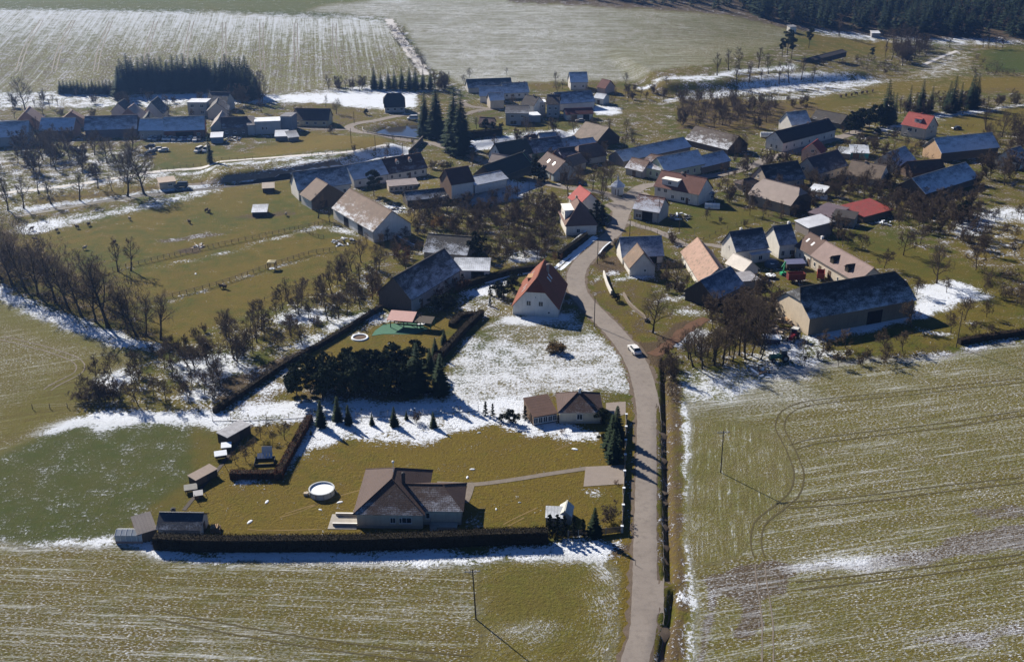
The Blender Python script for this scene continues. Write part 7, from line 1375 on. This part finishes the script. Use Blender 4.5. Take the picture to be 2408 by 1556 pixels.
for k, (tx, ty) in enumerate(((3.6, -.6), (4.6, -.2))):
    t_ = empty('garden_table', (x + tx, y + ty, z), .2); tag(t_, ('round table with snow-white cover under the lattice', 'second snow-white table, right of the round one, under the lattice')[k], 'table', 'playground tables'); m = MB(); m.lathe([(0, .82), (.55, .82), (.55, .76), (0, .76)], 14); m.build('tabletop', SNOWM, t_); m = MB(); m.tube((0, 0, 0), (0, 0, .76), .06, .05); m.build('leg', DARKW, t_)
flat_area('play_pad', poly(8, 955, 385, 1150, 372, 1200, 415, 1130, 440, 950, 440, 885, 450, 905, 420), plain('green_play_surface', (.045, .15, .095), .8, .25, .6), .07)
x, y, z = gp(8, 820, 460); r = empty('sand_ring', (x, y, z)); tag(r, 'round sand pit ringed with snow on the playground lawn', 'sand pit'); m = MB(); m.lathe([(1.75, -.1), (1.75, .3), (2.15, .3), (2.3, -.1)], 28); m.build('rim', SNOWM, r); m = MB(); m.lathe([(0, .06), (1.75, .06)], 24); m.build('sand', plain('dark_sand', (.09, .055, .035)), r)
x, y, z = gp(8, 990, 500); r = empty('well_cover', (x, y, z)); tag(r, 'small white round well cover on the playground lawn', 'well'); m = MB(); m.lathe([(.55, -.1), (.55, .28)], 18); m.build('ring', CONC, r); m = MB(); m.lathe([(0, .36), (.62, .34), (.62, .28)], 18); m.build('lid', SNOWM, r)
x, y, z = gp(8, 635, 585); r = empty('swing_frame', (x, y, z), -.3); tag(r, 'wooden swing frame at the left end of the playground lawn', 'swing')
for sx in (-1.6, 1.6):
    for sy in (-.9, .9): m = MB(); m.tube((sx, sy, -.1), (sx, 0, 2.3), .07, .06); m.build('leg', DARKW, r)
m = MB(); m.tube((-1.8, 0, 2.3), (1.8, 0, 2.3), .07, .07); m.build('beam', DARKW, r)
for sx in (-.6, .6): m = MB(); m.box(sx - .25, sx + .25, -.1, .1, .45, .5); m.tube((sx - .22, 0, .5), (sx - .22, 0, 2.3), .015, .015, 4); m.tube((sx + .22, 0, .5), (sx + .22, 0, 2.3), .015, .015, 4); m.build('swing_seat', DARKW, r)
x, y, z = gp(4, 1895, 685); r = empty('field_gazebo', (x, y, z)); tag(r, 'small pale square stile hut on the lower paddock fence', 'gazebo')
for sx in (-1, 1):
    for sy in (-.9, .9): m = MB(); m.box(sx - .1, sx + .1, sy - .1, sy + .1, -.2, 2.2); m.build('post', BROWNW, r)
m = MB(); m.lathe([(1.75, 2.15), (1.7, 2.3), (.0, 2.7)], 4); o = m.build('roof', plain('pale_reed', (.42, .38, .24)), r); o.rotation_euler = (0, 0, math.pi / 4); m = MB(); m.box(-.8, .8, -.7, .7, .02, .1); m.build('floor_board', SNOWM, r)
# greenhouses and frames
def greenhouse(v, bx, by, L, w, h, rz, label, c=(.55, .58, .6)):
    x, y, z = gp(v, bx, by); r = empty('greenhouse', (x, y, z), rz); tag(r, label, 'greenhouse'); m = MB(); n = 8; prof = [(w / 2 * math.cos(a), h * math.sin(a)) for a in [math.pi * i / n for i in range(n + 1)]]
    vs = [(sx * L / 2, p[0], p[1]) for sx in (-1, 1) for p in prof]; k = n + 1; fs = [(i, i + 1, k + i + 1, k + i) for i in range(n)] + [tuple(range(k)), tuple(range(k, 2 * k))[::-1]]
    m.add(vs, fs); m.build('cover', plain('greenhouse_foil', c, .3, .15, 1, spec=.6), r)
    for i in range(5):
        xx = -L / 2 + L * i / 4; m = MB()
        for (a, b_), (c_, d) in zip(prof[:-1], prof[1:]): m.tube((xx, a * 1.01, b_ * 1.01), (xx, c_ * 1.01, d * 1.01), .04, .04, 4, False)
        m.build('hoop', METAL, r)
    m = MB(); m.box(-L / 2, L / 2, -w / 2 - .05, -w / 2 + .05, -.1, .3); m.build('base_board', BROWNW, r); return r
greenhouse(6, 1478, 435, 5.2, 3.0, 2.0, -.15, 'arched foil greenhouse on the green lawn'); greenhouse(7, 500, 350, 5, 2.6, 1.7, -.1, 'clear greenhouse below the snowy small shed'); greenhouse(3, 598, 950, 5.5, 3.5, 2.2, -.1, 'white greenhouse left of the long street house', (.6, .62, .6))
x, y, z = gp(11, 372, 1085); r = empty('greenhouse', (x, y, z), 0); tag(r, 'grey glass greenhouse at the left of the tan lean-to', 'greenhouse')
m = MB(); m.box(-2.4, 2.4, -1.2, 1.2, 0, .5); m.build('base', plain('pinkish_brick', (.3, .2, .17)), r)
for i in range(6):
    xx = -2.4 + .96 * i; m = MB(); m.tube((xx, -1.2, .5), (xx, -1.2, 1.7), .035, .035, 4); m.tube((xx, 1.2, .5), (xx, 1.2, 1.7), .035, .035, 4); m.tube((xx, -1.2, 1.7), (xx, 0, 2.3), .035, .035, 4); m.tube((xx, 1.2, 1.7), (xx, 0, 2.3), .035, .035, 4); m.build('frame_rib', WHITE, r)
    if i < 5:
        for q in (((xx, -1.17, .5), (xx + .96, -1.17, .5), (xx + .96, -1.17, 1.7), (xx, -1.17, 1.7)), ((xx, -1.17, 1.7), (xx + .96, -1.17, 1.7), (xx + .96, 0, 2.27), (xx, 0, 2.27)), ((xx + .96, 1.17, 1.7), (xx, 1.17, 1.7), (xx, 0, 2.27), (xx + .96, 0, 2.27))): m = MB(); m.slab(q, .02); m.build('pane', plain('hazy_glass', (.38, .42, .46), .2, .15, 2, spec=.6), r)
x, y, z = gp(11, 1440, 470); r = empty('cold_frame', (x, y, z), .1); tag(r, 'cold frame with open striped lid in the hedged garden', 'cold frame')
m = MB(); m.box(-2.0, 2.0, -1.3, -1.2, 0, .5); m.box(-2.0, 2.0, 1.2, 1.3, 0, .8); m.box(-2.0, -1.9, -1.2, 1.2, 0, .6); m.box(1.9, 2.0, -1.2, 1.2, 0, .6); m.build('box', plain('dark_board', (.05, .06, .07)), r)
for i in range(5): m = MB(); m.slab([(-1.5 + .62 * i, .3, .9), (-.95 + .62 * i, .3, .9), (-.95 + .62 * i, 1.3, 1.6), (-1.5 + .62 * i, 1.3, 1.6)], .04); m.build('lid_panel', plain('pale_panel', (.5, .5, .52)), r)
m = MB(); m.slab([(-.6, 1.3, 1.6), (1.5, 1.3, 1.6), (1.5, 1.7, 2.9), (-.6, 1.7, 2.9)], .06); m.build('raised_lid', plain('pale_panel2', (.5, .5, .5)), r)
# hutches along the boundary path
path = poly(11, 1340, 165, 1250, 270, 1100, 480, 960, 640, 790, 850); ribbon('boundary_path', path, .8, plain('dark_plank_path', (.05, .04, .035)), .06)
def hutch(v, bx, by, L, w, h, rz, label, top=SNOWM, body=DARKW, legs=False):
    x, y, z = gp(v, bx, by); r = empty('hutch', (x, y, z), rz); tag(r, label, 'hutch', 'hutches along the boundary path'); m = MB(); z0 = .5 if legs else 0; m.box(-L / 2, L / 2, -w / 2, w / 2, z0, h); m.build('box', body, r)
    m = MB(); m.slab([(-L / 2 - .15, -w / 2 - .15, h + .05), (L / 2 + .15, -w / 2 - .15, h + .05), (L / 2 + .15, w / 2 + .15, h + .35), (-L / 2 - .15, w / 2 + .15, h + .35)], .1); m.build('roof', top, r)
    if legs:
        for sx in (-1, 1):
            for sy in (-1, 1): m = MB(); m.box(sx * (L / 2 - .1) - .05, sx * (L / 2 - .1) + .05, sy * (w / 2 - .1) - .05, sy * (w / 2 - .1) + .05, -.1, z0); m.build('leg', DARKW, r)
    m = MB(); m.box(-L / 2 + .1, 0, -w / 2 - .04, -w / 2, z0 + .1, h - .1); m.build('door', BROWNW, r); return r
hutch(11, 1200, 270, 6.5, 3.0, 2.1, 1.0, 'long dark wooden coop with snowy roof at the top of the boundary path', plain('snowy_felt', (.42, .43, .46), .9, .5, 1.2)); hutch(11, 1135, 365, 1.8, 1.5, 1.0, .2, 'low white-topped hutch just below the long dark coop', legs=True); hutch(11, 1090, 435, 2.2, 1.4, 1.1, .3, 'raised table hutch with pale top halfway down the boundary path', legs=True)
hutch(11, 950, 605, 5.2, 2.2, 1.6, .95, 'dark brown hutch with glazed tan roof beside the boundary path', plain('tan_lid', (.3, .24, .2), .5)); hutch(11, 850, 700, 2.2, 1.4, .9, .3, 'small cluttered hutch of grey boards near the garden shed', plain('grey_board', (.3, .3, .28)), plain('grey_board2', (.15, .15, .15)), True); hutch(11, 910, 745, 1.5, 1.2, .8, .3, 'low dark box right of the cluttered hutch', METAL)
for k, (bx, by) in enumerate(((1150, 545), (1085, 600), (1030, 668), (975, 738), (920, 810))):
    x, y, z = gp(11, bx, by); r = empty('leaning_prop', (x, y, z), -.8); tag(r, f'{("topmost", "second", "third", "fourth", "lowest")[k]} slanting timber prop on the boundary path', 'prop', 'timber props of the boundary path'); MB().tube((0, 0, 0), (-1.8, 0, 1.6), .06, .05).build('prop_bar', DARKW, r)
x, y, z = gp(11, 1055, 1015); r = empty('wood_stack', (x, y, z), .1); tag(r, 'small stack of firewood with pale top beside the garden shed', 'wood stack')
logm = MB().tube((0, -.7, 0), (0, .7, 0), .17, .17, 7).mesh('log', wood((.3, .2, .12), 'cut_wood'))
for k in range(14): obj('log', logm, r, (-.9 + .36 * (k % 5), .02 * k, .18 + .33 * (k // 5)))
# heaps
def heap(v, bx, by, w, h, label, mats, n=26, seed=1, cat='heap', name='rubble_heap', piece='timber_piece'):
    x, y, z = gp(v, bx, by); r = empty(name, (x, y, z)); tag(r, label, cat); rg = random.Random(seed)
    for k in range(n):
        L = rg.uniform(.6, 2.6); m = MB(); m.box(-L / 2, L / 2, -rg.uniform(.06, .3), rg.uniform(.06, .3), -.08, rg.uniform(.02, .3)); d = rg.random() ** .6; a = rg.uniform(0, 6.28)
        o = m.build(piece, mats[rg.randrange(len(mats))], r, (math.cos(a) * d * w, math.sin(a) * d * w, max(.1, h * (1 - d) * rg.uniform(.4, 1)))); o.rotation_euler = (rg.uniform(-.3, .3), rg.uniform(-.35, .35), rg.uniform(0, 3.14))
FRESH = wood((.55, .36, .2), 'fresh_timber'); 
heap(10, 190, 1010, 4.0, 2.0, 'heap of fresh yellow timber against the great barn gable', [FRESH, BROWNW, plain('pale_rubble', (.5, .42, .34))], 44, 2, name='timber_heap'); heap(10, 30, 1060, 3.2, 1.6, 'pile of tan sticks and brushwood left of the fresh timber', [plain('pale_rubble', (.5, .42, .34)), BROWNW], 34, 3, name='brushwood_heap')
heap(6, 1180, 520, 4.2, 1.8, 'dark junk heap with snowy sheets right of the snow-patched garage', [plain('junk', (.04, .045, .05)), METAL, SNOWM, DARKW], 40, 4, name='junk_heap'); heap(4, 1380, 530, 1.8, .5, 'small pale rubble heap on the upper paddock fence', [plain('pale_rubble', (.5, .42, .34)), SNOWM], 16, 5)
heap(5, 620, 560, 4, 1.3, 'dark heap of stored farm timber in the paddock corner', [DARKW, METAL, SNOWM], 30, 6, name='timber_heap'); heap(5, 960, 340, 4.5, .6, 'flat stack of snowy boards beside the mottled-roof barn', [SNOWM, DARKW], 26, 7, name='board_stack'); heap(10, 760, 900 - 330, 2, .5, 'low rubble by the long farm wing', [METAL, BROWNW], 12, 8)
heap(9, 1900, 1450, 3, .8, 'scattered scrap on the snow at the field corner', [METAL, SNOWM, BROWNW], 22, 9, name='scrap_heap'); heap(10, 1080, 100, 3, 1.0, 'black scrap right of the stone-walled lean-to', [plain('junk', (.04, .045, .05)), SNOWM], 20, 10, name='scrap_heap')
heap(1, 1090, 1045, 3, .8, 'snow-covered junk beside the rows of parked cars', [METAL, SNOWM, DARKW], 20, 11, name='junk_heap'); heap(1, 1620, 970, 4, 1.4, 'cluttered yard heap right of the blue van shed', [METAL, SNOWM, DARKW, BROWNW], 34, 12, name='junk_heap')
# vehicles
def car_parts(body, L=4.4, van=False):
    Wd = .88; prof = [(-L / 2, .35), (-L / 2, .75), (-L / 2 + .15, .92), (-L * .26, 1.0), (L * .42, 1.02), (L / 2, .9), (L / 2, .35)]
    if van: prof = [(-L / 2, .35), (-L / 2, .85), (-L / 2 + .25, 1.05), (-L * .33, 1.15), (L / 2 - .02, 1.15), (L / 2, .4)]
    m = MB(); k = len(prof); vs = [(p[0], s * (Wd if .4 < p[1] < 1.01 else Wd * .96), p[1]) for s in (-1, 1) for p in prof]; m.add(vs, [tuple(range(k)), tuple(range(k, 2 * k))[::-1]] + [(i, k + i, k + (i + 1) % k, (i + 1) % k) for i in range(k)])
    c0, c1, t0, t1, zt = (-L * .24, L * .44, -L * .10, L * .30, 1.46) if not van else (-L * .32, L * .49, -L * .2, L * .47, 2.1); zb = 1.0 if not van else 1.14
    cab = MB(); a, b_ = Wd * .93, Wd * .74
    q = [(c0, -a, zb), (c1, -a, zb), (c1, a, zb), (c0, a, zb), (t0, -b_, zt), (t1, -b_, zt), (t1, b_, zt), (t0, b_, zt)]
    m.add([(p[0], p[1], p[2]) for p in q[4:]] + [(p[0], p[1], p[2] + .05) for p in q[4:]], [(0, 3, 2, 1), (4, 5, 6, 7), (0, 1, 5, 4), (1, 2, 6, 5), (2, 3, 7, 6), (3, 0, 4, 7)])
    for i in range(4): m.tube(q[i], q[i + 4], .05, .05, 4, False)
    cab.add([(p[0] * .995, p[1] * .97, p[2]) for p in q], [(0, 1, 5, 4), (1, 2, 6, 5), (2, 3, 7, 6), (3, 0, 4, 7)])
    wh = MB(); wh.tube((0, -.11, 0), (0, .11, 0), .32, .32, 14); rim = MB(); rim.tube((0, -.12, 0), (0, .12, 0), .18, .18, 10); hl = MB().box(-.03, .03, -.17, .17, -.07, .07)
    return (m.mesh('body', body), cab.mesh('cabin_glass', glass()), wh.mesh('wheel', plain('tyre', (.02, .02, .02))), rim.mesh('rim', METAL), hl.mesh('headlight', plain('lamp_glass', (.6, .6, .6), .2)), hl.mesh('tail_light', plain('red_lens', (.4, .02, .02), .3)))
CARP = {}
def car(x, y, z, rz, cname, c, label, group=None, van=False, L=4.4, sc=1):
    key = (cname, van)
    if key not in CARP: CARP[key] = car_parts(plain('car_paint_' + cname, c, .3, .04, 1, spec=.6), 5.2 if van else L, van)
    bm_, gm2, wm2, rm2, hm2, tm2 = CARP[key]; LL = 5.2 if van else L; r = empty('van' if van else 'car', (x, y, z + .06), rz, (sc, sc, sc)); tag(r, label, 'van' if van else 'car', group); obj('body', bm_, r); obj('cabin_glass', gm2, r)
    for sx in (-LL * .31, LL * .31):
        for sy in (-.8, .8): o = obj('wheel', wm2, r, (sx, sy, .32)); obj('rim', rm2, o)
    for sy in (-.62, .62): obj('headlight', hm2, r, (-LL / 2 - .01, sy, .68)); obj('tail_light', tm2, r, (LL / 2 + .01, sy, .75))
    return r
a = P(9, 700, 1210); b_ = P(9, 770, 1290); x, y, z = gp(9, 738, 1262); car(x, y, z + .02, math.atan2(b_[1] - a[1], b_[0] - a[0]), 'white', (.75, .75, .74), 'white hatchback driving up the main road past the snowy plot', sc=1.12)
cc = [('white', (.7, .7, .7)), ('silver', (.35, .36, .38)), ('dark', (.03, .035, .05)), ('blue', (.05, .08, .2))]
words = ['first', 'second', 'third', 'fourth', 'fifth', 'sixth', 'seventh', 'eighth', 'ninth', 'tenth', 'eleventh']
for k, (bx, by) in enumerate(((1050, 975), (1085, 978), (1115, 972), (1150, 975), (1185, 976), (1215, 980), (1262, 980), (1292, 978), (1325, 975), (1360, 982), (1395, 980))):
    nmc, c = cc[k % 4] if k % 3 else ('white', (.7, .7, .7)); x, y, z = gp(1, bx, by); car(x, y, z, 1.57 + .1 * math.sin(k * 3), nmc, c, f'{"snowy " if k % 3 == 0 else ""}{nmc} car, {words[k]} from the left in the row before the workshops', 'cars parked before the workshops')
for k, (bx, by, nmc) in enumerate(((1045, 1030, 'dark'), (1100, 1048, 'silver'), (1140, 1055, 'white'), (1045, 1072, 'dark'))):
    x, y, z = gp(1, bx, by); car(x, y, z, .2 * k, nmc, dict(cc)[nmc], f'{nmc} car {("at the back left", "in the middle", "at the right", "at the front")[k]} of the small cluster beside the lane trees', 'cars clustered by the lane trees')
x, y, z = gp(1, 1385, 1058); car(x, y, z, 1.3, 'white', (.7, .7, .7), 'white van parked on the upper lawn, the left of two', 'vans on the upper lawn', True); x, y, z = gp(1, 1438, 1055); car(x, y, z, 1.5, 'white', (.7, .7, .7), 'white van parked on the upper lawn, the right of two', 'vans on the upper lawn', True)
x, y, z = gp(2, 1670, 850); car(x, y, z, .1, 'silver', (.35, .36, .38), 'silver car parked in front of the dark red garage'); x, y, z = gp(2, 505, 835); car(x, y, z, 0.1, 'white', (.7, .7, .7), 'white van parked above the pond', van=True)
x, y, z = gp(3, 1915, 900); car(x, y, z, .2, 'dark', (.03, .035, .05), 'dark car parked right of the red-roofed villa')
x, y, z = gp(1, 1262, 1305); car(x, y, z, .1, 'dark', (.03, .035, .05), 'dark van parked beside the meadow cabin', van=True)
def wheel_pair(r, x, y, rad, wd=.3):
    o = MB().tube((0, -wd / 2, 0), (0, wd / 2, 0), rad, rad, 16).build('wheel', plain('tyre', (.02, .02, .02)), r, (x, y, rad)); MB().tube((0, -wd / 2 - .01, 0), (0, wd / 2 + .01, 0), rad * .5, rad * .5, 10).build('rim', METAL, o)
def tractor(v, bx, by, rz, c, cn, label, sc=1):
    x, y, z = gp(v, bx, by); r = empty('tractor', (x, y, z), rz, (sc,) * 3); tag(r, label, 'tractor'); pm_ = plain('tractor_paint_' + cn, c, .45, .15)
    m = MB(); m.box(-2.0, .2, -.4, .4, .7, 1.45); m.box(-2.05, -1.9, -.42, .42, .65, 1.3); m.build('bonnet', pm_, r); m = MB(); m.box(.15, 1.5, -.7, .7, .8, 1.5); m.build('cab_base', pm_, r); m = MB(); m.box(.25, 1.4, -.62, .62, 1.5, 2.45); m.build('cab_glass', glass(), r); m = MB(); m.box(.1, 1.55, -.75, .75, 2.45, 2.6); m.build('cab_roof', plain('cab_white', (.6, .6, .58)), r)
    for sy in (-.85, .85): wheel_pair(r, 1.0, sy, .8, .4); wheel_pair(r, -1.5, sy * .9, .48, .28)
    m = MB(); m.tube((-1.2, .3, 1.4), (-1.2, .3, 2.2), .05, .05); m.build('exhaust', METAL, r)
def trailer(v, bx, by, rz, c, cn, label, L=4.2, h=1.6, name='trailer'):
    x, y, z = gp(v, bx, by); r = empty(name, (x, y, z), rz); tag(r, label, 'trailer'); pm_ = plain('trailer_paint_' + cn, c, .6, .25); m = MB(); m.box(-L / 2, L / 2, -1.05, 1.05, .8, .92)
    for q in ((-L / 2, L / 2, -1.05, -.97), (-L / 2, L / 2, .97, 1.05), (-L / 2, -L / 2 + .08, -.97, .97), (L / 2 - .08, L / 2, -.97, .97)): m.box(*q, .92, .8 + h)
    for k in range(6): xx = -L / 2 + L * k / 5; m.box(xx - .04, xx + .04, -1.12, -1.05, .85, .8 + h)
    m.build('bed', pm_, r); m = MB(); m.tube((-L / 2, 0, .7), (-L / 2 - 1.4, 0, .5), .06, .05); m.build('drawbar', METAL, r)
    for sx in (-1, 1):
        for sy in (-.85, .85): wheel_pair(r, sx * .9, sy, .42)
trailer(7, 275, 1105, .1, (.16, .035, .03), 'red', 'dark red box trailer standing in the farmyard', 5.0, 1.9); trailer(7, 505, 1080, 1.3, (.28, .05, .04), 'bright_red', 'bright red trailer against the long farm wing', 4, 1.5)
tractor(10, 250, 1150, 1.0, (.2, .02, .03), 'red', 'dark red tractor beside the timber heap', 1.15); tractor(10, 120, 1340, .2, (.03, .12, .08), 'green', 'green tractor on the snow at the field corner', 1.2)
# green loader
x, y, z = gp(7, 160, 1045); r = empty('loader', (x, y, z), .3); tag(r, 'bright green folding loader arm standing in the farmyard', 'loader'); gp_ = plain('bright_green', (.05, .42, .2), .5, .2)
m = MB(); m.box(-.8, .8, -.6, .6, .2, .9); m.build('chassis', gp_, r); m = MB(); m.tube((0, 0, .8), (.5, 0, 4.2), .28, .2, 6); m.build('lower_arm', gp_, r); m = MB(); m.tube((.5, 0, 4.2), (-.6, 0, 2.6), .2, .14, 6); m.build('upper_arm', gp_, r)
for sy in (-.6, .6): wheel_pair(r, 0, sy, .45)
x, y, z = gp(9, 1970, 588); r = empty('water_tank', (x, y, z)); tag(r, 'round tank with snowy lid in the farmyard', 'tank'); m = MB(); m.lathe([(1.55, 0), (1.55, .9)], 24); m.build('tank_wall', plain('black_tank', (.03, .03, .035)), r); m = MB(); m.lathe([(0, .96), (1.4, .93), (1.55, .9)], 24); m.build('snow_lid', SNOWM, r)
x, y, z = gp(7, 265, 985); r = empty('farm_wagon', (x, y, z), .1); tag(r, 'long low shed wagon with blue-grey top in the farmyard', 'wagon'); m = MB(); m.box(-2.8, 2.8, -1.3, 1.3, .5, 2.0); m.build('wagon_body', DARKW, r); m = MB(); m.slab([(-3, -1.5, 2.0), (3, -1.5, 2.0), (3, 1.5, 2.5), (-3, 1.5, 2.5)], .1); m.build('wagon_roof', plain('bluegrey_sheet', (.16, .17, .28), .5), r)
for sx in (-1.9, 1.9): wheel_pair(r, sx, -1.2, .4); wheel_pair(r, sx, 1.2, .4)
x, y, z = gp(7, 60, 960); r = empty('tarped_stack', (x, y, z), .2); tag(r, 'stack under a dark blue tarpaulin beside the navy-roofed house', 'stack'); m = MB(); m.lathe([(2.4, 0), (2.2, 1.0), (1.3, 1.9), (0, 2.1)], 10); m.build('tarpaulin', plain('blue_tarp', (.05, .09, .14), .5, .3, 1.5), r); m = MB(); m.box(-1.2, -.2, -1.9, -1.1, 1.25, 1.4); m.build('snow_patch', SNOWM, r)
x, y, z = gp(10, 50, 1180); r = empty('market_wagon', (x, y, z), -.1); tag(r, 'wooden wagon with white snowy top left of the great black barn', 'wagon'); m = MB(); m.box(-2.1, 2.1, -1.1, 1.1, .4, 1.6); m.build('wagon_body', plain('navy_board', (.05, .05, .09)), r); m = MB(); m.box(-2.4, 2.4, -1.4, 1.4, 1.6, 1.85); m.build('snowy_top', SNOWM, r)
for sx in (-1.9, 1.9): m = MB(); m.tube((sx, -1.3, 1.85), (sx * .7, 1.2, 2.7), .07, .07); m.build('hoop', plain('pink_beam', (.5, .35, .3)), r)
for sx in (-1.4, 1.4): wheel_pair(r, sx, -1.0, .4); wheel_pair(r, sx, 1.0, .4)
x, y, z = gp(10, 170, 935); r = empty('tarped_crate', (x, y, z + 0)); tag(r, 'crate under a light blue tarp beside the sunlit barn gable', 'crate'); m = MB(); m.box(-.8, .8, -.7, .7, 0, 1.6); m.build('crate_box', BROWNW, r); m = MB(); m.lathe([(1.25, 1.2), (1.1, 1.65), (0, 1.8)], 8); m.build('tarp', plain('light_blue_tarp', (.2, .45, .6), .5), r)
# bits of snow on the lawn
rg = random.Random(9)
for k, (v, bx, by, s) in enumerate(((11, 1457, 782, .45), (11, 1320, 942, .5), (11, 2042, 785, .45), (11, 1885, 846, .3), (12, 957, 780, .4), (12, 921, 838, .35), (12, 1700, 634, .5), (12, 1005, 515, .3), (12, 1130, 1068, .25), (4, 1362, 722, .4), (12, 1300, 1020, .2))):
    x, y, z = gp(v, bx, by); m = MB(); n = 9; m.lathe([(s, .0), (s * .8, .12), (0, .2)], n); o = m.build('snow_lump', SNOWM, None, (x, y, z)); o.scale = (1.5, .7, 1); o.rotation_euler = (0, 0, rg.uniform(0, 3)); nm, rel, d = ([q for q in (('the round pool', 'right of' if bx > 1900 else 'left of', 0),)] if v == 11 else [near(x, y)])[0]
    tag(o, ('', '')[0] + f'{("small", "long", "crooked", "tiny", "round", "little", "flat", "low", "minute", "lone", "thin")[k]} lump of leftover snow on the grass {rel} {nm}', 'snow lump', 'snow lumps left on the lawns')
# sheep and goats: one skinned body each
def animal_mesh(name, mat):
    me = bpy.data.meshes.new(name); vs = [(0, 0, .62), (.32, 0, .64), (-.32, 0, .62), (.52, 0, .82), (.7, 0, .86), (.28, .12, .3), (.28, .12, .0), (.28, -.12, .3), (.28, -.12, 0), (-.3, .12, .32), (-.34, .12, 0), (-.3, -.12, .32), (-.34, -.12, 0), (-.46, 0, .6)]
    es = [(0, 1), (0, 2), (1, 3), (3, 4), (1, 5), (5, 6), (1, 7), (7, 8), (2, 9), (9, 10), (2, 11), (11, 12), (2, 13)]; me.from_pydata(vs, es, []); o = bpy.data.objects.new(name, me); col.objects.link(o)
    md = o.modifiers.new('skin', 'SKIN'); rad = [.25, .23, .24, .12, .09, .06, .035, .06, .035, .07, .04, .07, .04, .05]
    if not me.skin_vertices: 
        bm_attr = me.attributes
    import bmesh
    bm = bmesh.new(); bm.from_mesh(me); lay = bm.verts.layers.skin.verify(); bm.verts.ensure_lookup_table()
    for i, v in enumerate(bm.verts): v[lay].radius = (rad[i], rad[i]); v[lay].use_root = i == 0
    bm.to_mesh(me); bm.free(); o.modifiers.new('sub', 'SUBSURF').levels = 1; dg = bpy.context.evaluated_depsgraph_get(); ev = bpy.data.meshes.new_from_object(o.evaluated_get(dg)); bpy.data.objects.remove(o); ev.materials.clear(); ev.materials.append(mat); ev.name = name; return ev
shb = animal_mesh('sheep', plain('brown_fleece', (.09, .06, .045), .95, .3, 5)); shw = animal_mesh('sheep', plain('pale_fleece', (.45, .38, .3), .95, .3, 5))
spots_ = ((905, 350), (620, 388), (540, 408), (398, 430), (1437, 292), (1458, 300), (590, 555), (1545, 822), (1565, 826), (250, 492), (800, 512), (1320, 372), (1992, 318), (222, 420))
ordl = ['upper middle', 'left of centre', 'far left', 'leftmost lower', 'upper right', 'upper rightmost', 'lower left by trees', 'lower paddock left', 'lower paddock right', 'behind the wood edge', 'between the lone trees', 'centre of the grass', 'near the lower shelter', 'by the snowy corner']
for k, (bx, by) in enumerate(spots_):
    x, y, z = gp(4, bx, by); pale_ = k % 3 == 0; o = obj('sheep', shw if pale_ else shb, None, (x, y, z), rg.uniform(0, 6.28), (1.5,) * 3); nm, rel, d = near(x, y); tag(o, f'{"pale" if pale_ else "brown"} sheep grazing in the paddock, {ordl[k]}', 'sheep', 'sheep in the paddocks')
for k, (bx, by) in enumerate(((1112, 680), (1148, 672), (1186, 668), (1220, 660), (1260, 655), (1292, 650), (1332, 643))):
    x, y, z = gp(3, bx, by); o = obj('sheep', shb, None, (x, y, z), rg.uniform(0, 6.28), (1.9,) * 3); tag(o, f'dark sheep in the line above the pines, {words[k]} from the left', 'sheep', 'sheep on the far pasture')
# ---------------------------------------------------------------- haze
hm = bpy.data.materials.new('haze'); hm.use_nodes = True; n_ = hm.node_tree.nodes; l_ = hm.node_tree.links; n_.remove(n_['Principled BSDF']); vol = n_.new('ShaderNodeVolumePrincipled'); vol.inputs['Color'].default_value = (.24, .47, 1, 1); vol.inputs['Density'].default_value = .00011; vol.inputs['Anisotropy'].default_value = .6
l_.new(vol.outputs[0], n_['Material Output'].inputs['Volume'])
m = MB(); m.box(-3460, 3460, -20, 4290, -8, 118); o = m.build('haze', hm); o['kind'] = 'stuff'
